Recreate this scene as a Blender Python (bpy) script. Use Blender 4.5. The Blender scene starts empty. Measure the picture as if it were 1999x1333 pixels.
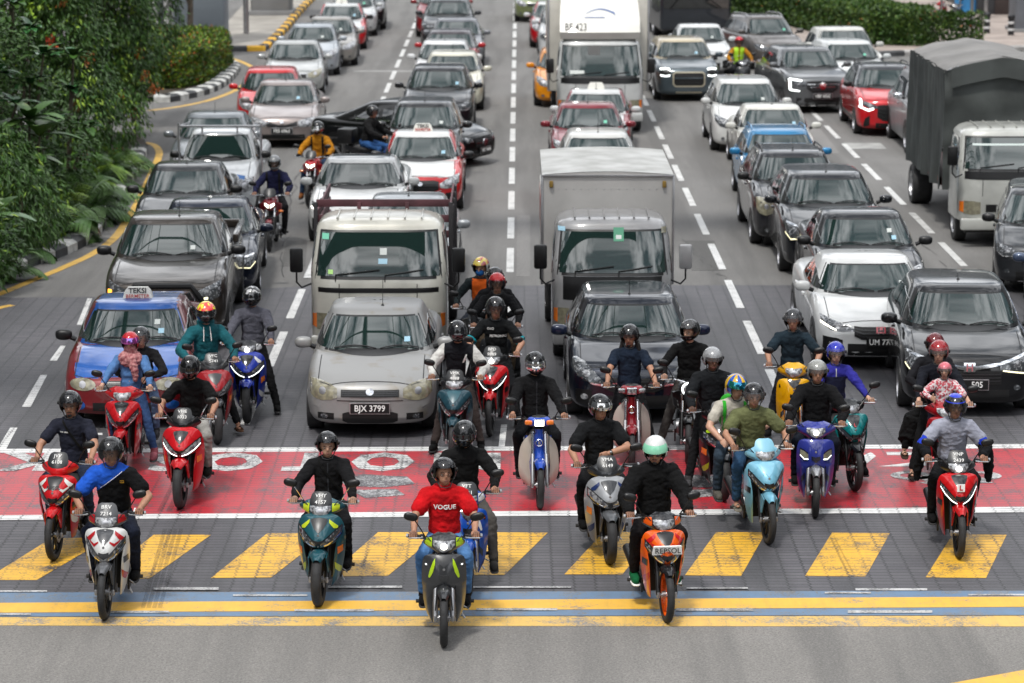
import bpy, bmesh, math, random
import numpy as np
from mathutils import Vector, Matrix, noise
from mathutils.bvhtree import BVHTree
S = bpy.context.scene
C = S.collection
R = math.radians
# ---------------------------------------------------------------- camera, sky, sun
F_PX, TH, HC = 5500.0, R(10.77), 8.05
cd = bpy.data.cameras.new('camera'); cam = bpy.data.objects.new('camera', cd); C.objects.link(cam)
cam.location = (0, 0, HC); cam.rotation_euler = (math.pi/2 - TH, 0, 0)
cd.sensor_width = 36; cd.lens = 36*F_PX/1999; cd.clip_start = 0.5; cd.clip_end = 2000
cd.dof.use_dof = True; cd.dof.focus_distance = 30; cd.dof.aperture_fstop = 2.5
S.camera = cam
SUN_EL, SUN_AZ = 64, 245     # azimuth counter-clockwise from +X: behind the camera, a little to its left
w = bpy.data.worlds.new("World"); S.world = w; w.use_nodes = True
nt = w.node_tree; nt.nodes.clear()
out = nt.nodes.new('ShaderNodeOutputWorld'); bg = nt.nodes.new('ShaderNodeBackground')
sky = nt.nodes.new('ShaderNodeTexSky'); sky.sky_type = 'NISHITA'; sky.sun_disc = False
sky.sun_elevation = R(SUN_EL); sky.sun_rotation = R(90 - SUN_AZ); sky.dust_density = 3; sky.air_density = 1
tc = nt.nodes.new('ShaderNodeTexCoord')
nz = nt.nodes.new('ShaderNodeTexNoise'); nz.inputs['Scale'].default_value = 6; nz.inputs['Detail'].default_value = 5; nz.inputs['Roughness'].default_value = .6
rmp = nt.nodes.new('ShaderNodeValToRGB'); rmp.color_ramp.elements[0].position = .40; rmp.color_ramp.elements[1].position = .60
rmp.color_ramp.elements[0].color = (2.2, 2.6, 3.1, 1); rmp.color_ramp.elements[1].color = (22, 22.3, 22.8, 1)
mx = nt.nodes.new('ShaderNodeMix'); mx.data_type = 'RGBA'; mx.inputs[0].default_value = .85
nt.links.new(tc.outputs['Generated'], nz.inputs['Vector']); nt.links.new(nz.outputs[0], rmp.inputs[0])
nt.links.new(sky.outputs[0], mx.inputs[6]); nt.links.new(rmp.outputs[0], mx.inputs[7])
sz = nt.nodes.new('ShaderNodeSeparateXYZ'); nt.links.new(tc.outputs['Generated'], sz.inputs[0]); gr = nt.nodes.new('ShaderNodeMapRange')
for i_, v_ in enumerate((.04, .24, .16, 1.0)): gr.inputs[i_+1].default_value = v_
nt.links.new(sz.outputs[2], gr.inputs[0]); vm = nt.nodes.new('ShaderNodeVectorMath'); vm.operation = 'SCALE'; nt.links.new(mx.outputs[2], vm.inputs[0]); nt.links.new(gr.outputs[0], vm.inputs['Scale'])
nt.links.new(vm.outputs[0], bg.inputs[0]); nt.links.new(bg.outputs[0], out.inputs[0]); bg.inputs[1].default_value = .10
sl = bpy.data.lights.new('sun', 'SUN'); so = bpy.data.objects.new('sun', sl); C.objects.link(so)
sl.energy = 2.2; sl.angle = R(7); sl.color = (1, .97, .92)
sd = Vector((math.cos(R(SUN_EL))*math.cos(R(SUN_AZ)), math.cos(R(SUN_EL))*math.sin(R(SUN_AZ)), math.sin(R(SUN_EL))))
so.rotation_euler = sd.to_track_quat('Z', 'Y').to_euler()
S.view_settings.view_transform = 'Standard'; S.view_settings.look = 'None'; S.view_settings.exposure = 0.31
S.cycles.max_bounces = 6; S.cycles.diffuse_bounces = 3; S.cycles.glossy_bounces = 3; S.cycles.transparent_max_bounces = 8
S.cycles.use_denoising = True

def at(x, y, z=0.0):
    """world point seen at photo pixel (x, y) that lies at height z"""
    u = (x - 999.5)/F_PX; v = (y - 666.5)/F_PX
    d = Vector((u, math.cos(TH) - v*math.sin(TH), -math.sin(TH) - v*math.cos(TH)))
    t = (z - HC)/d.z
    return Vector((d.x*t, d.y*t, z))
# ---------------------------------------------------------------- materials
_m = {}
def lin(c):
    return tuple((x/12.92 if x <= .04045 else ((x+.055)/1.055)**2.4) for x in c)
def hexc(h):
    return lin(tuple(int(h[i:i+2], 16)/255 for i in (0, 2, 4)))
def M(name, col=(.5, .5, .5), rough=.5, metal=0, coat=0, spec=.5, emit=0, var=.0, vs=3, bump=0, bs=60, alpha=1, col2=None, ior=1.5, crough=.04, thr=None, trans=0):
    key = name
    if key in _m: return _m[key]
    if isinstance(col, str): col = hexc(col)
    m = bpy.data.materials.new(name); m.use_nodes = True; nt = m.node_tree; p = nt.nodes['Principled BSDF']
    p.inputs['Base Color'].default_value = (*col, 1); p.inputs['Roughness'].default_value = rough
    p.inputs['Metallic'].default_value = metal; p.inputs['Coat Weight'].default_value = coat; p.inputs['Coat Roughness'].default_value = crough
    p.inputs['Specular IOR Level'].default_value = spec; p.inputs['IOR'].default_value = ior
    if alpha < 1: p.inputs['Alpha'].default_value = alpha
    if trans: p.inputs['Transmission Weight'].default_value = trans
    if emit: p.inputs['Emission Color'].default_value = (*col, 1); p.inputs['Emission Strength'].default_value = emit
    if var or bump or col2:
        tc = nt.nodes.new('ShaderNodeTexCoord')
        n = nt.nodes.new('ShaderNodeTexNoise'); n.inputs['Scale'].default_value = vs; n.inputs['Detail'].default_value = 6
        nt.links.new(tc.outputs['Object'], n.inputs['Vector'])
        if var or col2:
            mr = nt.nodes.new('ShaderNodeMapRange')
            a, b = thr if thr else (.35, .65)
            mr.inputs[1].default_value = a; mr.inputs[2].default_value = b
            nt.links.new(n.outputs[0], mr.inputs[0])
            mm = nt.nodes.new('ShaderNodeMix'); mm.data_type = 'RGBA'
            if isinstance(col2, str): col2 = hexc(col2)
            c2 = col2 if col2 else tuple(c*(1-var) for c in col)
            c1 = col if col2 else tuple(min(1, c*(1+var)) for c in col)
            mm.inputs[6].default_value = (*c1, 1); mm.inputs[7].default_value = (*c2, 1)
            nt.links.new(mr.outputs[0], mm.inputs[0]); nt.links.new(mm.outputs[2], p.inputs['Base Color'])
        if bump:
            n2 = nt.nodes.new('ShaderNodeTexNoise'); n2.inputs['Scale'].default_value = bs; n2.inputs['Detail'].default_value = 4
            nt.links.new(tc.outputs['Object'], n2.inputs['Vector'])
            b = nt.nodes.new('ShaderNodeBump'); b.inputs['Strength'].default_value = bump; b.inputs['Distance'].default_value = .02
            nt.links.new(n2.outputs[0], b.inputs['Height']); nt.links.new(b.outputs[0], p.inputs['Normal'])
    _m[key] = m
    return m
def paint(h, metal=.25, dirt=.12, rough=.35):
    return M('paint_%s_%.2f_%.2f' % (h, metal, dirt), h, rough, metal, .9, .22, var=dirt, vs=1.7, crough=.05)
def plast(h, rough=.35, coat=.0):
    return M('plastic_%s_%.2f_%.1f' % (h, rough, coat), h, rough, 0, coat, var=.08, vs=9)
def cloth(h, rough=.9):
    return M('cloth_'+h, h, rough, var=.22, vs=7, bump=.9, bs=17, spec=.2)
BLK = plast('0b0b0c', .4); RUB = M('tyre_rubber', (.022, .022, .023), .75, bump=.3, bs=80, var=.25, vs=12)
GLS = M('windscreen_glass', (.010, .024, .021), .015, 0, 0, .5, ior=1.95)
SGL = M('side_glass', (.008, .010, .011), .03, 0, .6, .8, ior=1.6)
CHR = M('chrome', (.75, .76, .78), .12, 1); STL = M('dull_steel', (.42, .42, .43), .38, .9, var=.15)
ALU = M('alloy', (.5, .5, .52), .3, .85); LEN = M('lamp_lens', (.42, .43, .44), .12, .35, 1, .8, col2=(.12, .12, .13), vs=22, thr=(.45, .55))
YLEN = M('aged_lamp_lens', (.30, .28, .19), .2, .1, 1, .6, col2=(.16, .15, .11), vs=14)
DLEN = M('dark_lamp_lens', (.05, .055, .06), .08, .2, 1, .8, col2=(.3, .31, .33), vs=26, thr=(.56, .62))
LIT = M('lit_lamp', (1, .95, .82), .3, emit=3.2); WLIT = M('lit_lamp_white', (.95, 1, .98), .3, emit=2.2); ALIT = M('lit_indicator', (1, .35, .03), .3, emit=3.0)
YDRL = M('pale_lit_strip', (1, .93, .6), .3, emit=1.2)
ORG = M('orange_lens', (.75, .18, .02), .15, 0, 1); REDL = M('red_lens', (.45, .01, .01), .15, 0, 1)
PLB = plast('08080a', .5); TXW = M('white_lettering', (.82, .82, .80), .6); TXK = M('black_lettering', (.02, .02, .022), .6)
GRL = plast('060607', .55)
# ---------------------------------------------------------------- mesh helpers
class MB:
    def __init__(s, M_=None):
        s.v = []; s.f = []; s.m = []; s.mats = []; s.X = M_
    def mi(s, mat):
        if mat not in s.mats: s.mats.append(mat)
        return s.mats.index(mat)
    def add(s, vs, fs, mat):
        n = len(s.v); k = s.mi(mat)
        if s.X is not None: vs = [s.X @ Vector(v) for v in vs]
        s.v.extend([tuple(v) for v in vs]); s.f.extend([tuple(i+n for i in f) for f in fs]); s.m.extend([k]*len(fs))
        return s
    def grid(s, rows, mat, cu=False, cv=False):
        a, b = len(rows), len(rows[0]); vs = [p for r in rows for p in r]; fs = []
        for i in range(a if cu else a-1):
            for j in range(b if cv else b-1):
                i2, j2 = (i+1) % a, (j+1) % b
                fs.append((i*b+j, i*b+j2, i2*b+j2, i2*b+j))
        return s.add(vs, fs, mat)
    def tube(s, pts, rad, mat, seg=8, caps=True, flat=1.0, up=None):
        pts = [Vector(p) for p in pts]; n = len(pts)
        if not hasattr(rad, '__len__'): rad = [rad]*n
        rows = []; prev = None
        for i, p in enumerate(pts):
            d = (pts[min(i+1, n-1)] - pts[max(i-1, 0)]).normalized()
            if prev is None:
                a = Vector(up) if up else (Vector((0, 0, 1)) if abs(d.z) < .9 else Vector((1, 0, 0)))
            else: a = prev
            a = (a - d*a.dot(d)).normalized(); b = d.cross(a); prev = a
            r = rad[i]; ra, rb = (r if hasattr(r, '__len__') else (r*flat, r))
            rows.append([p + a*math.cos(t)*ra + b*math.sin(t)*rb for t in [2*math.pi*k/seg for k in range(seg)]])
        s.grid(rows, mat, cv=True)
        if caps:
            s.add(rows[0], [tuple(range(seg))[::-1]], mat); s.add(rows[-1], [tuple(range(seg))], mat)
        return s
    def lathe(s, prof, c, axis, mat, seg=24, cap=False):
        """prof: (radius, offset along axis)"""
        ax = Vector(axis).normalized(); a = ax.orthogonal().normalized(); b = ax.cross(a); c = Vector(c)
        rows = [[c + ax*o + (a*math.cos(t) + b*math.sin(t))*r for t in [2*math.pi*k/seg for k in range(seg)]] for r, o in prof]
        s.grid(rows, mat, cv=True)
        if cap:
            s.add(rows[0], [tuple(range(seg))[::-1]], mat); s.add(rows[-1], [tuple(range(seg))], mat)
        return s
    def ell(s, c, r, mat, seg=20, rings=12, pw=1.0, rot=None, zr=(-90, 90)):
        """superellipsoid (pw<1 = boxier)"""
        c = Vector(c); rows = []
        f = lambda x: math.copysign(abs(x)**pw, x)
        for i in range(rings+1):
            t = R(zr[0] + (zr[1]-zr[0])*i/rings); row = []
            for k in range(seg):
                a = 2*math.pi*k/seg
                p = Vector((r[0]*f(math.cos(t))*f(math.cos(a)), r[1]*f(math.cos(t))*f(math.sin(a)), r[2]*f(math.sin(t))))
                if rot is not None: p = rot @ p
                row.append(c + p)
            rows.append(row)
        return s.grid(rows, mat, cv=True)
    def box(s, c, d, mat, bev=0.0, rot=None, seg=2):
        bm = bmesh.new(); bmesh.ops.create_cube(bm, size=1)
        for v in bm.verts: v.co = Vector((v.co.x*d[0], v.co.y*d[1], v.co.z*d[2]))
        if bev: bmesh.ops.bevel(bm, geom=bm.edges[:], offset=bev, segments=seg, profile=.5, affect='EDGES')
        bm.verts.index_update(); c = Vector(c)
        vs = [c + (rot @ v.co if rot is not None else v.co) for v in bm.verts]; fs = [tuple(v.index for v in f.verts) for f in bm.faces]
        bm.free(); return s.add(vs, fs, mat)
    def poly(s, pts, ext, mat):
        """flat outline given in 3-D, extruded by vector ext"""
        n = len(pts); pts = [Vector(p) for p in pts]; e = Vector(ext)
        fs = [tuple(range(n)), tuple(range(2*n-1, n-1, -1))] + [(i, i+n, (i+1) % n + n, (i+1) % n) for i in range(n)]
        return s.add(pts + [p+e for p in pts], fs, mat)
    def build(s, name, parent=None, sharp=40, smooth=True, fix=True):
        me = bpy.data.meshes.new(name); me.from_pydata(s.v, [], s.f)
        for m in s.mats: me.materials.append(m)
        me.polygons.foreach_set('material_index', s.m)
        me.polygons.foreach_set('use_smooth', [smooth]*len(s.f))
        me.update()
        if fix:
            bm = bmesh.new(); bm.from_mesh(me); bmesh.ops.recalc_face_normals(bm, faces=bm.faces); bm.to_mesh(me); bm.free()
        if smooth: me.set_sharp_from_angle(angle=R(sharp))
        o = bpy.data.objects.new(name, me); C.objects.link(o)
        if parent is not None: o.parent = parent
        return o
def E(name, loc, rz, label, cat, group=None):
    o = bpy.data.objects.new(name, None); C.objects.link(o); o.location = loc; o.rotation_euler = (0, 0, R(rz)); o.empty_display_size = .2
    o['label'] = label; o['category'] = cat
    if group: o['group'] = group
    return o
def tag(o, label, cat, group=None, kind=None):
    if label: o['label'] = label
    if cat: o['category'] = cat
    if group: o['group'] = group
    if kind: o['kind'] = kind
    return o
def itp(keys, y):
    """monotone cubic through (y, v) keys"""
    n = len(keys)
    if y <= keys[0][0]: return keys[0][1]
    if y >= keys[-1][0]: return keys[-1][1]
    i = max(k for k in range(n-1) if keys[k][0] <= y)
    def sl(k): return (keys[k+1][1]-keys[k][1])/(keys[k+1][0]-keys[k][0])
    def tg(k):
        if k == 0: return sl(0)
        if k == n-1: return sl(n-2)
        a, b = sl(k-1), sl(k)
        return 0 if a*b <= 0 else 2*a*b/(a+b)
    h = keys[i+1][0]-keys[i][0]; t = (y-keys[i][0])/h
    return ((2*t**3-3*t*t+1)*keys[i][1] + (t**3-2*t*t+t)*h*tg(i) + (3*t*t-2*t**3)*keys[i+1][1] + (t**3-t*t)*h*tg(i+1))
def crom(pts, n, closed=False):
    P = [Vector(p) for p in pts]; m = len(P); o = []
    for i in range(m if closed else m-1):
        if closed: a, b, c, d = P[i-1], P[i], P[(i+1) % m], P[(i+2) % m]
        else: a, b, c, d = P[max(i-1, 0)], P[i], P[i+1], P[min(i+2, m-1)]
        for k in range(n):
            t = k/n; o.append(.5*((2*b) + (c-a)*t + (2*a-5*b+4*c-d)*t*t + (3*b-a-3*c+d)*t**3))
    if not closed: o.append(P[-1])
    return o
def bvh(*mbs):
    v = []; f = []
    for b in mbs:
        n = len(v); v += [Vector(p) for p in b.v]; f += [tuple(i+n for i in q) for q in b.f]
    return BVHTree.FromPolygons(v, f)
DIRS = {'F': (Vector((0, 1, 0)), lambda u, v: Vector((u, -9, v))), 'B': (Vector((0, -1, 0)), lambda u, v: Vector((u, 15, v))),
        'L': (Vector((1, 0, 0)), lambda u, v: Vector((-9, u, v))), 'R': (Vector((-1, 0, 0)), lambda u, v: Vector((9, u, v))),
        'T': (Vector((0, 0, -1)), lambda u, v: Vector((u, v, 9)))}
def patch(mb, tree, cols, d, mat, off=.005, nu=4, nv=4, skirt=.02, smooth=False):
    """surface patch following the body: cols = (u, v_top, v_bottom)"""
    D, org = DIRS[d]; us = []
    for i in range(len(cols)-1):
        for k in range(nu):
            t = k/nu; us.append(tuple(cols[i][j]*(1-t) + cols[i+1][j]*t for j in range(3)))
    us.append(cols[-1]); rows = []
    if smooth:
        c3 = crom(cols, nu); us = [tuple(c) for c in c3]
    for u, a, b in us:
        row = []
        for k in range(nv+1):
            v = a + (b-a)*k/nv; h = tree.ray_cast(org(u, v), D)
            row.append((h[0], h[1]) if h[0] is not None else None)
        rows.append(row)
    nr, nc = len(rows), nv+1; idx = {}; vs = []; fs = []
    for i in range(nr):
        for j in range(nc):
            if rows[i][j]:
                p, n = rows[i][j]
                if n.dot(D) > 0: n = -n
                idx[i, j] = len(vs); vs.append(p + (n*.6 - D*.4)*off)
    edges = {}
    for i in range(nr-1):
        for j in range(nc-1):
            q = [(i, j), (i+1, j), (i+1, j+1), (i, j+1)]
            if all(x in idx for x in q):
                f = tuple(idx[x] for x in q); fs.append(f)
                for a, b in zip(f, f[1:]+f[:1]): edges[a, b] = edges.get((a, b), 0)+1
    if skirt:
        new = {}; base = list(fs)
        for (a, b) in list(edges):
            if (b, a) not in edges:
                for x in (a, b):
                    if x not in new: new[x] = len(vs); vs.append(vs[x] + D*skirt)
                fs.append((b, a, new[a], new[b]))
    if fs: mb.add(vs, fs, mat)
    return mb
def rectc(u0, u1, t, b): return [(u0, t, b), (u1, t, b)]
def circ(u, v, r, n=8, ry=None):
    ry = ry or r
    return [(u + r*math.cos(math.pi*(1-k/n)), v + ry*math.sin(math.pi*k/n)+1e-4, v - ry*math.sin(math.pi*k/n)-1e-4) for k in range(n+1)]
_tx = {}
def txt(s, size, bold=.0, ext=.002):
    """glyph mesh centred on origin in the XY plane"""
    k = (s, size, bold, ext)
    if k in _tx: return _tx[k]
    cu = bpy.data.curves.new('t', 'FONT'); cu.body = s; cu.size = size; cu.align_x = 'CENTER'; cu.align_y = 'CENTER'; cu.extrude = ext; cu.offset = bold*size; cu.resolution_u = 2
    cu.space_line = .85
    o = bpy.data.objects.new('t', cu); C.objects.link(o)
    me = bpy.data.meshes.new_from_object(o.evaluated_get(bpy.context.evaluated_depsgraph_get()))
    v = [x.co.copy() for x in me.vertices]; f = [tuple(p.vertices) for p in me.polygons]
    bpy.data.objects.remove(o); bpy.data.curves.remove(cu); bpy.data.meshes.remove(me)
    _tx[k] = (v, f); return _tx[k]
def put_text(mb, s, size, mtx, mat, bold=.015, sx=1, sy=1, tree=None, D='F', off=.006):
    v, f = txt(s, size, bold)
    vs = [mtx @ Vector((p.x*sx, p.y*sy, p.z)) for p in v]
    if tree is not None:
        dd = DIRS[D][0]; o = []
        for p, q in zip(vs, v):
            h = tree.ray_cast(p - dd*2, dd); o.append((h[0] - dd*(off+q.z)) if h[0] is not None else p)
        vs = o
    mb.add(vs, f, mat)
RXF = Matrix.Rotation(math.pi/2, 4, 'X')      # text standing up, read from -Y
# ---------------------------------------------------------------- ground
def nodes(name):
    m = bpy.data.materials.new(name); m.use_nodes = True; nt = m.node_tree; return m, nt, nt.nodes['Principled BSDF']
def N(nt, t, **k):
    n = nt.nodes.new(t)
    for a, b in k.items(): setattr(n, a, b)
    return n
def noi(nt, vec, sc, det=5, ro=.55):
    n = N(nt, 'ShaderNodeTexNoise'); n.inputs['Scale'].default_value = sc; n.inputs['Detail'].default_value = det; n.inputs['Roughness'].default_value = ro
    nt.links.new(vec, n.inputs['Vector']); return n.outputs[0]
def mr(nt, x, a, b, c=0, d=1):
    n = N(nt, 'ShaderNodeMapRange'); nt.links.new(x, n.inputs[0])
    for i, v in enumerate((a, b, c, d)): n.inputs[i+1].default_value = v
    return n.outputs[0]
def mix(nt, f, a, b):
    n = N(nt, 'ShaderNodeMix', data_type='RGBA')
    for s_, i in ((f, 0), (a, 6), (b, 7)):
        if isinstance(s_, (int, float)): n.inputs[i].default_value = s_
        elif isinstance(s_, tuple): n.inputs[i].default_value = (*s_, 1)
        else: nt.links.new(s_, n.inputs[i])
    return n.outputs[2]
def mth(nt, op, a, b=0):
    n = N(nt, 'ShaderNodeMath', operation=op)
    for s_, i in ((a, 0), (b, 1)):
        if isinstance(s_, (int, float)): n.inputs[i].default_value = s_
        else: nt.links.new(s_, n.inputs[i])
    return n.outputs[0]
def scl(nt, v, s3):
    n = N(nt, 'ShaderNodeVectorMath', operation='MULTIPLY'); nt.links.new(v, n.inputs[0]); n.inputs[1].default_value = s3; return n.outputs[0]
def asph_cols(nt, pos, base, lo):
    big = noi(nt, pos, .35, 4); streak = noi(nt, scl(nt, pos, (1.6, .10, 1)), 1.0, 4); fine = noi(nt, pos, 42, 4, .85); mid = noi(nt, pos, 9, 5)
    c = mix(nt, mr(nt, big, .35, .65), base, tuple(x*.82 for x in base))
    c = mix(nt, mr(nt, streak, .45, .62, 0, .85), c, lo)
    c = mix(nt, mr(nt, mid, .5, .75, 0, .35), c, lo)
    c = mix(nt, mr(nt, fine, .50, .62, 0, .9), c, tuple(x*.5 for x in base)); c = mix(nt, mr(nt, fine, .46, .36, 0, .5), c, tuple(min(1, x*1.5) for x in base))
    return c, fine
def asphalt(name, base, lo, fc=.6):
    m, nt, p = nodes(name); pos = N(nt, 'ShaderNodeNewGeometry').outputs['Position']
    c, fine = asph_cols(nt, pos, base, lo)
    nt.links.new(c, p.inputs['Base Color']); p.inputs['Roughness'].default_value = .85
    b = N(nt, 'ShaderNodeBump'); b.inputs['Strength'].default_value = .5; b.inputs['Distance'].default_value = .01
    nt.links.new(fine, b.inputs['Height']); nt.links.new(b.outputs[0], p.inputs['Normal']); return m
def paver_nodes(nt, pos):
    sx = N(nt, 'ShaderNodeSeparateXYZ'); nt.links.new(pos, sx.inputs[0])
    tri = mth(nt, 'PINGPONG', sx.outputs[1], .0575)
    x = mth(nt, 'ADD', sx.outputs[0], mth(nt, 'MULTIPLY', tri, .62))
    cb = N(nt, 'ShaderNodeCombineXYZ'); nt.links.new(x, cb.inputs[0]); nt.links.new(sx.outputs[1], cb.inputs[1])
    br = N(nt, 'ShaderNodeTexBrick'); nt.links.new(cb.outputs[0], br.inputs['Vector'])
    br.inputs['Scale'].default_value = 1; br.inputs['Brick Width'].default_value = .225; br.inputs['Row Height'].default_value = .115
    br.inputs['Mortar Size'].default_value = .010; br.inputs['Mortar Smooth'].default_value = .3; br.offset = 0
    br.inputs['Color1'].default_value = (.074, .070, .080, 1); br.inputs['Color2'].default_value = (.108, .103, .113, 1); br.inputs['Mortar'].default_value = (.02, .02, .021, 1)
    big = noi(nt, pos, .5, 4); st = noi(nt, scl(nt, pos, (1.2, .12, 1)), 1.1, 4); fi = noi(nt, pos, 45, 3, .7)
    c = mix(nt, mr(nt, big, .35, .65, 0, .5), br.outputs[0], (.055, .055, .06))
    c = mix(nt, mr(nt, st, .46, .62, 0, .75), c, (.036, .036, .039))
    c = mix(nt, mr(nt, fi, .45, .7, 0, .35), c, (.14, .14, .145))
    return c, br.outputs[1], fi
def paver():
    m, nt, p = nodes('interlocking_pavers'); pos = N(nt, 'ShaderNodeNewGeometry').outputs['Position']
    c, mo, fi = paver_nodes(nt, pos); nt.links.new(c, p.inputs['Base Color']); p.inputs['Roughness'].default_value = .6
    b = N(nt, 'ShaderNodeBump', invert=True); b.inputs['Strength'].default_value = .7; b.inputs['Distance'].default_value = .01
    nt.links.new(mo, b.inputs['Height']); nt.links.new(b.outputs[0], p.inputs['Normal']); return m
def rpaint(name, col, wear=.5, under='paver', gloss=.55, base=(.2, .19, .18), fade=None):
    """road paint, worn through in its own patches to the surface it lies on"""
    m, nt, p = nodes(name); pos = N(nt, 'ShaderNodeNewGeometry').outputs['Position']
    if under == 'paver': u, mo, fi = paver_nodes(nt, pos)
    else: u, fi = asph_cols(nt, pos, base, tuple(x*.7 for x in base)); mo = None
    a = noi(nt, pos, 2.3, 6, .65); b_ = noi(nt, pos, 38, 4, .7); sk = noi(nt, scl(nt, pos, (9, .9, 1)), 1.2, 5, .7)
    w1 = mth(nt, 'ADD', mth(nt, 'MULTIPLY', a, .5), mth(nt, 'MULTIPLY', b_, .5))
    w2 = mth(nt, 'MAXIMUM', mr(nt, w1, .62-.2*wear, .70-.2*wear), mr(nt, sk, .74-.16*wear, .82-.16*wear))
    if mo is not None: w2 = mth(nt, 'MAXIMUM', w2, mth(nt, 'MULTIPLY', mo, mr(nt, noi(nt, pos, 1.6), .35, .6, .15, .95)))
    c0 = mix(nt, mr(nt, a, .3, .7, 0, .45), col, tuple(x*.62 for x in col))
    c0 = mix(nt, mr(nt, sk, .45, .8, 0, .4), c0, tuple(x*.5+.02 for x in col))
    if fade: c0 = mix(nt, mr(nt, noi(nt, pos, .45, 4, .6), .48, .66, 0, .7), c0, fade)
    nt.links.new(mix(nt, w2, c0, u), p.inputs['Base Color'])
    p.inputs['Roughness'].default_value = gloss
    return m
ASPH = asphalt('asphalt_far', (.180, .175, .168), (.105, .102, .098))
ASPN = asphalt('asphalt_near', (.215, .205, .192), (.13, .126, .12))
PAV = paver()
def sheet(name, pts, z, mat, label=None):
    mb = MB(); mb.poly([(p[0], p[1], z) for p in pts], (0, 0, -.003), mat) if z > 0 else mb.add([(p[0], p[1], z) for p in pts], [tuple(range(len(pts)))], mat)
    o = mb.build(name, smooth=False); o['kind'] = 'structure'
    if label: o['label'] = label
    return o
def G(pts, z=0): return [at(x, y, z) for x, y in pts]
def strips(name, polys, z, mat):
    mb = MB()
    for q in polys: mb.poly([(p[0], p[1], z) for p in q], (0, 0, -.003), mat)
    o = mb.build(name, smooth=False); o['kind'] = 'structure'; return o
sheet('road', [(-400, -60), (400, -60), (400, 900), (-400, 900)], 0, ASPH)
yP = at(1000, 556).y; yN = at(1000, 1157).y
sheet('paved_junction_apron', [(-14, yN), (14, yN), (14, yP), (-3.4, yP-.1), (-6.5, yP-1.2), (-14, yP-1.5)], .004, PAV)
sheet('road_foreground', [(-30, -20), (30, -20), (30, yN-.003), (-30, yN-.003)], .004, ASPN)
def band(y0l, y0r, y1l, y1r, x0=-60, x1=2060): return G([(x0, y0l), (x1, y0r), (x1, y1r), (x0, y1l)])
RED = rpaint('red_road_paint', (.50, .016, .03), .55, gloss=.38, fade=(.40, .06, .07))
WHT = rpaint('white_road_paint', (.72, .72, .71), .30)
WHF = rpaint('faded_white_paint', (.55, .55, .55), .72)
YEL = rpaint('yellow_road_paint', (.76, .42, .03), .5)
YLN = rpaint('yellow_band_paint', (.76, .43, .045), .35, 'asph', base=(.25, .245, .24))
YLF = rpaint('worn_yellow_band_paint', (.68, .43, .10), .62, 'asph', base=(.26, .25, .24))
YLE = rpaint('yellow_edge_paint', (.66, .40, .07), .35, 'asph')
BLU = rpaint('blue_band_paint', (.12, .20, .31), .58, 'asph', base=(.2, .2, .2))
WHA = rpaint('white_lane_paint', (.60, .60, .585), .42, 'asph', base=(.18, .175, .17))
strips('red_box_paint', [band(886, 876, 1009, 991)], .008, RED)
strips('red_box_edge_line', [band(878, 868, 886, 876), band(1008, 990.5, 1017, 1001)], .012, WHT)
bars = [((100, 1052), (214, 1050), (72, 1133), (-30, 1133)), ((300, 1045), (412, 1045), (292, 1130), (190, 1132)), ((522, 1042), (640, 1042), (530, 1128), (412, 1129)),
        ((738, 1040), (860, 1040), (757, 1125), (640, 1126)), ((955, 1040), (1069, 1041), (985, 1123), (868, 1124)), ((1178, 1040), (1282, 1040), (1215, 1122), (1102, 1122)),
        ((1398, 1040), (1495, 1040), (1447, 1125), (1337, 1124)), ((1624, 1041), (1737, 1042), (1690, 1126), (1572, 1125)), ((1860, 1044), (1965, 1045), (1925, 1129), (1807, 1128))]
strips('crossing_bar_paint', [G(b) for b in bars], .008, YEL)
strips('blue_band', [band(1158, 1154, 1179, 1166), band(1197, 1184, 1206, 1203)], .008, BLU)
strips('yellow_band', [band(1179, 1166, 1198, 1186)], .012, YLN)
strips('worn_yellow_band', [band(1205, 1202, 1222, 1224)], .008, YLF)
strips('yellow_corner_line', [G([(1850, 1336), (1999, 1309), (2080, 1296), (2080, 1360), (1800, 1360)])], .008, YLN)
wl = [(0, 92, 1155, 1158), (300, 427, 1149, 1154), (455, 600, 1163, 1166), (640, 785, 1146, 1150), (920, 1115, 1147, 1150), (1340, 1460, 1149, 1152), (1670, 1810, 1151, 1155), (0, 60, 1200, 1203),
      (575, 730, 1192, 1196), (930, 1088, 1190, 1194), (1320, 1470, 1190, 1195), (1655, 1820, 1194, 1199), (1610, 1700, 1158, 1161), (1890, 2010, 1162, 1165), (215, 330, 1195, 1199)]
strips('worn_white_dashes', [G([(a, c), (b, c), (b, d), (a, d)]) for a, b, c, d in wl], .0165, rpaint('worn_dash_paint', (.5, .5, .5), .75, 'asph', base=(.2, .2, .2)))
# lane dashes: straight lines on the ground in equal steps
def dashes(x0, y0, x1, y1, ya, yb, anchor, wid=.13, L=2.75, P=3.92, mat=None, name='lane_dashes'):
    a, b = at(x0, y0), at(x1, y1); out_ = []
    f = lambda Y: a.x + (b.x-a.x)*(Y-a.y)/(b.y-a.y)
    Y0 = at(1000, anchor).y; lo, hi = at(1000, ya).y, at(1000, yb).y
    for k in range(-30, 60):
        s0 = Y0 + k*P; s1 = s0 + L
        if s0 < lo-.1 or s1 > hi+8: continue
        out_.append([(f(s0)-wid/2, s0), (f(s0)+wid/2, s0), (f(s1)+wid/2, s1), (f(s1)-wid/2, s1)])
    return out_
yb_ = yP
d1 = dashes(995, 560, 1006, 0, 545, 0, 359)
d2 = dashes(1475, 665, 1306, 300, 545, 190, 402)
d2b = dashes(1475, 665, 1306, 300, 850, 556, 692)
d3 = dashes(575, 600, 800, 70, 545, 0, 240)
d3b = dashes(575, 600, 800, 70, 870, 560, 716)
d4 = dashes(1740, 375, 1612, 245, 545, 160, 270)
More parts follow.
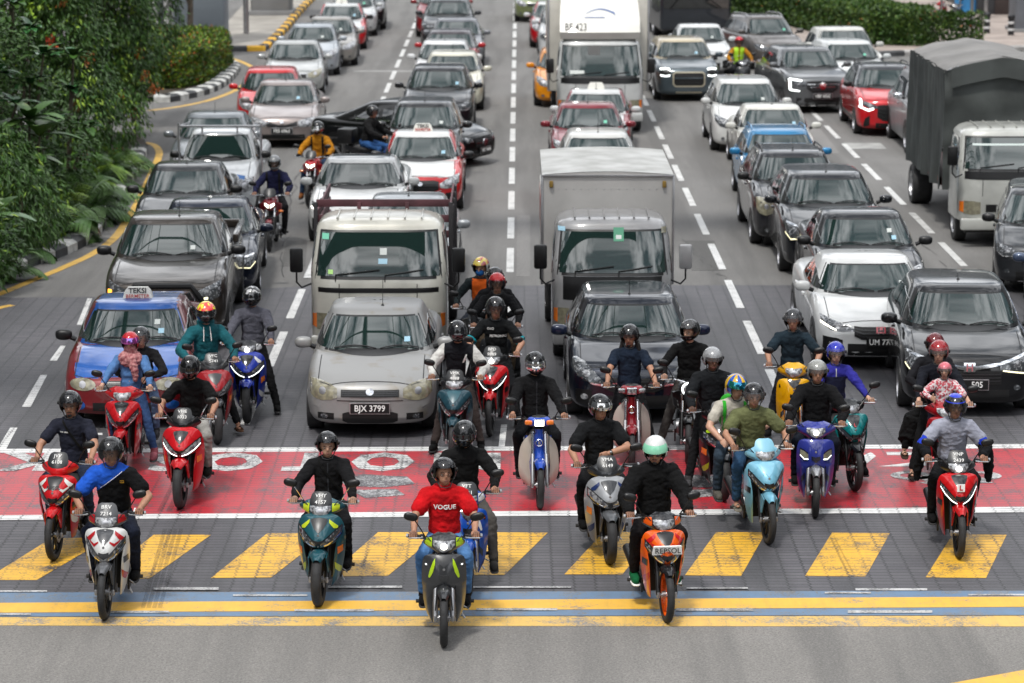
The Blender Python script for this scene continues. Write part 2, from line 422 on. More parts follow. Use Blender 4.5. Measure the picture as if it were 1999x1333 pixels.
d4b = []
d5 = [G([(150, 635), (160, 635), (180, 583), (171, 583)]), G([(97, 705), (111, 705), (128, 676), (118, 676)]), G([(43, 795), (60, 795), (92, 733), (79, 733)]), G([(-10, 885), (8, 885), (34, 836), (20, 836)]), G([(160, 846), (200, 846), (200, 850), (160, 850)])]
strips('lane_line', d1 + d2 + d3 + d4, .006, WHA)
strips('lane_line_on_pavers', d2b + d3b + d5 + [G([(987, 590), (1001, 590), (1001, 610), (987, 610)]), G([(973, 875), (985, 875), (990, 830), (978, 830)])], .010, WHT)
def ribbon(px, wid, z, h=.003):
    P = crom([at(x, y) for x, y in px], 6); qs = []; L_ = []
    for i, p in enumerate(P):
        d = (P[min(i+1, len(P)-1)] - P[max(i-1, 0)]); d.z = 0; d.normalize(); n = Vector((-d.y, d.x, 0))*wid/2; L_.append((p-n, p+n))
    for i in range(len(P)-1): qs.append([L_[i][0], L_[i+1][0], L_[i+1][1], L_[i][1]])
    return qs
YL1 = [(-60, 596), (0, 574), (60, 549), (120, 524), (180, 496), (222, 466), (250, 428), (275, 385), (300, 330), (311, 300), (302, 284), (283, 278)]
YL2 = [(290, 216), (345, 209), (400, 198), (440, 185), (470, 170), (490, 150), (498, 136), (470, 120), (440, 112)]
def rib(name, px, wid, z, mat):
    mb = MB(); P = crom([at(x, y) for x, y in px], 6); a = []; b = []
    for i, p in enumerate(P):
        d = (P[min(i+1, len(P)-1)] - P[max(i-1, 0)]); d.z = 0; d.normalize(); n = Vector((-d.y, d.x, 0))*wid/2; a.append(p-n+Vector((0, 0, z))); b.append(p+n+Vector((0, 0, z)))
    mb.grid([a, b], mat); o = mb.build(name, smooth=False); o['kind'] = 'structure'; return o
rib('yellow_edge_line', YL1, .17, .006, YLE); rib('yellow_edge_line', YL2, .17, .006, YLE)
rib('yellow_edge_line', [(-40, 612), (0, 601), (24, 596)], .15, .0065, YLE)
rib('drain_cover_strip', [(690, 139), (880, 139)], .35, .005, M('drain_concrete', (.3, .3, .29), .8, var=.2))
rib('drain_cover_strip', [(1650, 285), (1725, 285)], 1.2, .005, M('drain_concrete', (.3, .3, .29), .8, var=.2))
WHL = rpaint('worn_letter_paint', (.62, .62, .61), .62)
# painted letters for the riders (read from behind them)
mb = MB()
sw = at(760, 900).x - at(610, 900).x
for ch, x in zip('MOTOSIK', (912, 748, 604, 452, 330, 225, 60)):
    p = at(x, 901); v, f = txt(ch, 1.0, .045, .001)
    mb.add([(p.x - q.x*(1.15 if ch == 'M' else .95), p.y - q.y*1.28, .0125 + q.z) for q in v], f, WHL)
mb.build('motorcycle_box_lettering', smooth=False)['kind'] = 'structure'
def glyph(mb, x, y, sx, sy, mat, z=.0125):     # side view of a motorcycle laid flat
    p = at(x, y); 
    for cx in (-.5, .5):
        ring = [[(p.x + (cx + r*math.cos(t))*sx, p.y - (-.18 + r*math.sin(t))*sy, z) for t in [2*math.pi*k/18 for k in range(18)]] for r in (.16, .30)]
        mb.grid(ring, mat, cv=True)
    for q in ([(-.5, -.1), (-.3, .28), (.0, .2), (.3, .32), (.62, .34), (.5, .1), (.2, -.12), (-.1, -.2)], [(-.45, .3), (-.25, .5), (-.12, .46), (-.3, .22)], [(-.05, .3), (.05, .75), (.25, .8), (.3, .4)]):
        mb.add([(p.x + a*sx, p.y - b*sy, z) for a, b in q], [tuple(range(len(q)))], mat)
WHG = rpaint('faint_symbol_paint', (.50, .50, .50), .95)
mb = MB()
for cx, hw in ((735, 75), (1365, 70)):
    for q in ([(-hw, 936), (-hw*.3, 928), (hw*.8, 932), (hw, 946), (hw*.2, 953), (-hw*.8, 950)], [(-hw*.7, 958), (hw*.5, 956), (hw*.75, 968), (-hw*.3, 974)]): mb.poly([(p.x, p.y, .0125) for p in G([(cx+a, b_) for a, b_ in q])], (0, 0, -.003), WHG)
glyph(mb, 1850, 935, .85, .75, WHF)
mb.build('motorcycle_box_symbols', smooth=False)['kind'] = 'structure'
strips('arrow_marks', [G([(1730, 884), (1800, 884), (1800, 890), (1732, 890)]), G([(1715, 912), (1800, 902), (1830, 906), (1800, 912)]), G([(1655, 905), (1700, 884), (1710, 892), (1690, 908)])], .0125, WHT)
# tyre marks
TM = M('tyre_mark', (.03, .03, .03), .7, alpha=.2)
mb = MB()
for x0, y0, x1, y1, w_ in ((279, 1190, 322, 1035, .022), (290, 1190, 333, 1035, .022), (301, 1190, 343, 1035, .022), (312, 1190, 354, 1035, .022), (1620, 1050, 1655, 1122, .012), (1628, 1050, 1664, 1120, .01), (1900, 1060, 1925, 1075, .012), (705, 1110, 722, 1075, .012), (312, 1000, 372, 880, .03), (330, 1000, 388, 880, .03)):
    a, b = at(x0, y0), at(x1, y1); mb.add([(a.x-w_, a.y, .0185), (a.x+w_, a.y, .0185), (b.x+w_, b.y, .0185), (b.x-w_, b.y, .0185)], [(0, 1, 2, 3)], TM)
mb.build('tyre_marks', smooth=False)['kind'] = 'structure'
# kerbs, islands, pavements
KB = M('kerb_black', (.05, .052, .055), .8, var=.3); KW = M('kerb_white', (.5, .5, .48), .8, var=.25, vs=5); KY = M('kerb_yellow', (.72, .4, .03), .7, var=.15); KG = M('kerb_concrete', (.32, .31, .30), .85, var=.2)
def kerb(name, px, step, cols, wid=.18, h=.16, label=None):
    P = crom([at(x, y) for x, y in px], 10); D = [0]
    for i in range(1, len(P)): D.append(D[-1] + (P[i]-P[i-1]).length)
    tot = D[-1]; n = max(1, int(tot/step)); mb = MB()
    def pt(s):
        i = max(k for k in range(len(P)-1) if D[k] <= s+1e-9); t = (s-D[i])/(D[i+1]-D[i]); return P[i].lerp(P[i+1], t)
    for k in range(n):
        a, b = pt(k*step+.006), pt((k+1)*step-.006); d = (b-a).normalized(); nn = Vector((-d.y, d.x, 0))
        prof = [(0, 0), (0, h*.75), (wid*.25, h), (wid, h), (wid, 0)]
        mb.grid([[a + nn*u + Vector((0, 0, v)) for u, v in prof], [b + nn*u + Vector((0, 0, v)) for u, v in prof]], cols[k % len(cols)])
    o = mb.build(name, smooth=False); o['kind'] = 'structure'; return o
kerb('kerb', [(-60, 575), (0, 551), (60, 522), (130, 498), (185, 468), (215, 432), (245, 380), (275, 330), (290, 296)], .55, (KW, KB), .35, .2)
kerb('kerb', [(300, 200), (330, 200), (370, 193), (410, 183), (440, 168), (462, 148), (468, 132), (450, 124)], .5, (KW, KB), .4, .2)
kerb('kerb', [(430, 101), (445, 101), (500, 100), (523, 97), (560, 62), (585, 32), (610, 5), (640, -25)], .9, (KB, KY), .25, .18)
kerb('kerb', [(1460, 95), (1560, 110), (1700, 112), (1790, 108), (1880, 104), (2050, 98)], 1.0, (KB, KG), .25, .18)
soil = M('planting_soil', (.045, .035, .025), .95, var=.3); walk = M('pavement_slabs', (.32, .27, .24), .85, var=.18, vs=1.2); walk2 = M('pavement_grey', (.30, .28, .25), .85, var=.2, vs=.8)
sheet('planting_bed', G([(-60, 571), (0, 547), (130, 494), (185, 464), (245, 377), (290, 294), (270, 270), (100, 258), (-900, 250), (-900, 570)]), .12, soil)
sheet('planting_island', G([(180, 199), (330, 198), (370, 191), (410, 181), (440, 166), (460, 147), (464, 133), (440, 122), (330, 115), (180, 115)]), .13, soil)
sheet('pavement', G([(440, 99), (523, 95), (560, 60), (585, 30), (610, 3), (640, -27), (520, -27), (470, 20), (400, 98)]), .12, walk2)
sheet('pavement', G([(1460, 94), (1560, 109), (1700, 111), (1790, 107), (1880, 103), (2100, 97), (2600, -20), (1850, -20), (1600, 20)]), .12, walk)

# repairs and cracks in the asphalt
pm1 = asphalt('asphalt_patch_dark', (.12, .117, .112), (.08, .078, .075)); pm2 = asphalt('asphalt_patch_pale', (.215, .208, .2), (.16, .155, .15))
strips('road_patch', [G(q) for q in ([(560, 470), (600, 470), (596, 520), (548, 520)], [(1340, 470), (1395, 470), (1412, 528), (1350, 528)], [(640, 240), (700, 240), (690, 262), (625, 262)])], .0045, pm1)
strips('road_patch', [G(q) for q in ([(905, 250), (960, 250), (960, 300), (900, 300)], [(1010, 420), (1035, 420), (1035, 540), (1008, 540)], [(1560, 250), (1600, 250), (1640, 300), (1590, 300)])], .0045, pm2)
crm = M('crack_seal', (.035, .035, .035), .8); mb = MB(); rr = random.Random(8)
for x0, y0, x1, y1 in ((1330, 470, 1420, 550), (590, 300, 540, 540), (880, 200, 905, 540), (1600, 300, 1850, 520)):
    a, b_ = at(x0, y0), at(x1, y1); n = 26; P = [a.lerp(b_, k/n) + Vector((rr.gauss(0, .05), rr.gauss(0, .05), 0)) for k in range(n+1)]
    for k in range(n):
        d = (P[k+1]-P[k]).normalized(); nn = Vector((-d.y, d.x, 0))*rr.uniform(.004, .011)
        if rr.random() < .8: mb.add([P[k]-nn+Vector((0, 0, .0058)), P[k+1]-nn+Vector((0, 0, .0058)), P[k+1]+nn+Vector((0, 0, .0058)), P[k]+nn+Vector((0, 0, .0058))], [(0, 1, 2, 3)], crm)
mb.build('road_cracks', smooth=False)['kind'] = 'structure'
# ---------------------------------------------------------------- cars
KIND = {
 'sedan': dict(L=4.4, W=1.72, H=1.45, hood=1.05, cz=.96, hn=.74, rf=1.78, rr=2.86, bs=3.66, rz=1.03),
 'hatch': dict(L=3.85, W=1.69, H=1.47, hood=.90, cz=.99, hn=.78, rf=1.60, rr=3.30, bs=3.70, rz=1.0),
 'suv': dict(L=4.5, W=1.80, H=1.62, hood=1.05, cz=1.12, hn=.92, rf=1.74, rr=3.70, bs=4.3, rz=1.12),
 'mpv': dict(L=4.3, W=1.70, H=1.59, hood=.85, cz=1.06, hn=.82, rf=1.62, rr=3.7, bs=4.15, rz=1.08),
 'pickup': dict(L=5.3, W=1.86, H=1.80, hood=1.18, cz=1.26, hn=1.06, rf=1.86, rr=3.1, bs=3.4, rz=1.22)}
# front faces: (part, material, [(x/half width, z top, z bottom)], mirrored, z as fraction from 0.2 m to bonnet edge)
FACE = {
 'old': [('headlight', 'HL', [(.50, .86, .66), (.60, .95, .60), (.74, 1.0, .58), (.86, 1.02, .62), (.93, 1.0, .72)], 1), ('grille', GRL, [(-.44, .84, .68), (.44, .84, .68)], 0),
         ('grille_badge', CHR, circ(0, .80, .06, ry=.075), 0), ('air_intake', GRL, [(-.42, .28, .10), (-.34, .32, .04), (.34, .32, .04), (.42, .28, .10)], 0), ('fog_intake', GRL, [(.55, .28, .12), (.80, .28, .12)], 1), ('fog_lamp', DLEN, circ(.70, .20, .06, ry=.06), 1), ('bumper_crease', BLK, [(-.5, .60, .585), (.5, .60, .585)], 0)],
 'taxi': [('headlight', 'HL', circ(.66, .80, .21, ry=.15), 1), ('grille', GRL, [(-.34, .90, .74), (.34, .90, .74)], 0), ('air_intake', GRL, [(-.5, .34, .12), (.5, .34, .12)], 0), ('fog_lamp', 'PNT', circ(.72, .26, .10, ry=.12), 1)],
 'myvi': [('headlight', DLEN, [(.46, .66, .58), (.60, .86, .60), (.74, 1.04, .66), (.86, 1.10, .78), (.92, 1.08, .90)], 1), ('chrome_strip', CHR, [(.22, .66, .62), (.46, .60, .555), (.62, .62, .58), (.86, .80, .765)], 1), ('grille', GRL, [(-.44, .80, .50), (-.3, .74, .42), (.3, .74, .42), (.44, .80, .50)], 0),
          ('badge', CHR, circ(0, .70, .06, ry=.06), 0), ('air_intake', GRL, [(-.62, .34, .06), (.62, .34, .06)], 0), ('fog_intake', BLK, [(.64, .46, .08), (.88, .46, .14)], 1), ('fog_lamp', LEN, circ(.75, .30, .055, ry=.07), 1)],
 'civic': [('headlight', DLEN, [(.40, .80, .74), (.60, .92, .72), (.78, 1.03, .76), (.92, 1.10, .90)], 1), ('running_light', LIT, [(.70, .77, .74), (.92, .95, .90)], 1), ('grille', GRL, [(-.42, .88, .62), (-.30, .86, .52), (.30, .86, .52), (.42, .88, .62)], 0),
           ('badge', 'BADGE', rectc(-.075, .075, .86, .70), 0), ('air_intake', GRL, [(-.52, .40, .06), (.52, .40, .06)], 0), ('fog_intake', GRL, [(.60, .50, .12), (.70, .55, .05), (.90, .58, .10)], 1), ('fog_lamp', DLEN, circ(.76, .32, .05, ry=.07), 1), ('bumper_strip', CHR, [(-.52, .045, .02), (.52, .045, .02)], 0)],
 'hrv': [('headlight', DLEN, [(.46, .82, .72), (.66, .90, .66), (.84, 1.02, .66), (.93, 1.02, .80)], 1), ('running_light', YDRL, [(.50, .715, .69), (.84, .645, .62), (.93, .80, .77)], 1), ('chrome_bar', CHR, [(-.9, 1.03, .99), (-.45, .87, .81), (-.1, .80, .72), (.1, .80, .72), (.45, .87, .81), (.9, 1.03, .99)], 0),
         ('badge', CHR, rectc(-.085, .085, .86, .68), 0), ('grille', GRL, [(-.48, .70, .42), (.48, .70, .42)], 0), ('air_intake', GRL, [(-.60, .30, .06), (.60, .30, .06)], 0), ('fog_lamp', DLEN, circ(.72, .34, .055, ry=.055), 1)],
 'pickup': [('headlight', DLEN, [(.52, .84, .68), (.70, .92, .66), (.90, 1.0, .74)], 1), ('running_light', YDRL, [(.56, .72, .685), (.70, .74, .70)], 1), ('grille', GRL, [(-.52, .82, .50), (-.40, .84, .40), (.40, .84, .40), (.52, .82, .50)], 0), ('chrome_bar', CHR, [(-.50, .74, .66), (-.42, .86, .82), (.42, .86, .82), (.50, .74, .66)], 0),
            ('badge', CHR, circ(0, .76, .085, ry=.10), 0), ('badge_centre', GRL, circ(0, .76, .065, ry=.075), 0), ('bumper_guard', BLK, [(-.60, .46, .0), (.60, .46, .0)], 0), ('fog_lamp', DLEN, circ(.78, .28, .05, ry=.06), 1), ('indicator', ALIT, [(-.90, .86, .70), (-.84, .86, .68)], 0)],
 'suv': [('headlight', DLEN, [(.46, .84, .76), (.66, .92, .72), (.82, .98, .74), (.94, 1.0, .84)], 1), ('running_light', 'DRL', [(.50, .73, .70), (.80, .71, .675), (.93, .83, .79)], 1), ('grille', GRL, [(-.44, .84, .52), (-.34, .86, .44), (.34, .86, .44), (.44, .84, .52)], 0), ('chrome_bar', CHR, [(-.42, .72, .69), (.42, .72, .69)], 0),
         ('badge', CHR, circ(0, .72, .075, ry=.09), 0), ('air_intake', GRL, [(-.55, .30, .04), (.55, .30, .04)], 0), ('skid_strip', CHR, [(-.5, .05, .02), (.5, .05, .02)], 0), ('fog_lamp', DLEN, circ(.72, .30, .05, ry=.06), 1)],
 'sedan': [('headlight', 'HL', [(.48, .86, .68), (.64, .97, .64), (.80, 1.06, .70), (.92, 1.10, .88)], 1), ('grille', GRL, [(-.42, .84, .66), (.42, .84, .66)], 0), ('chrome_bar', CHR, [(-.42, .87, .84), (.42, .87, .84)], 0), ('badge', CHR, circ(0, .76, .055, ry=.06), 0),
           ('air_intake', GRL, [(-.50, .34, .08), (.50, .34, .08)], 0), ('fog_lamp', DLEN, circ(.72, .24, .05, ry=.06), 1)],
 'vgrille': [('headlight', LEN, [(.44, .84, .60), (.60, .92, .58), (.80, .98, .60), (.92, .98, .70)], 1), ('grille', GRL, [(-.42, .84, .66), (-.1, .68, .56), (.1, .68, .56), (.42, .84, .66)], 0), ('chrome_bar', CHR, [(-.42, .66, .63), (-.1, .56, .53), (.1, .56, .53), (.42, .66, .63)], 0),
             ('badge', CHR, circ(0, .80, .05, ry=.06), 0), ('air_intake', GRL, [(-.62, .26, .06), (.62, .26, .06)], 0)],
 'mini': [('headlight', BLK, circ(.72, .84, .16, ry=.13), 1), ('running_light', WLIT, [(.58, .98, .93), (.72, 1.0, .95), (.86, .98, .93)], 1), ('running_light', WLIT, [(.58, .76, .71), (.72, .73, .68), (.86, .76, .71)], 1), ('grille_surround', 'TRIM', [(-.5, .80, .40), (-.42, .88, .30), (.42, .88, .30), (.5, .80, .40)], 0),
          ('grille', GRL, [(-.46, .78, .42), (-.40, .83, .35), (.40, .83, .35), (.46, .78, .42)], 0), ('chrome_bar', 'PNT', [(-.45, .66, .62), (.45, .66, .62)], 0), ('skid_strip', 'TRIM', [(-.4, .12, .06), (.4, .12, .06)], 0)],
 'cshape': [('headlight', DLEN, [(.44, .84, .70), (.66, .90, .70), (.92, .94, .74)], 1), ('running_light', WLIT, [(.60, .92, .87), (.90, .96, .91)], 1), ('running_light', WLIT, [(.88, .92, .55), (.92, .94, .58)], 1), ('running_light', WLIT, [(.66, .56, .52), (.90, .60, .55)], 1), ('grille', GRL, [(-.46, .86, .62), (-.30, .88, .48), (.30, .88, .48), (.46, .86, .62)], 0),
            ('chrome_bar', CHR, [(-.44, .78, .765), (.44, .78, .765)], 0), ('chrome_bar', CHR, [(-.36, .68, .665), (.36, .68, .665)], 0), ('badge', CHR, circ(0, .72, .09, ry=.13), 0), ('badge_centre', GRL, circ(0, .72, .05, ry=.08), 0), ('air_intake', BLK, [(-.75, .30, .02), (.75, .30, .02)], 0), ('skid_strip', CHR, [(-.6, .045, .02), (.6, .045, .02)], 0)],
 'sharp': [('headlight', DLEN, [(.42, .76, .70), (.66, .88, .68), (.92, 1.0, .84)], 1), ('running_light', WLIT, [(.56, .72, .66), (.70, .66, .60), (.93, .78, .72)], 1), ('running_light', WLIT, [(.86, .98, .70), (.91, 1.0, .74)], 1), ('grille', GRL, [(-.46, .80, .40), (-.30, .82, .28), (.30, .82, .28), (.46, .80, .40)], 0), ('air_intake', GRL, [(-.5, .20, .02), (.5, .20, .02)], 0),
           ('fog_intake', GRL, [(.66, .46, .12), (.78, .36, .06), (.82, .20, .06)], 1)],
 'vent': [('headlight', LEN, [(.46, .74, .60), (.62, .90, .56), (.80, 1.02, .60), (.92, 1.06, .78)], 1), ('grille', BLK, [(-.44, .82, .54), (-.34, .86, .46), (.34, .86, .46), (.44, .82, .54)], 0), ('chrome_bar', CHR, [(-.5, .52, .48), (-.3, .42, .385), (.3, .42, .385), (.5, .52, .48)], 0),
          ('badge', CHR, circ(0, .74, .06, ry=.07), 0), ('air_intake', GRL, [(-.45, .30, .06), (.45, .30, .06)], 0), ('fog_intake', BLK, [(.60, .40, .10), (.84, .44, .14)], 1)],
 'star': [('headlight', DLEN, [(.52, .82, .70), (.72, .90, .70), (.92, .98, .80)], 1), ('grille', GRL, [(-.44, .80, .44), (.44, .80, .44)], 0), ('chrome_bar', CHR, [(-.42, .64, .60), (.42, .64, .60)], 0), ('badge', CHR, circ(0, .62, .12, ry=.15), 0), ('badge_centre', GRL, circ(0, .62, .095, ry=.12), 0), ('air_intake', GRL, [(-.8, .28, .05), (.8, .28, .05)], 0)],
}
def wheel(parent, x, y, r, wd, side, rimmat=ALU, name='wheel', heavy=False):
    e = MB()
    t = MB(); s_ = side
    prof = [(r*.66, -wd/2), (r*.93, -wd/2), (r*.985, -wd*.42), (r, -wd*.25), (r, wd*.25), (r*.985, wd*.42), (r*.93, wd/2), (r*.66, wd/2)]
    t.lathe(prof, (x, y, r), (1, 0, 0), RUB, 28)
    o = t.build('wheel', parent, 30)
    k = MB(); f = s_*wd*.5
    k.lathe([(r*.66, -wd*.4*s_), (r*.66, f*.98), (r*.62, f*.98), (r*.58, f*.6)], (x, y, r), (1, 0, 0), rimmat, 24)
    k.lathe([(r*.6, f*.35), (.001, f*.35)], (x, y, r), (1, 0, 0), BLK, 20)
    for i in range(5):
        a = 2*math.pi*i/5; rot = Matrix.Rotation(a, 3, 'X')
        k.box(Vector((x+f*.72, y, r)) + rot @ Vector((0, 0, r*.33)), (wd*.12, r*.13, r*.6), rimmat, rot=rot)
    k.lathe([(r*.13, f*.5), (r*.13, f*.85), (.001, f*.88)], (x, y, r), (1, 0, 0), rimmat, 12)
    k.build('rim', o, 30)
    return o
def hull(T, n_y=44):
    L, W, hood, cz, hn, rz = T['L'], T['W'], T['hood'], T['cz'], T['hn'], T['rz']; w0 = W/2; zb = T.get('zb', .19)
    mid = (hn+.2)/2
    zt = [(0, mid+.10), (.03, hn-.10), (.08, hn-.03), (.16, hn+.012), (.45, hn+(cz-hn)*.45), (hood, cz-.01), (hood+.5, cz+.0), (T['bs'], rz), (L-.12, rz-.03), (L-.03, rz-.12), (L, rz-.3)]
    if T.get('bed'): zt = zt[:7] + [(T['bs'], 1.12), (L-.05, 1.12), (L, 1.05)]
    zs = [(0, mid+.05), (.03, hn-.14), (.08, hn-.075), (.16, hn-.04), (.45, hn+(cz-hn)*.25), (hood, cz-.06), (hood+.6, cz-.03), (T['bs'], rz-.05), (L-.12, rz-.09), (L-.03, rz-.2), (L, rz-.36)]
    zbk = [(0, zb+.10), (.06, zb+.02), (.2, zb), (L-.3, zb), (L, zb+.15)]
    wk = [(0, w0*.80), (.04, w0*.88), (.12, w0*.93), (.35, w0*.985), (.8, w0), (L-.7, w0), (L-.2, w0*.95), (L, w0*.80)]
    ys = sorted(set([0, .015, .03, .05, .08, .12, .16, .22] + [L*k/n_y for k in range(1, n_y)] + [L-.12, L-.06, L-.03, L])); mb = MB(); rows = []
    for y in ys:
        t, s_, b, hw = itp(zt, y), itp(zs, y), itp(zbk, y), itp(wk, y)
        s_ = min(s_, t-.01); m_ = b + (s_-b)*.55
        half = [(0, b), (.7*hw, b), (.93*hw, b+.05), (.985*hw, b+.17), (hw, m_), (.985*hw, s_-.10), (.95*hw, s_-.03), (.89*hw, s_+.012), (.78*hw, s_+(t-s_)*.62), (.45*hw, t-.006), (0, t)]
        H_ = crom([Vector((x, 0, z)) for x, z in half], 3); row = []
        full = [(-p.x, p.z) for p in H_[::-1]] + [(p.x, p.z) for p in H_[1:]]
        for x, z in full[:-1]:
            yy = y + T.get('bow', .20)*(abs(x)/w0)**2.6*max(0, 1-y/1.1) - .12*(abs(x)/w0)**2.6*max(0, 1-(L-y)/1.1)
            row.append(Vector((x, yy, z)))
        rows.append(row)
    def ends(row, bow):
        c = sum(row, Vector())/len(row); out_ = []
        for s_ in (.92, .7, .4, .02):
            out_.append([Vector((c.x + (p.x-c.x)*s_, p.y + bow*(1-s_)*.0 - (T.get('bow', .2) if bow > 0 else 0)*((abs(p.x)/w0)**2.6 - (abs(p.x*s_)/w0)**2.6), c.z + (p.z-c.z)*s_)) for p in row])
        return out_
    fr = ends(rows[0], 1); re = ends(rows[-1], -1)
    allr = fr[::-1] + rows + re
    mb.grid(allr, T['paint'], cv=True)
    if not T.get('dirty_off'):
        pass
    return mb
def cabin(T):
    W, H, hood, cz = T['W'], T['H'], T['hood'], T['cz']; w0 = W/2; mb = MB()
    bz = cz - .07; rows = []
    def ring(yf, yr, hw, z, n=5.5, bow=.07):
        out_ = []; K = 56
        for k in range(K):
            a = 2*math.pi*(k+.5)/K; cx, sy = math.cos(a), math.sin(a)
            x = hw*math.copysign(abs(cx)**(2/n), cx); q = math.copysign(abs(sy)**(2/n), sy)
            yc = (yf+yr)/2; y = yc + (yr-yf)/2*q
            y += (bow*(abs(x)/hw)**2.2)*(-q if q < 0 else -q)
            out_.append(Vector((x, y, z)))
        return out_
    tz = H - .052; rf, rr, bs, rz = T['rf'], T['rr'], T['bs'], T['rz']
    ts = [0, .1, .25, .4, .55, .7, .82, .92, 1.0]
    for t in ts:
        z = bz + (tz-bz)*t; c = 1.0 if t < .0 else 1
        yf = hood - .02 + (rf-.10-hood)*(t**1.06); yr = bs + (rr+.12-bs)*(t**(1.25 if T['bs']-T['rr'] > .4 else 2.2))
        hw = w0*(.955 - .235*t**1.25*T.get('tumble', 1))
        rows.append(ring(yf, yr, hw, z))
    hw = w0*(.955-.235*T.get('tumble', 1))
    for ins, dz in ((.035, .024), (.09, .038), (.18, .046), (.34, .050), (.52, .052), (.7, .052)):
        rows.append(ring(rf-.10+ins*.95, rr+.12-ins*.95, hw-ins*hw/.72*.98, tz+dz, 5, .05))
    dr = T.get('drop', .085)
    for r_ in rows:
        for p in r_:
            q = max(0, (p.y-rf-.15)/(rr-rf+.2)); p.z -= dr*min(1.4, q)**1.8*max(0, (p.z-bz)/(tz-bz))
    mb.grid(rows, T.get('roofpaint', T['paint']), cv=True)
    mb.add(rows[-1], [tuple(range(len(rows[-1])))], T.get('roofpaint', T['paint']))
    return mb
def xsec(T, t): return T['W']/2*(.955 - .235*t**1.25*T.get('tumble', 1))
def mk_car(root, T, face, plate=None, opt={}):
    L, W, H, hood, cz, hn = T['L'], T['W'], T['H'], T['hood'], T['cz'], T['hn']; w0 = W/2; P = T['paint']
    hb = hull(T); cb = cabin(T); ht = bvh(hb); ct = bvh(cb); at_ = bvh(hb, cb)
    sh = Matrix.Translation((0, -L/2, 0))
    def fin(mb, name, par, **k):
        mb.v = [(v[0], v[1]-L/2, v[2]) for v in mb.v]; return mb.build(name, par, **k)
    # shut lines, arches
    tr = MB(); seam = M('seam', (.012, .012, .013), .7)
    zf = lambda f: .2 + f*(hn-.2)
    for sx in (-1, 1):
        patch(tr, ht, [(sx*w0*.62, .14, .155), (sx*w0*.84, .30, .315), (sx*w0*.88, hood-.02, hood-.035)][:1] + [(sx*w0*.8, .26, .275)], 'T', seam, .003, 6, 1, 0)
        patch(tr, ht, [(sx*w0*.80-.006, hood-.02, .26), (sx*w0*.80+.006, hood-.02, .26)], 'T', seam, .003, 1, 14, 0)
        d = 'L' if sx < 0 else 'R'
        for yy in (hood+.28, (hood+T['rr'])/2+.45, T['rr']+.1):
            if yy < L-.6: patch(tr, ht, [(yy-.006, cz-.06, .30), (yy+.006, cz-.06, .30)], d, seam, .003, 1, 8, 0)
        for ya in (.82, L-.85):
            r_ = T.get('wr', .315)
            patch(tr, ht, [(ya+q*(r_+.05), max(r_+.02, r_+.0+math.sqrt(max(0, 1-q*q))*(r_+.045)), .15) for q in (-1, -.95, -.8, -.6, -.3, 0, .3, .6, .8, .95, 1)], d, BLK, .006, 2, 6, .01)
    patch(tr, ht, [(-w0*.6, .155, .14), (w0*.6, .155, .14)], 'T', seam, .003, 8, 1, 0)
    if opt.get('clad'):
        for d in 'LR': patch(tr, ht, [(.3, .42, .2), (L-.3, .42, .2)], d, BLK, .005, 16, 2, .01)
    base = MB(); base.v = list(hb.v); base.f = list(hb.f); base.m = list(hb.m); base.mats = list(hb.mats)
    lowp = opt.get('low')
    if lowp:       # two-tone: bumper and flanks in another colour
        k = base.mi(lowp); hx = opt.get('lowz', .72)
        for i, f in enumerate(base.f):
            c = [sum(base.v[j][a] for j in f)/len(f) for a in range(3)]
            onhood = abs(c[0]) < w0*.80 and .13 < c[1] < hood+.1 and c[2] > hn-.02
            if not onhood: base.m[i] = k
    n0 = len(base.v); base.v += cb.v; 
    for i, f in enumerate(cb.f): base.f.append(tuple(j+n0 for j in f)); base.m.append(base.mi(cb.mats[0]))
    if lowp:
        k = base.mi(lowp)
        for i in range(len(hb.f), len(base.f)):
            f = base.f[i]; c = [sum(base.v[j][a] for j in f)/len(f) for a in range(3)]
            if abs(c[0]) > xsec(T, max(0, min(1, (c[2]-cz+.07)/(H-.052-cz+.07))))*.90: base.m[i] = k
    n0 = len(base.v); base.v += tr.v
    for i, f in enumerate(tr.f): base.f.append(tuple(j+n0 for j in f)); base.m.append(base.mi(tr.mats[tr.m[i]]))
    body = fin(base, 'body', root, sharp=55)
    # glass
    zt_, zb_ = H-.115, cz+.015
    tt = lambda z: max(0, min(1, (z-cz+.07)/(H-.052-cz+.07)))
    def wsc(ins, zt_, zb_, cr):
        out_ = []
        for q in (-1, -.8, -.5, -.2, 0, .2, .5, .8, 1):
            xb = q*(xsec(T, tt(zb_))-ins-.03); out_.append((xb, zt_-cr*abs(q)**3, zb_-.035*(1-abs(q)**2)+.02))
        return out_
    def wpatch(mb, ins, zt_, zb_, mat, off):
        rows = []
        for k in range(9):
            z = zb_ + (zt_-zb_)*k/8; hw = xsec(T, tt(z))-ins; row = []
            for q in range(-8, 9):
                x = hw*q/8; zz = z + (-.03*(1-(q/8)**2) if k < 3 else 0)*(1-k/3)
                h = at_.ray_cast(Vector((x, -9, zz)), Vector((0, 1, 0)))
                n = h[1] if h[1].y < 0 else -h[1]
                row.append(h[0] + (n*.6+Vector((0, -.4, 0)))*off)
            rows.append(row)
        mb.grid(rows, mat)
        return rows
    fr = MB(); wpatch(fr, .055, zt_+.02, zb_-.01, BLK, .004); fo = fin(fr, 'windscreen_surround', root)
    g = MB(); wpatch(g, .085, zt_, zb_+.012, opt.get('glass', GLS), .009); gl = fin(g, 'windscreen', root)
    st = MB(); rnd = random.Random(hash(root.name) & 0xffff if False else len(root.name)*7+int(abs(root.location.x*10)))
    wt = bvh(g); wt = at_
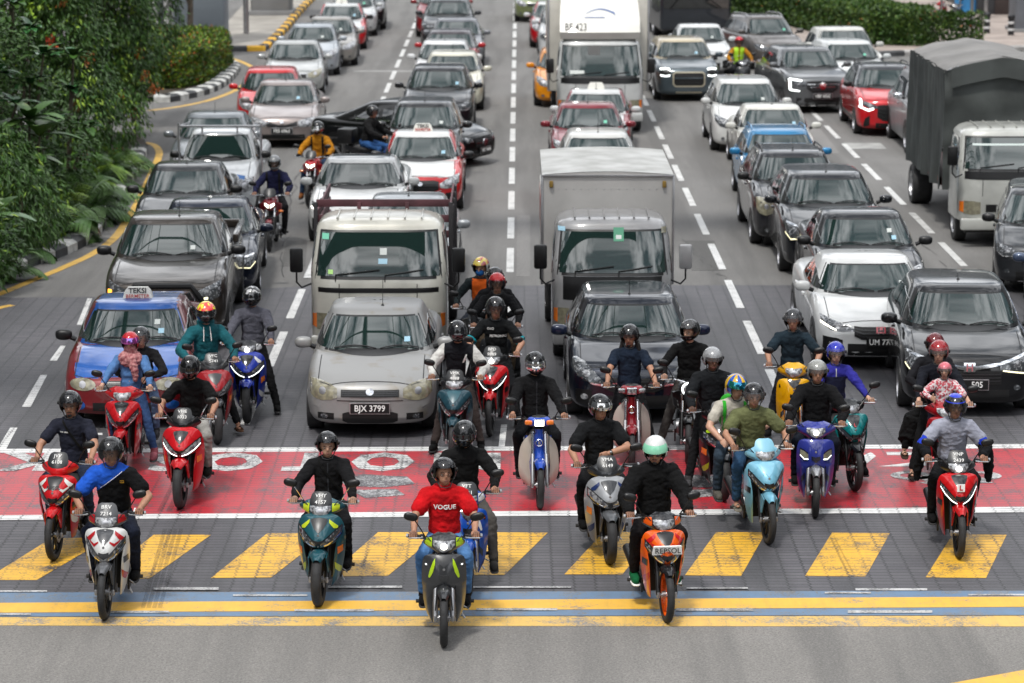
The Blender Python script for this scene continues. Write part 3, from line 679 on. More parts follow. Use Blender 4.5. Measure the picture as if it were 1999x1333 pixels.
    for k in range(opt.get('stick', 1 if rnd.random() < .7 else 0)):
        x = w0*rnd.choice((.40, .47, .33)); z = cz + .10 + .10*k; mcol = rnd.choice((M('sticker_white', (.5, .53, .51), .5), M('sticker_blue', (.3, .5, .62), .5), M('sticker_green', (.15, .5, .35), .5)))
        patch(st, wt, rectc(x, x+.075, z+.055, z), 'F', mcol, .013, 1, 1, 0)
    if st.f: fin(st, 'windscreen_stickers', gl)
    wp = MB()
    for x0, x1 in ((-.62, .04), (.10, .70)):
        pts = []
        for k in range(7):
            x = (x0+(x1-x0)*k/6)*w0; zz = cz + .025 + .035*math.sin(math.pi*k/6)
            h = at_.ray_cast(Vector((x, -9, zz)), Vector((0, 1, 0))); pts.append(h[0] + Vector((0, -.025, .012)))
        wp.tube(pts, .009, BLK, 5)
    fin(wp, 'wiper', root)
    if not opt.get('noside'):
        for d in 'LR':
            sg = MB(); z1 = cz + .03; z2 = H - .20; ymid = (hood+T['rr'])/2 + .40
            yfA = hood + .30; yfB = T['rf'] + .08
            wins = [[(yfA, z1+.04, z1), (yfB, z2-.02, z1), (ymid-.05, z2+.01, z1)], [(ymid+.04, z2+.01, z1), (T['rr']-.25, z2-.03, z1+.01), (T['rr']+.12, z2-.10, z1+.03), (T['rr']+(.25 if T['bs']-T['rr'] > .4 else .3), z2-.2, z1+.12)]]
            if T['rr']-ymid > 1.3: wins = [wins[0], [(ymid+.04, z2+.01, z1), (ymid+.85, z2+.0, z1)], [(ymid+.93, z2, z1+.01), (T['rr']-.1, z2-.06, z1+.02), (T['rr']+.12, z2-.2, z1+.1)]]
            for c_ in wins:
                sg = MB(); patch(sg, at_, c_, d, SGL, .007, 5, 5, .01); fin(sg, 'side_window', root)
            if opt.get('chrome_line'):
                cl = MB(); patch(cl, at_, [(yfA, z1, z1-.025), (T['rr']+.2, z1+.02, z1-.005)], d, CHR, .008, 8, 1, .01); fin(cl, 'window_trim', root)
            hd = MB()
            for yy in (hood+1.05, ymid+.75):
                if yy < L-1: patch(hd, ht, rectc(yy, yy+.17, cz-.16, cz-.19), d, opt.get('handle', P), .03, 3, 1, .03)
            fin(hd, 'door_handle', root)
        rw = MB(); patch(rw, ct, [(-w0*.7, H-.27, T['rz']+.08), (w0*.7, H-.27, T['rz']+.08)], 'B', SGL, .007, 8, 5, .01); fin(rw, 'rear_window', root)
    # face
    subs = {'HL': opt.get('hl', LEN), 'PNT': P, 'BADGE': opt.get('badge', CHR), 'TRIM': opt.get('trim', CHR), 'DRL': opt.get('drl', LEN)}
    order = 0
    for part, mat, cols, mir in FACE[face]:
        mat = subs.get(mat, mat) if isinstance(mat, str) else mat; order += 1
        off = .006 + .004*(part in ('badge', 'running_light', 'fog_lamp', 'chrome_bar', 'chrome_strip', 'grille_badge', 'indicator', 'grille')) + .006*(part in ('badge', 'grille_badge', 'indicator', 'running_light', 'chrome_bar')) + .014*(part == 'badge') + (.018 if part == 'badge_centre' else 0) + (.026 if part == 'bumper_guard' else 0)
        for sg_ in ((1, -1) if mir else (1,)):
            b = MB(); cc = [(sg_*x*w0, zf(a), zf(c)) for x, a, c in cols]
            if sg_ < 0: cc = cc[::-1]
            if abs(cc[0][0]-cc[-1][0]) < 1e-6: continue
            patch(b, ht, cc, 'F', mat, off, 5, 5, .02)
            if part == 'grille' and b.f:
                for q in range(1, 4):
                    fq = q/4; bar = [(sg_*x*w0*.97, zf(a*(1-fq)+c*fq)+.007, zf(a*(1-fq)+c*fq)-.007) for x, a, c in cols]
                    patch(b, ht, bar, 'F', opt.get('bars', plast('2a2b2d', .3)), off+.006, 5, 1, .01)
            if b.f:
                o_ = fin(b, part, root)
                if part == 'headlight' and mat in (DLEN, LEN, YLEN, opt.get('hl')):
                    cx = sum(x for x, a, c in cols)/len(cols); cz_ = sum((a+c)/2 for x, a, c in cols)/len(cols)
                    pj = MB(); patch(pj, ht, circ(sg_*cx*w0, zf(cz_), .045), 'F', LEN if mat is DLEN else ALU, off+.004, 1, 5, 0)
                    if opt.get('lit'): patch(pj, ht, circ(sg_*cx*w0, zf(cz_), .03), 'F', LIT, off+.008, 1, 5, 0)
                    fin(pj, 'reflector', o_)
    if plate:
        pb = MB(); z = zf(opt.get('pz', .42)); px_ = opt.get('px', 0); h0 = ht.ray_cast(Vector((px_, -9, z)), Vector((0, 1, 0)))[0].y - .03
        pw, ph = opt.get('pw', .50), .13
        pb.box((px_, h0, z), (pw, .015, ph), opt.get('pbg', PLB), .004)
        pb.box((px_, h0+.004, z), (pw+.02, .012, ph+.02), opt.get('pfr', STL), .003)
        put_text(pb, plate, .115, Matrix.Translation((px_, h0-.009, z)) @ RXF, TXK if opt.get('pbg') else TXW, .012, sx=.92)
        fin(pb, 'number_plate', root, smooth=False)
    if opt.get('hbadge'):
        z = zf(.78); 
        hx = MB(); y0 = ht.ray_cast(Vector((0, -9, z)), Vector((0, 1, 0)))[0].y - .042
        put_text(hx, 'H', .14, Matrix.Translation((0, y0, z-.005)) @ RXF, opt['hbadge'], .02); fin(hx, 'emblem', root, smooth=False)
    # mirrors
    for sx in (-1, 1):
        mm = MB(); mp = opt.get('mirror', P); mx_, my_, mz_ = sx*(w0+.10), hood+.34, cz+.07
        mm.ell((mx_, my_, mz_), (.115, .075, .075), mp, 16, 10, .75)
        mm.tube([(sx*(w0-.06), my_+.02, mz_-.07), (sx*(w0+.03), my_, mz_-.03)], [.035, .03], BLK, 8)
        o_ = fin(mm, 'side_mirror', root)
        g2 = MB(); g2.ell((mx_, my_+.062, mz_), (.09, .02, .055), SGL, 12, 6, .8); fin(g2, 'mirror_glass', o_)
    r_ = T.get('wr', .315)
    for ya in (.82, L-.85):
        for sx in (-1, 1): wheel(root, sx*(w0-.10), ya-L/2, r_, .21, sx, opt.get('rim', ALU))
    if opt.get('ant', 1):
        an = MB(); ax, ay = opt.get('antp', (0, T['rf']+.12)); 
        z0 = ct.ray_cast(Vector((ax, ay, 5)), Vector((0, 0, -1)))[0].z if ay > T['rf']-.05 else H
        an.tube([(ax, ay, z0-.01), (ax, ay+.01, z0+.02)], [.03, .012], BLK, 8); an.tube([(ax, ay, z0+.01), (ax, ay+.12, z0+opt.get('antl', .22))], .0045, BLK, 5); fin(an, 'antenna', root)
    if opt.get('rails'):
        for sx in (-1, 1):
            rl = MB(); x = sx*w0*.66; pts = []
            for k in range(9):
                y = T['rf']+.2+(T['rr']-T['rf']-.4)*k/8; z0 = ct.ray_cast(Vector((x, y, 5)), Vector((0, 0, -1)))[0].z; pts.append((x, y, z0 + (.06 if 0 < k < 8 else .0)))
            rl.tube(pts, .018, opt.get('railm', BLK), 7); fin(rl, 'roof_rail', root)
    if opt.get('sun'):
        sr = MB(); patch(sr, ct, [(-w0*.6, T['rr']-.1, T['rf']+.02), (w0*.6, T['rr']-.1, T['rf']+.02)], 'T', SGL, .004, 8, 8, .005); fin(sr, 'glass_roof', root)
    if opt.get('taxi'):
        ts = MB(); y = T['rf']+.30; ww = .205
        rows = [[(sx*(ww-(0, .012, .03, .07)[k]), y + sy*(.085-.015*k), H-.02+(0, .05, .11, .16)[k]) for sx, sy in ((-1, -1), (1, -1), (1, 1), (-1, 1))] for k in range(4)]
        ts.grid(rows, M('taxi_sign_white', (.75, .74, .68), .4), cv=True); ts.add(rows[-1], [(0, 1, 2, 3)], M('taxi_sign_white', (.75, .74, .68), .4))
        if opt['taxi'] != 1:
            X = Matrix.Translation((0, y-.062, H+.095)) @ Matrix.Rotation(R(-18), 4, 'X') @ RXF
            put_text(ts, opt['taxi'][0], .10, X, TXK, .02); X = Matrix.Translation((0, y-.080, H+.022)) @ Matrix.Rotation(R(-18), 4, 'X') @ RXF; put_text(ts, opt['taxi'][1], .07, X, REDL, .005)
        fin(ts, 'taxi_roof_sign', root, smooth=False)
    return fin, ht, ct
NCAR = [0]
GRP = 'cars queuing at the junction'
def car(label, kind, px, py, yaw, col, face, plate=None, cat='car', roofpx=False, metal=.25, dirt=.12, **opt):
    T = dict(KIND[kind]); T.update(opt.pop('dim', {})); T['paint'] = paint(col, metal, dirt) if isinstance(col, str) else col
    if opt.get('roof'): T['roofpaint'] = paint(opt['roof'], .1)
    if roofpx: p = at(px, py, T['H']-.06); yl = T['rf']-.05
    else: p = at(px, py, T['cz']); yl = T['hood']
    d = Matrix.Rotation(R(yaw), 3, 'Z') @ Vector((0, T['L']/2-yl, 0))
    root = E({'pickup': 'pickup_truck', 'suv': 'suv', 'mpv': 'people_carrier', 'hatch': 'hatchback_car', 'sedan': 'sedan_car'}[kind], (p.x+d.x, p.y+d.y, 0), yaw, label, cat, GRP)
    root['_T'] = 0; del root['_T']
    fin, ht, ct = mk_car(root, T, face, plate, opt)
    return root, T, fin, ht, ct
SILV, SIL2 = '9a9a98', 'a9adb0'
def cars():
    # left lanes, near to far
    r, T, fin, ht, ct = car('blue and dark red taxi with a TEKSI roof sign, leftmost car of the front row', 'sedan', 257, 671, 2, '12509c', 'taxi', None, 'taxi', hl=YLEN, mirror=BLK, low=paint('6a0f16', .15), taxi=('TEKSI', 'BERMETER'), ant=0, dim=dict(W=1.69, H=1.42, hn=.70), stick=2, metal=.15, dirt=.2)
    r, T, fin, ht, ct = car('brown-grey pickup truck with black front guard and lit orange indicator behind the blue taxi', 'pickup', 331, 503, 2, '3b3530', 'pickup', None, 'pickup truck', mirror=BLK, dim=dict(bed=1, wr=.38, zb=.3), antp=(.1, 1.95), metal=.5)
    L = T['L']; w0 = T['W']/2; b = MB()
    for sx in (-1, 1): b.box((sx*(w0-.07), 4.4, 1.2), (.09, 1.75, .14), T['paint'], .02)
    b.box((0, 5.22, 1.2), (T['W']-.2, .08, .14), T['paint'], .02); b.box((0, 4.35, 1.13), (T['W']-.24, 1.6, .02), GRL)
    fin(b, 'load_bed', r); g = MB()
    g.tube([(-w0*.72, -.03, .52), (-w0*.60, -.10, .84), (-w0*.45, -.12, 1.04), (w0*.45, -.12, 1.04), (w0*.60, -.10, .84), (w0*.72, -.03, .52)], .05, BLK, 8); g.box((0, -.06, .42), (w0*1.5, .16, .22), BLK, .05); fin(g, 'front_guard', r)
    em = MB(); em.lathe([(.05, 0), (.065, -.01), (.08, 0)], (0, .01, .86), (0, 1, 0), CHR, 20); em.X = Matrix.Translation((0, -.005, .86)) @ Matrix.Diagonal((1.5, 1, 1, 1)); em.lathe([(.062, 0), (.072, -.012), (.082, 0)], (0, 0, 0), (0, 1, 0), CHR, 24); fin(em, 'emblem', r)
    car('dark grey sedan beside the planting, just behind the brown-grey pickup', 'sedan', 357, 381, 1, '232426', 'sedan', mirror=BLK, metal=.4)
    car('dark navy sedan with a bright hooked running light, half hidden behind the brown-grey pickup', 'sedan', 404, 459, 3, '10192c', 'hrv', dim=dict(W=1.78, L=4.55), metal=.4)
    r, T, fin, ht, ct = car('small white pickup with a pipe rack and a blue stripe on its bonnet', 'pickup', 427, 312, 0, 'b9bcbe', 'old', None, 'pickup truck', mirror=BLK, ant=0, dim=dict(W=1.6, H=1.68, hood=.95, cz=1.12, hn=.86, rf=1.42, rr=2.2, bs=2.5, L=4.6, bed=1), metal=0)
    w0 = T['W']/2; b = MB()
    y = 1.25
    for sx in (-1, 1): b.tube([(sx*(w0+.02), y, .6), (sx*(w0+.02), y, 1.82)], .024, STL, 6); b.tube([(sx*(w0+.02), y, 1.45), (sx*(w0-.2), y, 1.76)], .016, STL, 6); b.tube([(sx*(w0+.02), y, 1.76), (sx*(w0+.02), 3.2, 1.62)], .018, STL, 6)
    b.tube([(-w0-.02, y, 1.76), (w0+.02, y, 1.76)], .024, STL, 6)
    for x in (-.35, .35): b.tube([(x, y, 1.76), (x, y, 1.62)], .018, STL, 6)
    fin(b, 'pipe_rack', r); b = MB(); patch(b, ht, [(-w0*.9, .30, .12), (w0*.9, .30, .12)], 'T', M('blue_stripe', '1d5c9c', .4), .006, 10, 3, .01); fin(b, 'blue_stripe', r)
    car('silver-grey car with a raised pipe across its roof, right behind the small white pickup', 'sedan', 418, 226, 0, '6f7478', 'sedan', roofpx=True, metal=.4)
    car('beige-grey sedan with a V-shaped grille and plate PES 6963, behind the yellow-jacket rider', 'sedan', 555, 203, 1, '8c827f', 'vgrille', 'PES 6963', dim=dict(W=1.74), metal=.4)
    car('small bright red car beside the curved black and white kerb', 'hatch', 528, 176, 3, 'b60f16', 'sedan', metal=.05)
    car('white-silver sedan with one big lamp showing, behind the small red car', 'sedan', 575, 117, 2, 'a3a5a4', 'sedan', hl=YLEN, metal=.3)
    car('pale silver hatchback second in line behind the small red car', 'hatch', 609, 81, 2, '9aa0a6', 'sedan', metal=.4)
    car('beige-silver sedan in front of the far red and white taxi', 'sedan', 645, 66, 2, '908d88', 'sedan', metal=.4)
    car('far red and white taxi in the left queue near the yellow kerb', 'sedan', 666, 38, 2, 'b7b9b9', 'sedan', None, 'taxi', low=paint('b01018', .05), taxi=1, mirror=BLK, metal=0)
    car('white car at the far end of the left queue, second last', 'hatch', 690, 14, 2, 'b5b7b7', 'sedan')
    car('black car behind the white one at the far end of the left queue', 'suv', 705, -4, 2, '1a1b1d', 'sedan')
    # second column
    r, T, fin, ht, ct = car('old silver sedan with worn bonnet paint and plate BJX 3799 in the front row', 'sedan', 729, 687, 0, M('worn_silver', '8f8f8e', .5, .3, .25, var=0, col2='837d72', vs=3.4, thr=(.56, .70), crough=.25), 'old', 'BJX 3799', hl=YLEN, antp=(.09, 1.85), antl=.34, glass=GLS, stick=1, dim=dict(W=1.70, bow=.24))
    r, T, fin, ht, ct = car('silver car mostly hidden behind the white stake truck, right side showing', 'sedan', 797, 391, 0, '8d9194', 'sedan', roofpx=True, metal=.4, antl=.3)
    car('white sedan with a black glass roof beside the oncoming taxi, behind the stake truck', 'sedan', 701, 365, 0, 'c2c3c2', 'civic', sun=1, metal=0, dim=dict(W=1.84, L=4.85, hood=1.15), ant=0, drl=YDRL)
    car('white and red taxi with a cream roof sign, right beside the white sedan', 'sedan', 823, 312, 0, 'c4c5c4', 'vent', None, 'taxi', low=paint('b20d16', .05), taxi=('TEKSI', 'BERMETER'), mirror=BLK, metal=0, ant=0, dim=dict(W=1.70))
    car('black people carrier straight behind the white and red taxi', 'mpv', 829, 204, 0, '141517', 'suv', None, 'people carrier', roofpx=True, metal=.4)
    car('black luxury sedan with a star emblem standing crosswise over the lanes', 'sedan', 868, 236, 62, '060607', 'star', 'VET 9444', chrome_line=1, ant=0, dim=dict(W=1.76, L=4.3, H=1.43, rr=2.75, bs=4.0, rz=1.0), pz=.30, metal=.2, rim=STL)
    car('black SUV with yellowed headlamp, in front of the cream car in the centre-left queue', 'suv', 856, 174, 0, '17171b', 'suv', hl=YLEN, metal=.4, dim=dict(W=1.78))
    car('cream white car directly behind the black SUV with the yellowed lamp', 'hatch', 884, 106, 0, 'c3c1b2', 'sedan', roofpx=True, metal=0)
    car('pure white hatchback with white mirrors, behind the cream car', 'hatch', 868, 84, 0, 'c6c7c8', 'sedan', roofpx=True, metal=0)
    car('red car with a black roof behind the pure white hatchback', 'hatch', 879, 63, 0, 'a01018', 'sedan', roof='3a3338', roofpx=True, metal=.05)
    car('mid grey car between the red black-roofed car and the grey SUV', 'sedan', 892, 39, 0, '6d6f74', 'sedan', roofpx=True, metal=.4)
    car('dark grey SUV far up the centre-left queue', 'suv', 875, 30, 0, '2b2d31', 'suv', mirror=plast('2c2d30'), metal=.4)
    car('deep red SUV at the far end of the centre-left queue', 'suv', 862, 8, 0, '7c0f18', 'suv', metal=.2)
    # third column
    car('dark blue hatchback in the front row, in front of the grey box truck', 'hatch', 1233, 662, 0, '0e1522', 'myvi', None, dim=dict(W=1.74, L=3.9), mirror=paint('16203a', .3), metal=.5, antp=(0, 1.72), stick=0)
    car('small orange car with a white roof, just behind the grey box truck', 'hatch', 1168, 265, 0, 'b9502a', 'mini', roof='bdbdb9', roofpx=True, dim=dict(W=1.70, L=3.7, H=1.42), antl=.4, metal=0)
    car('maroon sedan directly behind the small orange car with the white roof', 'sedan', 1149, 251, 0, '741a26', 'sedan', metal=.3)
    car('white taxi with dark red flanks and a roof sign, behind the maroon sedan', 'sedan', 1163, 180, -3, 'b9bbbb', 'sedan', None, 'taxi', roofpx=True, low=paint('7d1420', .1), taxi=1, metal=0)
    car('orange-yellow taxi showing one flank left of the tall white box truck', 'hatch', 1103, 134, 0, 'd5860f', 'sedan', None, 'taxi', metal=0)
    car('white car with lit headlamp left of the tall white box truck', 'suv', 1105, 48, 0, 'b8babb', 'suv', metal=0, lit=1)
    car('far white and red taxi at the centre line', 'hatch', 1083, 34, 0, 'bcbebd', 'sedan', None, 'taxi', low=paint('a5101a', .05), metal=0)
    car('olive green van far away at the centre line', 'mpv', 1048, -14, 0, '6c7550', 'sedan', None, 'van')
    # fourth column
    car('blue-grey compact SUV with a cream roof, round lit lamps and plate VHC 9639', 'suv', 1337, 113, 3, '4a545a', 'mini', 'VHC 9639', roof='b3a890', trim=M('champagne_trim', (.5, .45, .34), .35, .4), dim=dict(H=1.62, hood=1.1), pbg=M('plate_white', (.5, .52, .5), .5), pz=.42, ant=0, metal=.4)
    car('white sedan behind the blue-grey compact SUV', 'sedan', 1371, 82, 2, 'c2c4c4', 'civic', metal=0)
    car('brown-grey people carrier turned slightly, beside the far bus', 'mpv', 1512, 67, 13, '55504d', 'suv', None, 'people carrier', rails=1, railm=STL, metal=.4)
    car('white pickup truck just below the long hedge, behind another white car', 'pickup', 1645, 57, 6, 'b9b9b4', 'suv', None, 'pickup truck', roofpx=True, dim=dict(L=4.6), metal=0)
    car('white car just behind the bright red SUV', 'suv', 1668, 117, 6, 'bfc2c2', 'suv', metal=0, dim=dict(H=1.6))
    car('grey SUV with C-shaped running lights, left of the bright red SUV', 'suv', 1588, 133, 8, '5d5f61', 'cshape', 'VBF 6532', dim=dict(W=1.84, hn=.96, L=4.6), pw=.5, pz=.36, metal=.5)
    car('bright red SUV with a black roof and L-shaped running lights', 'suv', 1736, 171, 0, 'b20c17', 'sharp', None, roof='2a2c30', rails=1, mirror=BLK, clad=1, metal=.1)
    car('silver SUV with chrome door mirror, left of the canvas-covered truck', 'suv', 1842, 195, 0, M('matt_silver', '8d8e90', .38, .35, .15, .3, var=.1), 'suv', None, rails=1, railm=STL, mirror=CHR, clad=0, dim=dict(W=1.86, H=1.82, L=4.75, wr=.38, cz=1.22, hn=1.02, hood=1.15, rf=1.9, rz=1.2), metal=.15)
    car('white people carrier with a large dark windscreen, behind the white sedan', 'mpv', 1459, 205, 0, 'c3c4c2', 'sedan', None, 'people carrier', hl=DLEN, dim=dict(W=1.74, H=1.6, hood=.85), antp=(-.15, 1.7), metal=0)
    car('white sedan between the white people carrier and the blue car', 'sedan', 1508, 210, 0, 'c5c4bd', 'sedan', roofpx=True, metal=0, antl=.3)
    car('sky blue hatchback behind the dark grey SUV with roof rails', 'hatch', 1522, 258, 0, '1f719f', 'sedan', roofpx=True, metal=.2, ant=0, rails=1, railm=paint('1f719f', .2))
    car('dark grey SUV with roof rails and a yellowed headlamp', 'suv', 1549, 301, 0, '1b1b20', 'old', hl=YLEN, roofpx=True, rails=1, mirror=BLK, metal=.4, dim=dict(W=1.74, H=1.62))
    car('black-navy SUV with slim lit running light, behind the black sedan', 'suv', 1621, 401, 0, '0d1016', 'hrv', dim=dict(W=1.84, L=4.6), drl=YDRL, metal=.4)
    car('black sedan with black mirrors between the white sedan and the black-navy SUV', 'sedan', 1693, 483, 0, '15161a', 'sedan', mirror=BLK, dim=dict(W=1.80), metal=.4, ant=0, stick=2)
    car('white sedan with a red emblem and plate UM 771 in the right-hand lane', 'sedan', 1703, 574, 0, 'c6c7c6', 'civic', 'UM 771', badge=M('red_badge', (.45, .02, .04), .3, 0, 1), hbadge=CHR, dim=dict(W=1.80, L=4.6, H=1.42, hn=.72), pz=.46, pw=.4, pfr=BLK, ant=0, metal=0)
    car('black crossover with a chrome grille bar and plate ending 505, front row right', 'suv', 1881, 640, -4, '0a0a0d', 'hrv', '       505', hbadge=CHR, dim=dict(W=1.78, L=4.3, H=1.54, hn=.84, cz=1.04, rr=3.5, tumble=1.05), pz=.42, mirror=paint('141416', .2), metal=.4, antp=(0, 2.1), antl=.08)
    car('dark people carrier at the right edge below the canvas truck', 'mpv', 2040, 440, -10, '2c2e31', 'suv', None, 'people carrier', mirror=BLK, metal=.4)
    car('blue-grey car cut off by the right edge of the photo', 'sedan', 2112, 520, -10, '46536b', 'sedan', metal=.4)
# ---------------------------------------------------------------- motorcycles
_mesh = {}
def cached(key, fn, name, parent):
    if key not in _mesh:
        o = fn(); _mesh[key] = o.data; o.parent = parent; return o
    o = bpy.data.objects.new(name, _mesh[key]); C.objects.link(o); o.parent = parent; return o
BR = .285
def bwheel(root, y, r, rw, rimm, front):
    pre = 'front' if front else 'rear'
    def tyre():
        b = MB(); prof = [(r-rw*1.0+rw*1.0*math.cos(t)*1.0 - 0.0, rw*.92*math.sin(t)) for t in [math.pi*(k/10-.5)*1.5 for k in range(11)]]
        b.lathe(prof, (0, 0, r), (1, 0, 0), RUB, 40); return b.build(pre+'_tyre', None, 60)
    def rim():
        b = MB(); ri = r-rw*1.5
        b.lathe([(ri+.012, -rw*.62), (ri-.012, -rw*.5), (ri-.016, 0), (ri-.012, rw*.5), (ri+.012, rw*.62)], (0, 0, r), (1, 0, 0), rimm, 40)
        for k in range(5):
            a = 2*math.pi*k/5; rot = Matrix.Rotation(a, 3, 'X')
            for s_ in (-.22, .22):
                rr_ = rot @ Matrix.Rotation(s_, 3, 'X'); b.box(Vector((0, 0, r)) + rr_ @ Vector((0, 0, ri*.52)), (.022, .018, ri*.92), rimm, .004, rr_, 1)
        b.lathe([(.001, -.05), (.035, -.05), (.035, .05), (.001, .05)], (0, 0, r), (1, 0, 0), STL, 14)
        b.lathe([(.085, .052), (.085, .056), (.045, .056), (.045, .052)], (0, 0, r), (1, 0, 0), STL, 24); return b.build(pre+'_rim', None, 35)
    w_ = bpy.data.objects.new(pre+'_wheel', None); C.objects.link(w_); w_.parent = root; w_.location = (0, y, 0)
    cached(('t', r, rw, pre), tyre, 'tyre', w_).name = 'tyre'
    cached(('r', r, rw, pre, rimm.name), rim, 'rim', w_).name = 'rim'
    return w_
SHIELD = {
 'sport': [(.905, 0, .10, .15, .19), (.885, 0, .17, .115, .20), (.83, 0, .20, .05, .21), (.765, 0, .195, -.005, .20), (.705, 0, .165, -.035, .15), (.65, 0, .115, -.035, .06), (.605, 0, .055, -.01, .02), (.585, 0, .012, .01, .02)],
 'scooter': [(.93, 0, .09, .16, .20), (.905, 0, .165, .12, .20), (.84, 0, .21, .05, .22), (.76, 0, .222, -.01, .22), (.70, 0, .205, -.04, .18), (.655, 0, .15, -.035, .09), (.62, 0, .07, -.01, .03), (.605, 0, .02, .01, .02)],
 'cub': [(.84, .03, .08, .285, .30), (.76, .045, .165, .28, .32), (.66, .06, .215, .275, .34), (.52, .075, .235, .275, .35), (.38, .085, .235, .28, .35), (.27, .095, .205, .29, .36), (.20, .11, .15, .31, .38)],
 'slim': [(.88, 0, .12, .14, .17), (.86, 0, .165, .12, .18), (.80, 0, .185, .085, .19), (.70, 0, .192, .06, .20), (.61, 0, .192, .06, .21), (.565, .07, .19, .09, .22), (.46, .092, .185, .13, .25), (.33, .098, .17, .18, .29), (.23, .10, .148, .23, .33), (.16, .10, .12, .28, .37)]}
WING = {'sport': [(.80, .185, .20, .20, .27), (.70, .165, .207, .14, .27), (.60, .150, .205, .12, .28), (.50, .140, .195, .13, .30), (.38, .130, .175, .17, .34), (.27, .115, .15, .23, .38), (.17, .10, .115, .31, .42)],
 'scooter': [(.78, .19, .222, .18, .26), (.68, .165, .23, .12, .27), (.56, .145, .225, .10, .28), (.44, .13, .21, .12, .30), (.31, .115, .185, .17, .33), (.19, .10, .145, .24, .37), (.13, .08, .10, .30, .39)]}
def shell(rows, mats, nx=7, th=.018, kx=1.0):
    """mirrored front shell with a back skin"""
    Z = crom([(r[0], r[1]*kx, r[2]*kx) for r in rows], 3); Y = crom([(r[0], r[3], r[4]) for r in rows], 3)
    b = MB()
    for sx in (1, -1):
        f = []; k = []
        for a, c in zip(Z, Y):
            z, xi, xo = a; _, yi, yo = c; rf, rb = [], []
            xi = max(xi, 0)
            for i in range(nx+1):
                s_ = i/nx; x = xi + (xo-xi)*s_; y = yi + (yo-yi)*s_**2.0; rf.append(Vector((sx*x, y, z))); rb.append(Vector((sx*max(xi, x-th*.6*(s_ > .5)), y+th, z)))
            f.append(rf); k.append(rb)
        b.grid(f, mats[0]); b.grid(k, mats[1])
        b.grid([[r[-1] for r in f], [r[-1] for r in k]], mats[0]); b.grid([f[0], k[0]], mats[0]); b.grid([f[-1], k[-1]], mats[1])
    return b
def bike(label, style='sport', A='b01018', B='161618', px=None, py=None, hx=None, hy=None, hz=1.60, yaw=None, roll=0, steer=0, num=None, numc=None, lit=False, cowl='std', fend=None, rim=None, mir=True, visor=None,
         lampcol=None, acc=None, txt2=None, boxm=False, Bk=None, cacc=None, lite=0, drl=None, cat='motorcycle', shape='motorcycle'):
    zh = .85
    if px is not None:
        w0 = at(px, py)
        if yaw is None:
            Yh = w0.y + zh; u = (hx-999.5)/F_PX; v = (hy-666.5)/F_PX; dd = Vector((u, math.cos(TH)-v*math.sin(TH), -math.sin(TH)-v*math.cos(TH))); t = Yh/dd.y
            yaw = -math.degrees(math.atan2(dd.x*t - w0.x, zh)); Z = HC + dd.z*t
            print('RIDER', label[:30], 'yaw %.1f headtop %.2f' % (yaw, Z))
    else:
        h = at(hx, hy, hz); yaw = yaw or 0; o = Matrix.Rotation(R(yaw), 3, 'Z') @ Vector((0, zh, 0)); w0 = h - o; w0.z = 0
    root = E('motorcycle' if style == 'naked' else ('scooter' if style == 'scooter' else 'moped'), w0, 0, label, cat, 'motorcycles at the front of the traffic')
    root.rotation_euler = (0, R(roll), R(yaw)); Bk = paint(Bk, .1) if isinstance(Bk, str) else Bk
    a_ = paint(A, .15, .08, .3) if isinstance(A, str) else A; b_ = paint(B, .1, .08, .3) if isinstance(B, str) else B; blk = BLK
    fendm = paint(fend, .15, .08, .3) if isinstance(fend, str) else (fend or a_); acm = paint(acc, .1, .05) if acc else a_
    rm = rim or BLK; scoot = style == 'scooter'; rw = .058 if scoot else .042
    fw = bwheel(root, 0, BR, rw, rm, 1); bwheel(root, 1.24, BR, rw+.008, rm, 0)
    # fork, fender
    f = MB()
    for sx in (-1, 1):
        f.tube([(sx*.085, -.005, BR), (sx*.083, .05, .42), (sx*.08, .15, .62)], [.024, .026, .022], STL if style in ('cub', 'slim') else blk, 10); f.tube([(sx*.08, .13, .58), (sx*.075, .27, .86)], .017, CHR, 8)
        f.box((sx*.086, -.005, BR), (.03, .05, .06), STL, .008)
    f.box((.10, .07, BR+.03), (.035, .05, .09), blk, .01, Matrix.Rotation(R(-30), 3, 'X')); f.lathe([(.001, -.085), (.014, -.085), (.014, .085), (.001, .085)], (0, 0, BR), (1, 0, 0), STL, 10)
    f.build('fork', root)
    fm = MB(); rows = []; wd = .066 + (rw-.042)*1.1
    a0, a1 = (-38, 78) if style != 'naked' else (-30, 60)
    for k in range(15):
        an = R(a0 + (a1-a0)*k/14); rr = BR+.035; tp = 1 - .55*max(0, (-an-R(12))/R(26))**1.5 if an < R(-12) else 1
        c = Vector((0, -math.sin(an)*rr*-1, 0)); row = []
        for j in range(9):
            q = (j-4)/4; x = q*wd*tp; dr = -.045*abs(q)**3; row.append(Vector((x, math.sin(an)*(rr+dr), BR+math.cos(an)*(rr+dr))))
        rows.append(row)
    fm.grid(rows, fendm); fm.grid([[Vector((p.x*.9, p.y*.97, BR+(p.z-BR)*.97)) for p in r] for r in rows], blk)
    if style in ('sport', 'slim', 'scooter'):
        for sx in (-1, 1): fm.poly([(sx*wd, .06, BR+.28), (sx*wd, -.10, BR+.25), (sx*(wd+.012), -.02, BR+.08), (sx*(wd+.012), .05, BR+.10)], (sx*.012, 0, 0), fendm)
    fm.build('front_fender', root)
    # engine, frame, seat
    e = MB()
    e.box((0, .60, .34), (.24, .30, .20), STL if style == 'naked' else blk, .05); e.tube([(0, .42, .42), (0, .30, .44)], [.07, .06], STL, 10); e.lathe([(.001, -.15), (.09, -.15), (.10, -.11), (.10, .11), (.09, .15), (.001, .15)], (0, .66, .33), (1, 0, 0), STL, 18)
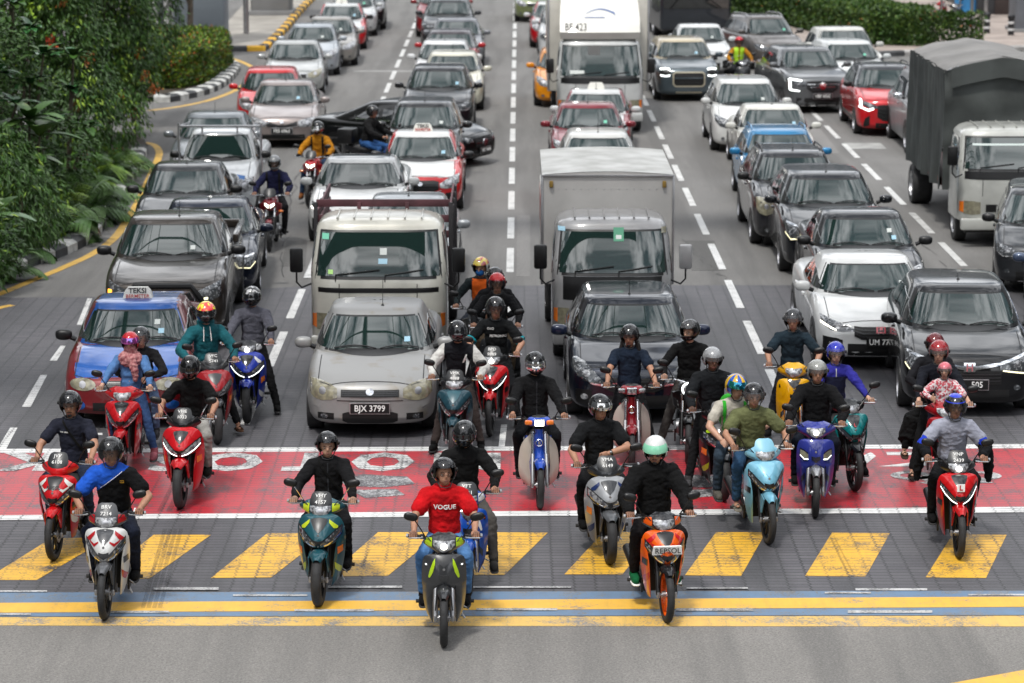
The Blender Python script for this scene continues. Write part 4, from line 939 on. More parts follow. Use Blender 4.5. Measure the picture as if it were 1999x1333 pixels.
    e.tube([(0, .26, .86), (0, .40, .62), (0, .62, .52), (0, 1.0, .60)], [.035, .05, .06, .05], blk, 8)
    for sx in (-1, 1): e.tube([(sx*.11, .72, .34), (sx*.115, 1.24, BR)], .02, blk, 6)
    e.tube([(-.24, .66, .265), (.24, .66, .265)], .012, STL, 6)
    for sx in (-1, 1): e.tube([(sx*.19, .66, .268), (sx*.29, .66, .268)], .02, RUB, 8)
    e.tube([(sx*.0, .5, .24), (-.10, .62, .22), (-.15, .9, .27), (-.165, 1.0, .32)], [.016, .018, .022, .03], STL, 8); e.tube([(-.165, .98, .31), (-.175, 1.36, .42)], [.045, .052], blk if style != 'cub' else CHR, 12)
    e.tube([(.12, .60, .25), (.20, .52, .13)], .010, STL, 6); e.tube([(.14, .55, .28), (.22, .50, .24), (.24, .42, .25)], .008, STL, 6)
    e.build('engine_and_frame', root)
    s = MB(); rows = []
    for k, (y, z, w_, h_) in enumerate(((.66, .66, .07, .05), (.74, .735, .10, .055), (.90, .76, .135, .06), (1.10, .775, .145, .06), (1.30, .80, .12, .055), (1.40, .80, .07, .03))):
        rows.append([Vector((w_*math.copysign(abs(math.cos(t))**.7, math.cos(t)), y, z-h_ + h_*math.copysign(abs(math.sin(t))**.7, math.sin(t)))) for t in [2*math.pi*j/16 for j in range(16)]])
    s.grid(rows, M('seat_vinyl', (.02, .02, .021), .55, bump=.2, bs=40), cv=True); s.add(rows[0], [tuple(range(16))], blk); s.add(rows[-1], [tuple(range(16))], blk); s.build('seat', root)
    sd = MB()
    for sx in (-1, 1):
        o_ = [(.34, .80), (.45, .72), (.60, .60), (.72, .66), (1.05, .70), (1.42, .80), (1.46, .74), (1.2, .56), (.85, .44), (.62, .42), (.46, .34), (.36, .45)]
        xs = .155 if scoot else .13
        if style != 'naked': sd.poly([(sx*(xs - .05*max(0, (y-.9))), y, z) for y, z in o_], (sx*.02, 0, 0), a_ if not scoot else b_)
        sd.poly([(sx*.152, .5, .33), (sx*.152, .85, .36), (sx*.152, .80, .22), (sx*.152, .52, .17)], (sx*.02, 0, 0), blk)
    if scoot: sd.box((0, .62, .27), (.36, .42, .08), blk, .03)
    sd.box((0, 1.36, .70), (.15, .2, .10), a_, .04); sd.build('body_panels', root)
    tr = None
    bx = None
    if style != 'naked':
        sh = shell(SHIELD[style], (a_, blk), 7, kx=1.08 if style != 'slim' else 1.14); tr = bvh(sh)
        if style == 'cub':
            sh = shell(SHIELD[style], (b_, b_), 7, th=.03); tr = bvh(sh)
        sh.build('leg_shield' if style == 'cub' else 'front_fairing', root, 50)
        if style in WING:
            wg = shell(WING[style], (a_, blk), 5, kx=1.08); tw = bvh(wg); wo_ = wg.build('side_fairing', root, 50)
            q = MB(); q.grid([[Vector((x*w_, .335 + .02*k, z)) for x in (-1, -.4, .4, 1)] for k, (z, w_) in enumerate(((.80, .17), (.6, .17), (.42, .15), (.22, .11)))], blk); q.build('inner_shield', root)
            for sx in (-1, 1):
                q = MB(); cc = [(.145, .50, .42), (.17, .47, .36), (.19, .42, .38)] if style == 'sport' else [(.15, .44, .36), (.18, .40, .30), (.20, .36, .30)]; cc = [(sx*x, t, q_) for x, t, q_ in cc]; cc = cc if sx > 0 else cc[::-1]; patch(q, tw, cc, 'F', acm, .006, 3, 3, 0); q.f and q.build('side_stripe', root)
                q = MB(); cc = [(.175, .62, .55), (.212, .63, .565)] if style == 'sport' else [(.18, .60, .52), (.225, .61, .54)]; cc = [(sx*x, t, q_) for x, t, q_ in cc]; cc = cc if sx > 0 else cc[::-1]; patch(q, tw, cc, 'F', ORG if style == 'scooter' else b_, .006, 3, 3, 0); q.f and q.build('turn_signal' if style == 'scooter' else 'air_outlet', root)
        lm = DLEN if not lampcol else lampcol
        if style == 'cub':
            c = MB(); rows = []
            for z, w_, y in ((.90, .05, .20), (.80, .062, .20), (.68, .07, .205), (.60, .075, .20), (.555, .10, .16), (.50, .115, .14), (.43, .10, .12)):
                rows.append([Vector((w_*math.sin(t), y + .10*(1-math.cos(t)), z)) for t in [math.pi*(j/10-.5)*1.1 for j in range(11)]])
            c.grid(rows, a_); c.build('fork_cover', root)
            for sx in (-1, 1):
                c = MB(); c.poly([(sx*.10, .10, .53), (sx*.115, .10, .50), (sx*.105, .09, .36), (sx*.075, .09, .36)], (0, .10, 0), a_); c.build('fork_cover', root)
            bd = MB(); put_text(bd, 'B', .05, Matrix.Translation((0, .195, .74)) @ RXF, CHR, .03); bd.lathe([(.034, 0), (.041, -.004), (.046, 0)], (0, .198, .742), (0, 1, 0), CHR, 14); bd.build('emblem', root)
        else:
            for sx in (-1, 1):
                h_ = MB(); us_ = MB()
                if style == 'sport': cc = [(.03, .640, .612), (.085, .695, .64), (.145, .76, .695), (.19, .81, .765)]
                elif scoot: cc = [(.025, .665, .632), (.09, .715, .65), (.16, .77, .69), (.215, .805, .745)]
                else: cc = [(.085, .72, .665), (.13, .75, .66), (.175, .765, .70)]
                if style == 'slim' and not lampcol: cc = [(.165, .79, .785), (.18, .79, .785)]
                cc = [(sx*x, t, q) for x, t, q in cc]
                if sx < 0: cc = cc[::-1]
                patch(h_, tr, cc, 'F', lm, .009, 4, 3, .012); patch(us_, tr, [(u*1.04, t+.018, q-.018) for u, t, q in cc], 'F', b_, .006, 4, 3, .0); us_.build('lamp_surround', root); ho = h_.build('headlight' if lite == 0 else 'running_light', root)
                k_ = MB(); cc = [(u, q+.006, q-.006) for u, t, q in cc]; patch(k_, tr, cc, 'F', drl or (WLIT if lit else CHR), .010, 4, 1, .008); k_.build('lamp_strip', ho)
                # dark flank and coloured stripes
                for mt_, cc, nm in ((acm, [(.10, .885, .855), (.145, .85, .80), (.185, .815, .79)], 'upper_stripe'), (acm, [(.055, .80, .785), (.10, .775, .745), (.15, .80, .785)], 'crease')) if style != 'slim' else ((acm, [(.085, .85, .80), (.105, .82, .72), (.135, .74, .66), (.15, .68, .66)], 'upper_stripe'), (b_, [(.12, .50, .42), (.16, .44, .36)], 'lower_trim')):
                    if nm == 'crease' and scoot: continue
                    cc = [(sx*x, t, q) for x, t, q in cc]; cc = cc if sx > 0 else cc[::-1]; d_ = MB(); patch(d_, tr, cc, 'F', mt_, .0055, 3, 3, .0)
                    if d_.f: d_.build(nm, root)
            v_ = MB(); patch(v_, tr, [(-.085, .885, .87), (-.05, .895, .81), (0, .90, .765), (.05, .895, .81), (.085, .885, .87)], 'F', Bk or b_, .007, 4, 4, .01)
            patch(v_, tr, [(-.05, .70, .66), (0, .69, .625), (.05, .70, .66)], 'F', b_, .007, 4, 3, .01)
            v_.build('centre_vent', root); bg_ = MB(); bg_.lathe([(.001, -.004), (.011, -.004), (.013, 0)], tr.ray_cast(Vector((0, -3, .75)), Vector((0, 1, 0)))[0] + Vector((0, -.006, 0)), (0, 1, 0), STL, 12); bg_.build('emblem', root)
            if txt2:
                t_ = MB(); put_text(t_, txt2[0], txt2[1], Matrix.Translation((0, 0, txt2[2])) @ RXF, txt2[3], .03, tree=tr, off=.012); t_.build('fairing_lettering', root, smooth=False)
    else:
        tk = MB(); tk.ell((0, .56, .84), (.13, .25, .12), a_, 18, 12, .8); tk.build('fuel_tank', root)
        rd = MB(); rd.box((0, .30, .50), (.22, .06, .24), blk, .015)
        for k in range(7): rd.box((0, .265, .41+k*.03), (.20, .01, .006), STL)
        for sx in (-1, 1): rd.poly([(sx*.10, .25, .88), (sx*.19, .32, .84), (sx*.17, .36, .66), (sx*.10, .28, .62)], (sx*.02, .05, 0), a_)
        rd.tube([(.05, .30, .38), (.07, .26, .28), (.05, .42, .20), (.03, .6, .18)], .022, STL, 8); rd.build('radiator', root)
        if cowl == 'round':
            hl = MB(); hl.lathe([(.001, .10), (.06, .09), (.095, .04), (.10, 0), (.092, -.012)], (0, .14, .92), (0, 1, 0), blk, 24); hl.lathe([(.092, -.010), (.07, -.024), (.001, -.03)], (0, .14, .92), (0, 1, 0), LEN, 24)
            hl.lathe([(.066, -.030), (.086, -.024), (.09, -.014)], (0, .138, .92), (0, 1, 0), WLIT if lit else CHR, 24); hl.build('headlight', root)
        else:
            hl = MB(); rows = [(.96, 0, .07, .20, .24), (.90, 0, .12, .12, .20), (.82, 0, .11, .08, .18), (.74, 0, .06, .12, .18)]; q = shell(rows, (a_, blk)); t2 = bvh(q); q.build('headlight_cowl', root)
            for sx in (-1, 1):
                h_ = MB(); cc = [(sx*.015, .85, .79), (sx*.085, .88, .84)]; cc = cc if sx > 0 else cc[::-1]; patch(h_, t2, cc, 'F', LIT if lit else LEN, .008, 4, 3, .01); h_.build('headlight', root)
            for sx in (-1, 1): q = MB(); q.ell((sx*.20, .22, .72), (.045, .03, .025), ORG, 10, 6); q.tube([(sx*.16, .22, .72), (sx*.08, .22, .72)], .008, blk, 5); q.build('turn_signal', root)
    # steering assembly
    hb = MB()
    hb.tube([(-.345, .42, 1.0), (-.22, .39, 1.0), (-.12, .34, .985), (0, .31, .96), (.12, .34, .985), (.22, .39, 1.0), (.345, .42, 1.0)], .011, CHR if style == 'naked' else blk, 8)
    for sx in (-1, 1): hb.tube([(sx*.21, .36, .99), (sx*.17, .26, 1.04), (sx*.07, .20, .93), (sx*.03, .26, .80)], .0055, blk, 5)
    hb.build('handlebar', root)
    cb_ = MB(); cb_.tube([(.12, .30, .92), (.11, .16, .70), (.115, .06, .50), (.105, .06, BR+.06)], .0055, blk, 5); cb_.build('brake_hose', root)
    for sx in (-1, 1):
        gp = MB(); gp.tube([(sx*.235, .395, 1.0), (sx*.355, .423, 1.0)], .0175, RUB, 10); gp.tube([(sx*.352, .422, 1.0), (sx*.372, .427, 1.0)], .02, STL, 8); gp.box((sx*.215, .385, 1.0), (.05, .045, .045), blk, .01)
        gp.tube([(sx*.20, .35, 1.0), (sx*.27, .345, .995), (sx*.35, .365, .99)], [.008, .007, .006], CHR, 6); gp.build('handlebar_grip', root)
        if mir:
            m_ = MB(); m_.tube([(sx*.19, .37, 1.01), (sx*.235, .33, 1.10), (sx*.29, .33, 1.185)], .0065, CHR if mir == 'c' else blk, 6)
            rr = Matrix.Rotation(R(sx*-12), 3, 'Y'); m_.ell((sx*.325, .33, 1.215), (.072, .028, .042), blk, 16, 8, .8, rr); mo = m_.build('side_mirror', root)
            g_ = MB(); g_.ell((sx*.325, .348, 1.215), (.06, .014, .034), CHR, 12, 6, .8, rr); g_.build('mirror_glass', mo)
    if style == 'cub':
        q = MB(); q.ell((0, .27, .985), (.14, .09, .06), a_, 20, 12, .7); q.ell((0, .27, 1.04), (.09, .06, .02), blk, 14, 6); q.build('handlebar_cowl', root)
        q = MB(); q.box((0, .185, .985), (.125, .06, .085), CHR, .012); q.box((0, .158, .985), (.108, .02, .07), LIT if lit else LEN, .008); q.build('headlight', root)
        for sx in (-1, 1): q = MB(); q.box((sx*.125, .205, .985), (.09, .07, .055), lampcol or ORG, .018); q.build('turn_signal', root)
    elif style != 'naked':
        rows = [(1.065, 0, .07, .28, .31), (1.035, 0, .13, .23, .29), (.99, 0, .195, .18, .32), (.945, 0, .20, .16, .34), (.905, 0, .13, .165, .28), (.87, 0, .05, .18, .23)]
        if cowl == 'big': rows = [(1.06, 0, .10, .27, .33), (1.02, 0, .19, .20, .33), (.97, 0, .24, .16, .36), (.92, 0, .18, .15, .33), (.87, 0, .07, .17, .25)]
        cm = {'lampred': paint('c41218', .1), 'lampv': paint('7fb6cc', .1), 'big': a_, 'lampb': a_, 'lampy': a_}.get(cowl, b_)
        q = shell(rows, (cm, blk)); q2 = MB(); t2 = bvh(q); co = q.build('handlebar_cowl', root)
        if cowl not in ('dark0', 'lampred'):
            h_ = MB(); patch(h_, t2, [(-.105, 1.0, .965), (-.07, 1.005, .925), (0, 1.0, .895), (.07, 1.005, .925), (.105, 1.0, .965)], 'F', LEN, .009, 4, 4, .012); ho = h_.build('headlight', root)
            b2 = MB(); patch(b2, t2, circ(0, .955, .032, ry=.028), 'F', LIT if lit else ALU, .013, 1, 5, .004); b2.build('bulb', ho)
            for sx in (-1, 1):
                tq = MB(); cc = [(sx*.115, 1.02, .945), (sx*.15, 1.015, .945), (sx*.185, 1.0, .955)]; cc = cc if sx > 0 else cc[::-1]; patch(tq, t2, cc, 'F', paint(cacc, .1) if cacc else (acm if acc else cm), .008, 3, 3, .01); 
                if tq.f: tq.build('cowl_side_panel', root)
    if visor or num:
        vm = M('screen_'+visor, visor, .4) if isinstance(visor, str) and visor != 'smoke' else M('smoked_screen', (.022, .023, .025), .35, 0, 0)
        y0 = .17 if style != 'naked' else .14; rows = [(1.135, 0, .055, y0+.12, y0+.13), (1.11, 0, .095, y0+.095, y0+.12), (1.03, 0, .115, y0+.03, y0+.07), (.98, 0, .09, y0, y0+.04)]
        q = shell(rows, (vm, vm), th=.006); tv = bvh(q); vo = q.build('fly_screen', root)
        if num:
            t_ = MB(); l = num.split('\n')
            ya, yb = [tv.ray_cast(Vector((.012, -3, z)), Vector((0, 1, 0)))[0].y for z in (1.035, 1.105)]; tl = math.atan2(yb-ya, .07)
            for i, ln in enumerate(l): z = 1.10-i*.058; put_text(t_, ln, .058, Matrix.Translation((0, ya+(yb-ya)*(z-1.035)/.07-.007, z)) @ Matrix.Rotation(-tl, 4, 'X') @ RXF, numc or TXW, -.002, sx=1.02)
            t_.build('number_lettering', vo, smooth=False)
    if boxm:
        q = MB(); q.box((0, 1.42, .98), (.42, .36, .34), blk, .05); q.tube([(-.2, 1.35, .82), (.2, 1.35, .82)], .012, STL, 6); q.build('top_box', root)
    return root
# ---------------------------------------------------------------- people
def ik(a, c, l1, l2, pole):
    a, c, pole = Vector(a), Vector(c), Vector(pole); d = c-a; L = d.length
    if L > (l1+l2)*.995: c = a + d.normalized()*(l1+l2)*.995; d = c-a; L = d.length
    x = (l1*l1 - l2*l2 + L*L)/(2*L); h = math.sqrt(max(0, l1*l1-x*x)); n = pole - d.normalized()*pole.dot(d.normalized()); n.normalize()
    return a + d.normalized()*x + n*h, c
def remesh(b, name, parent, vox, smooth=3, wr=0, seed=0, wsc=12, mats=None, picker=None):
    o = b.build(name+'_t', None)
    m = o.modifiers.new('r', 'REMESH'); m.mode = 'VOXEL'; m.voxel_size = vox; m.use_smooth_shade = True
    s_ = o.modifiers.new('s', 'SMOOTH'); s_.factor = .5; s_.iterations = smooth
    me = bpy.data.meshes.new_from_object(o.evaluated_get(bpy.context.evaluated_depsgraph_get()))
    old = o.data; bpy.data.objects.remove(o); bpy.data.meshes.remove(old)
    n = len(me.vertices); co = np.empty(n*3, 'f'); me.vertices.foreach_get('co', co); co = co.reshape(-1, 3)
    if wr:
        no = np.empty(n*3, 'f'); me.vertices.foreach_get('normal', no); no = no.reshape(-1, 3)
        k = np.array([abs(noise.noise(Vector((p[0]*wsc*.8+seed, p[1]*wsc, p[2]*wsc*1.3)))*1.3) - .25 + .5*noise.noise(Vector((p[0]*wsc*2.2, p[1]*wsc*2.2+seed, p[2]*wsc*3))) for p in co])
        co += no*(k*wr)[:, None]
    me.vertices.foreach_set('co', co.ravel().astype('f')); me.materials.clear()
    for mt in mats: me.materials.append(mt)
    if picker is not None and len(mats) > 1:
        F_ = len(me.polygons); c = np.empty(F_*3, 'f'); me.polygons.foreach_get('center', c); me.polygons.foreach_set('material_index', [picker(p) for p in c.reshape(-1, 3)])
    else: me.polygons.foreach_set('material_index', [0]*len(me.polygons))
    me.polygons.foreach_set('use_smooth', [True]*len(me.polygons)); me.name = name; me.update()
    o = bpy.data.objects.new(name, me); C.objects.link(o); o.parent = parent; return o
def limb(b, p, q, r0, r1, mat, n=5, bulge=.0):
    p, q = Vector(p), Vector(q); pts = [p.lerp(q, k/n) for k in range(n+1)]; b.tube(pts, [r0+(r1-r0)*k/n + bulge*math.sin(math.pi*k/n) for k in range(n+1)], mat, 12)
    b.ell(p, (r0, r0, r0), mat, 12, 8); b.ell(q, (r1, r1, r1), mat, 12, 8)
SKIN = M('skin_brown', (.37, .19, .12), .5, spec=.4, var=.08, vs=20); SKIN2 = M('skin_light_brown', (.50, .29, .20), .5, spec=.4, var=.06, vs=20); SKIN3 = M('skin_dark_brown', (.18, .09, .06), .5, spec=.4, var=.08, vs=20)
VIS = M('smoked_visor', (.02, .02, .022), .03, 0, .6, alpha=.45); VCL = M('clear_visor', (.25, .25, .26), .03, 0, .6, alpha=.2); VDK = M('dark_visor', (.006, .006, .007), .03, 0, 1); VMR = M('mirror_visor', (.75, .74, .72), .06, 1)
VGR = M('green_mirror_visor', (.03, .55, .25), .1, .9, 1, col2=(.02, .2, .6), vs=7); VPK = M('pink_mirror_visor', (.75, .1, .5), .1, .9, 1, col2=(.2, .2, .6), vs=9); VMN = M('mint_visor', (.25, .62, .42), .12, 0, 1)
HAIR = M('dark_hair', (.012, .010, .009), .55)
def helmet(par, X, style, col, vis, vmode='down', pat=None, sc=1.0, half=False):
    """X: head matrix (looks towards -Y); col: paint; pat: (paint, test(az, el))"""
    cm = [paint(c, .1, .05, .25) if isinstance(c, str) else c for c in ([col] + ([pat[0]] if pat else []))]
    rx, ry, rz = .124*sc, .147*sc, .140*sc; st = 5; c0 = Vector((0, .012, .026))
    full = style == 'full'
    def keep(az, el):
        f = abs(az)
        if full:
            if f < 60 and -18 <= el < 20: return False
            return el >= (-50 if f < 75 else -45)
        if half: return el >= (8 if f < 50 else -12)
        if f < 60 and el < 20: return False
        return el >= (-42 if f < 110 else -48)
    def pt(az, el, k=1.0):
        a, e = R(az), R(el); x, y, z = math.sin(a)*math.cos(e), -math.cos(a)*math.cos(e), math.sin(e)
        fx = 1.0
        p = Vector((x*rx*k, y*ry*k, z*rz*k))
        if full and el < 0: w_ = max(0, math.cos(a))*min(1, -el/30); p.y -= .028*w_; p.z *= 1+.05*w_
        if el < -20: p.x *= 1-.004*(-20-el); 
        return c0 + p
    b = MB(); V = {}
    for k, mt in ((1.0, None), (.90, BLK)):
        for az in range(-180, 180, st):
            for el in range(-55, 90, st):
                if keep(az+st/2, el+st/2):
                    q = [pt(az, el, k), pt(az+st, el, k), pt(az+st, el+st, k), pt(az, el+st, k)]
                    m_ = mt or (cm[1] if pat and pat[1](az+2.5, el+2.5) else cm[0])
                    b.add(q if el < 85 else q[:3], [(0, 1, 2, 3)] if el < 85 else [(0, 1, 2)], m_)
                    if k == 1.0:
                        for (a1, e1, a2, e2, na, ne) in ((az, el, az+st, el, az, el-st), (az, el+st, az+st, el+st, az, el+st), (az, el, az, el+st, az-st, el), (az+st, el, az+st, el+st, az+st, el)):
                            if el < 85 and not keep((na+st/2+180) % 360-180, ne+st/2) : b.add([pt(a1, e1), pt(a2, e2), pt(a2, e2, .90), pt(a1, e1, .90)], [(0, 1, 2, 3)], BLK)
    b.v = [tuple(X @ Vector(v)) for v in b.v]
    # merge doubles for smooth shading
    bm = bmesh.new(); me = bpy.data.meshes.new('helmet')
    me.from_pydata(b.v, [], b.f)
    for m_ in b.mats: me.materials.append(m_)
    me.polygons.foreach_set('material_index', b.m); bm.from_mesh(me); bmesh.ops.remove_doubles(bm, verts=bm.verts, dist=.0004); bm.to_mesh(me); bm.free()
    me.polygons.foreach_set('use_smooth', [True]*len(me.polygons)); me.set_sharp_from_angle(angle=R(50))
    ho = bpy.data.objects.new('helmet', me); C.objects.link(ho); ho.parent = par
    v = MB(); lo, hi = ((-20, 24) if full else (-26, 26)) if vmode == 'down' else ((24, 62) if vmode == 'up' else (2, 34))
    rows = [[X @ (c0 + Vector((math.sin(R(az))*math.cos(R(el))*rx*1.05, -math.cos(R(az))*math.cos(R(el))*ry*(1.07 if vmode == 'down' else 1.06) - (.012 if full and el < 0 else 0), math.sin(R(el))*rz*1.05))) for az in range(-75, 76, 5)] for el in np.linspace(lo, hi, 9)]
    v.grid(rows, vis); v.build('visor', ho)
    if not full:
        for sx in (-1, 1):
            q = MB(); q.ell(X @ (c0 + Vector((sx*rx*1.03, -.02, .01))), (.012, .022, .022), BLK, 10, 6); q.build('visor_hinge', ho)
            q = MB(); q.tube([X @ Vector((sx*.078, -.02, -.07)), X @ Vector((sx*.05, -.055, -.125)), X @ Vector((0, -.06, -.135))], .006, BLK, 5); q.build('chin_strap', ho)
    return ho
PI_ = 0
def person(label, mtx, top='b01018', sleeve='short', legs='2b4a78', shoes='0b0b0c', skin=None, hel=('open', '141416', 'VIS', 'down'), pat=None, lean=12, hyaw=0, hpitch=6, sc=1.0, foot=(None, None), hands=(None, None), infl=.009, hip=(0, .985, .85), shade=None,
           sleevecol=None, split=None, face=True, collar=None, zipc=None, txts=(), extra=(), knees=.15, gloves=None, shorts=False, wr=.010, group='riders at the front of the traffic', sandals=False, turn=0, cat='person', twist=0, helmet_=True):
    global PI_; PI_ += 1; rq = random.Random(PI_*13); lean += rq.uniform(-5, 6); hyaw += rq.uniform(-14, 14); twist += rq.uniform(-9, 9); hpitch += rq.uniform(-3, 4); hip = (hip[0] + rq.uniform(-.03, .03), hip[1], hip[2])
    root = E('person', (0, 0, 0), 0, label, cat, group); root.matrix_world = mtx
    sk = skin or SKIN; b = MB(); hip = Vector(hip); S_ = sc
    a = R(lean); up = Vector((0, -math.sin(a), math.cos(a))); Tz = Matrix.Rotation(R(twist), 3, 'Z')
    chest = hip + up*.44*S_; neck = hip + up*.54*S_; hc = neck + Vector((0, -.03, .120*S_)) + up*.01
    sh = [chest + Tz @ Vector((sx*.175*S_, 0, .0)) for sx in (-1, 1)]
    el, ha, kn, fo = [], [], [], []
    for i, sx in enumerate((-1, 1)):
        h = Vector(hands[i][0]) if hands[i] else Vector((sx*.30, .50, 1.02)); e, h = ik(sh[i], h, .285*S_, .255*S_, hands[i][1] if hands[i] else (sx*.9, .35, -.55)); el.append(e); ha.append(h)
        hj = hip + Vector((sx*.09*S_, 0, 0)); f_ = Vector(foot[i]) if foot[i] else Vector((sx*.215, .70, .34)); k, f_ = ik(hj, f_, .43*S_, .42*S_, (sx*knees*2.0, -1, .55) if f_.z > .15 else (sx*.35, -1, .2)); kn.append(k); fo.append(f_)
    def torso(b, g, mat, low=True):
        Q = Matrix(((1, 0, 0), (0, math.cos(a), -math.sin(a)*-1*-1), (0, math.sin(a), math.cos(a)))) if 0 else Matrix.Rotation(a, 3, 'X')
        b.ell(hip + up*.40*S_, (.150*S_+g, .098*S_+g, .15*S_+g), mat, 20, 14, .85, Q); b.ell(hip + up*.27*S_, (.140*S_+g, .105*S_+g, .17*S_+g), mat, 20, 14, .9, Q)
        b.ell(hip + up*.10*S_, (.143*S_+g, .115*S_+g, .16*S_+g), mat, 20, 14, .9, Q)
        for s_ in sh: limb(b, chest + Vector((0, 0, .025)), s_, .075*S_+g, .062*S_+g, mat)
        limb(b, chest + up*.0, neck - up*(.03 if g < 0 else .065), .072*S_+g*.8, .06*S_+g*.6, mat)
    torso(b, -.008, sk)
    limb(b, neck - up*.05, hc + Vector((0, .01, -.04)), .052*S_, .05*S_, sk)
    HX = Matrix.Translation(hc) @ Matrix.Rotation(R(hyaw), 4, 'Z') @ Matrix.Rotation(R(hpitch), 4, 'X') @ Matrix.Scale(S_, 4)
    def hp(x, y, z): return HX @ Vector((x, y, z))
    q3 = HX.to_3x3()
    b.ell(hp(0, .012, .02), (.076*S_, .094*S_, .10*S_), sk, 20, 14, 1, q3.normalized()); b.ell(hp(0, -.025, -.045), (.056*S_, .066*S_, .062*S_), sk, 16, 12, 1, q3.normalized()); b.ell(hp(0, -.045, -.085), (.026*S_, .03*S_, .022*S_), sk, 10, 8, 1, q3.normalized())
    b.ell(hp(0, -.096, -.012), (.014, .020, .024), sk, 10, 8, 1, q3.normalized()); b.ell(hp(0, -.088, .018), (.05, .012, .01), sk, 10, 6, 1, q3.normalized())
    for sx in (-1, 1): b.ell(hp(sx*.077, .01, -.005), (.012, .02, .03), sk, 8, 6)
    for i in (0, 1):
        limb(b, sh[i], el[i], .05*S_, .040*S_, sk, bulge=.006); limb(b, el[i], ha[i], .041*S_, .027*S_, sk, bulge=.004)
        hj = hip + Vector(((-1, 1)[i]*.09*S_, 0, 0)); limb(b, hj, kn[i], .08*S_, .052*S_, sk); limb(b, kn[i], fo[i], .052*S_, .034*S_, sk, bulge=.008)
        fw = (Vector((0, -1, -.12)) if fo[i].z > .15 else Vector(((-.1, .1)[i], -1, 0))).normalized()
        b.ell(fo[i] + fw*.05 + Vector((0, 0, -.045)), (.036, .085, .026), sk, 12, 8)
    def pick(p):
        return 0
    body = remesh(b, 'body', root, .011, 2, mats=[sk])
    # hands: palm + four fingers + thumb round the grip
    for i, sx in enumerate((-1, 1)):
        g = MB(); gm = cloth(gloves) if gloves else sk; o = ha[i]
        if hands[i] and not (len(hands[i]) > 2 and hands[i][2]):   # hand away from the bar
            d = (ha[i]-el[i]).normalized(); s_ = d.orthogonal().normalized() if abs(d.x) > .9 else d.cross(Vector((0, 1, 0))).normalized(); n_ = d.cross(s_)
            Q = Matrix((s_, d, n_)).transposed(); g.ell(o + d*.045, (.038, .05, .017), gm, 14, 10, .8, Q)
            for k in range(4): x = (-.028, -.01, .009, .027)[k]; l_ = (.06, .072, .068, .05)[k]; g.tube([o+d*.08+s_*x, o+d*(.08+l_*.5)+s_*x+n_*.012, o+d*(.08+l_*.8)+s_*x+n_*.035], [.0095, .0088, .007], gm, 7)
            g.tube([o+d*.03+s_*.03, o+d*.05+s_*.055+n_*.01, o+d*.075+s_*.058+n_*.025], [.011, .010, .008], gm, 7)
        else:
            c = Vector((sx*.305, .411, 1.0)) if not hands[i] else Vector(hands[i][0]) + Vector((0, -.09, -.02)); g.tube([o, c + Vector((0, .055, .012))], [.027*S_, .03*S_], gm, 10); g.ell(c + Vector((0, .045, .014)), (.043, .036, .021), gm, 14, 10, .8)
            for k in range(4):
                x = (-.032, -.011, .010, .031)[k]*sx*-1; l_ = (.92, 1.05, 1.0, .82)[k]
                g.tube([c+Vector((x, .035, .022)), c+Vector((x, .004, .034)), c+Vector((x, -.026*l_, .022)), c+Vector((x, -.031*l_, -.004)), c+Vector((x, -.018, -.022*l_))], [.011, .0108, .010, .009, .0075], gm, 7)
            g.tube([c+Vector((-sx*.035, .04, .0)), c+Vector((-sx*.05, .018, -.012)), c+Vector((-sx*.045, -.008, -.024))], [.012, .011, .008], gm, 7)
        g.build('glove' if gloves else 'hand', body)
    # clothes
    tm = cloth(top) if isinstance(top, str) else top; mats = [tm]; picker = None
    if sleevecol: mats.append(cloth(sleevecol)); picker = lambda p: 1 if abs(p[0]) > .185*S_ and p[2] > hip.z+.0 or abs(p[0]) > .21*S_ else 0
    if split: mats.append(cloth(split)); picker = lambda p: 1 if p[0] - (p[2]-chest.z)*1.3 > .03 else 0
    t = MB(); torso(t, infl, tm)
    for i in (0, 1):
        if sleeve == 'short': m_ = sh[i].lerp(el[i], .62); limb(t, sh[i], m_, .058*S_+infl, .056*S_+infl+.006, tm)
        elif sleeve == 'long': limb(t, sh[i], el[i], .054*S_+infl, .047*S_+infl, tm, bulge=.006); limb(t, el[i], el[i].lerp(ha[i], .93), .046*S_+infl, .033*S_+infl*.8, tm)
    so_ = remesh(t, 'jacket' if sleeve == 'long' else 'shirt', root, .012, 3, wr=wr, seed=PI_*3.7, mats=mats, picker=picker)
    lm = cloth(legs); t = MB()
    t.ell(hip + Vector((0, .01, .0)), (.150*S_+.006, .135*S_, .13*S_), lm, 18, 12, .9)
    for i in (0, 1):
        hj = hip + Vector(((-1, 1)[i]*.09*S_, 0, 0)); limb(t, hj, kn[i], (.076*S_+.010), .055*S_+.011, lm)
        if not shorts: limb(t, kn[i], kn[i].lerp(fo[i], .92), .055*S_+.011, .040*S_+.012, lm)
        else: pass
    remesh(t, 'trousers', root, .013, 3, wr=wr*1.0, seed=PI_*5.1, mats=[lm])
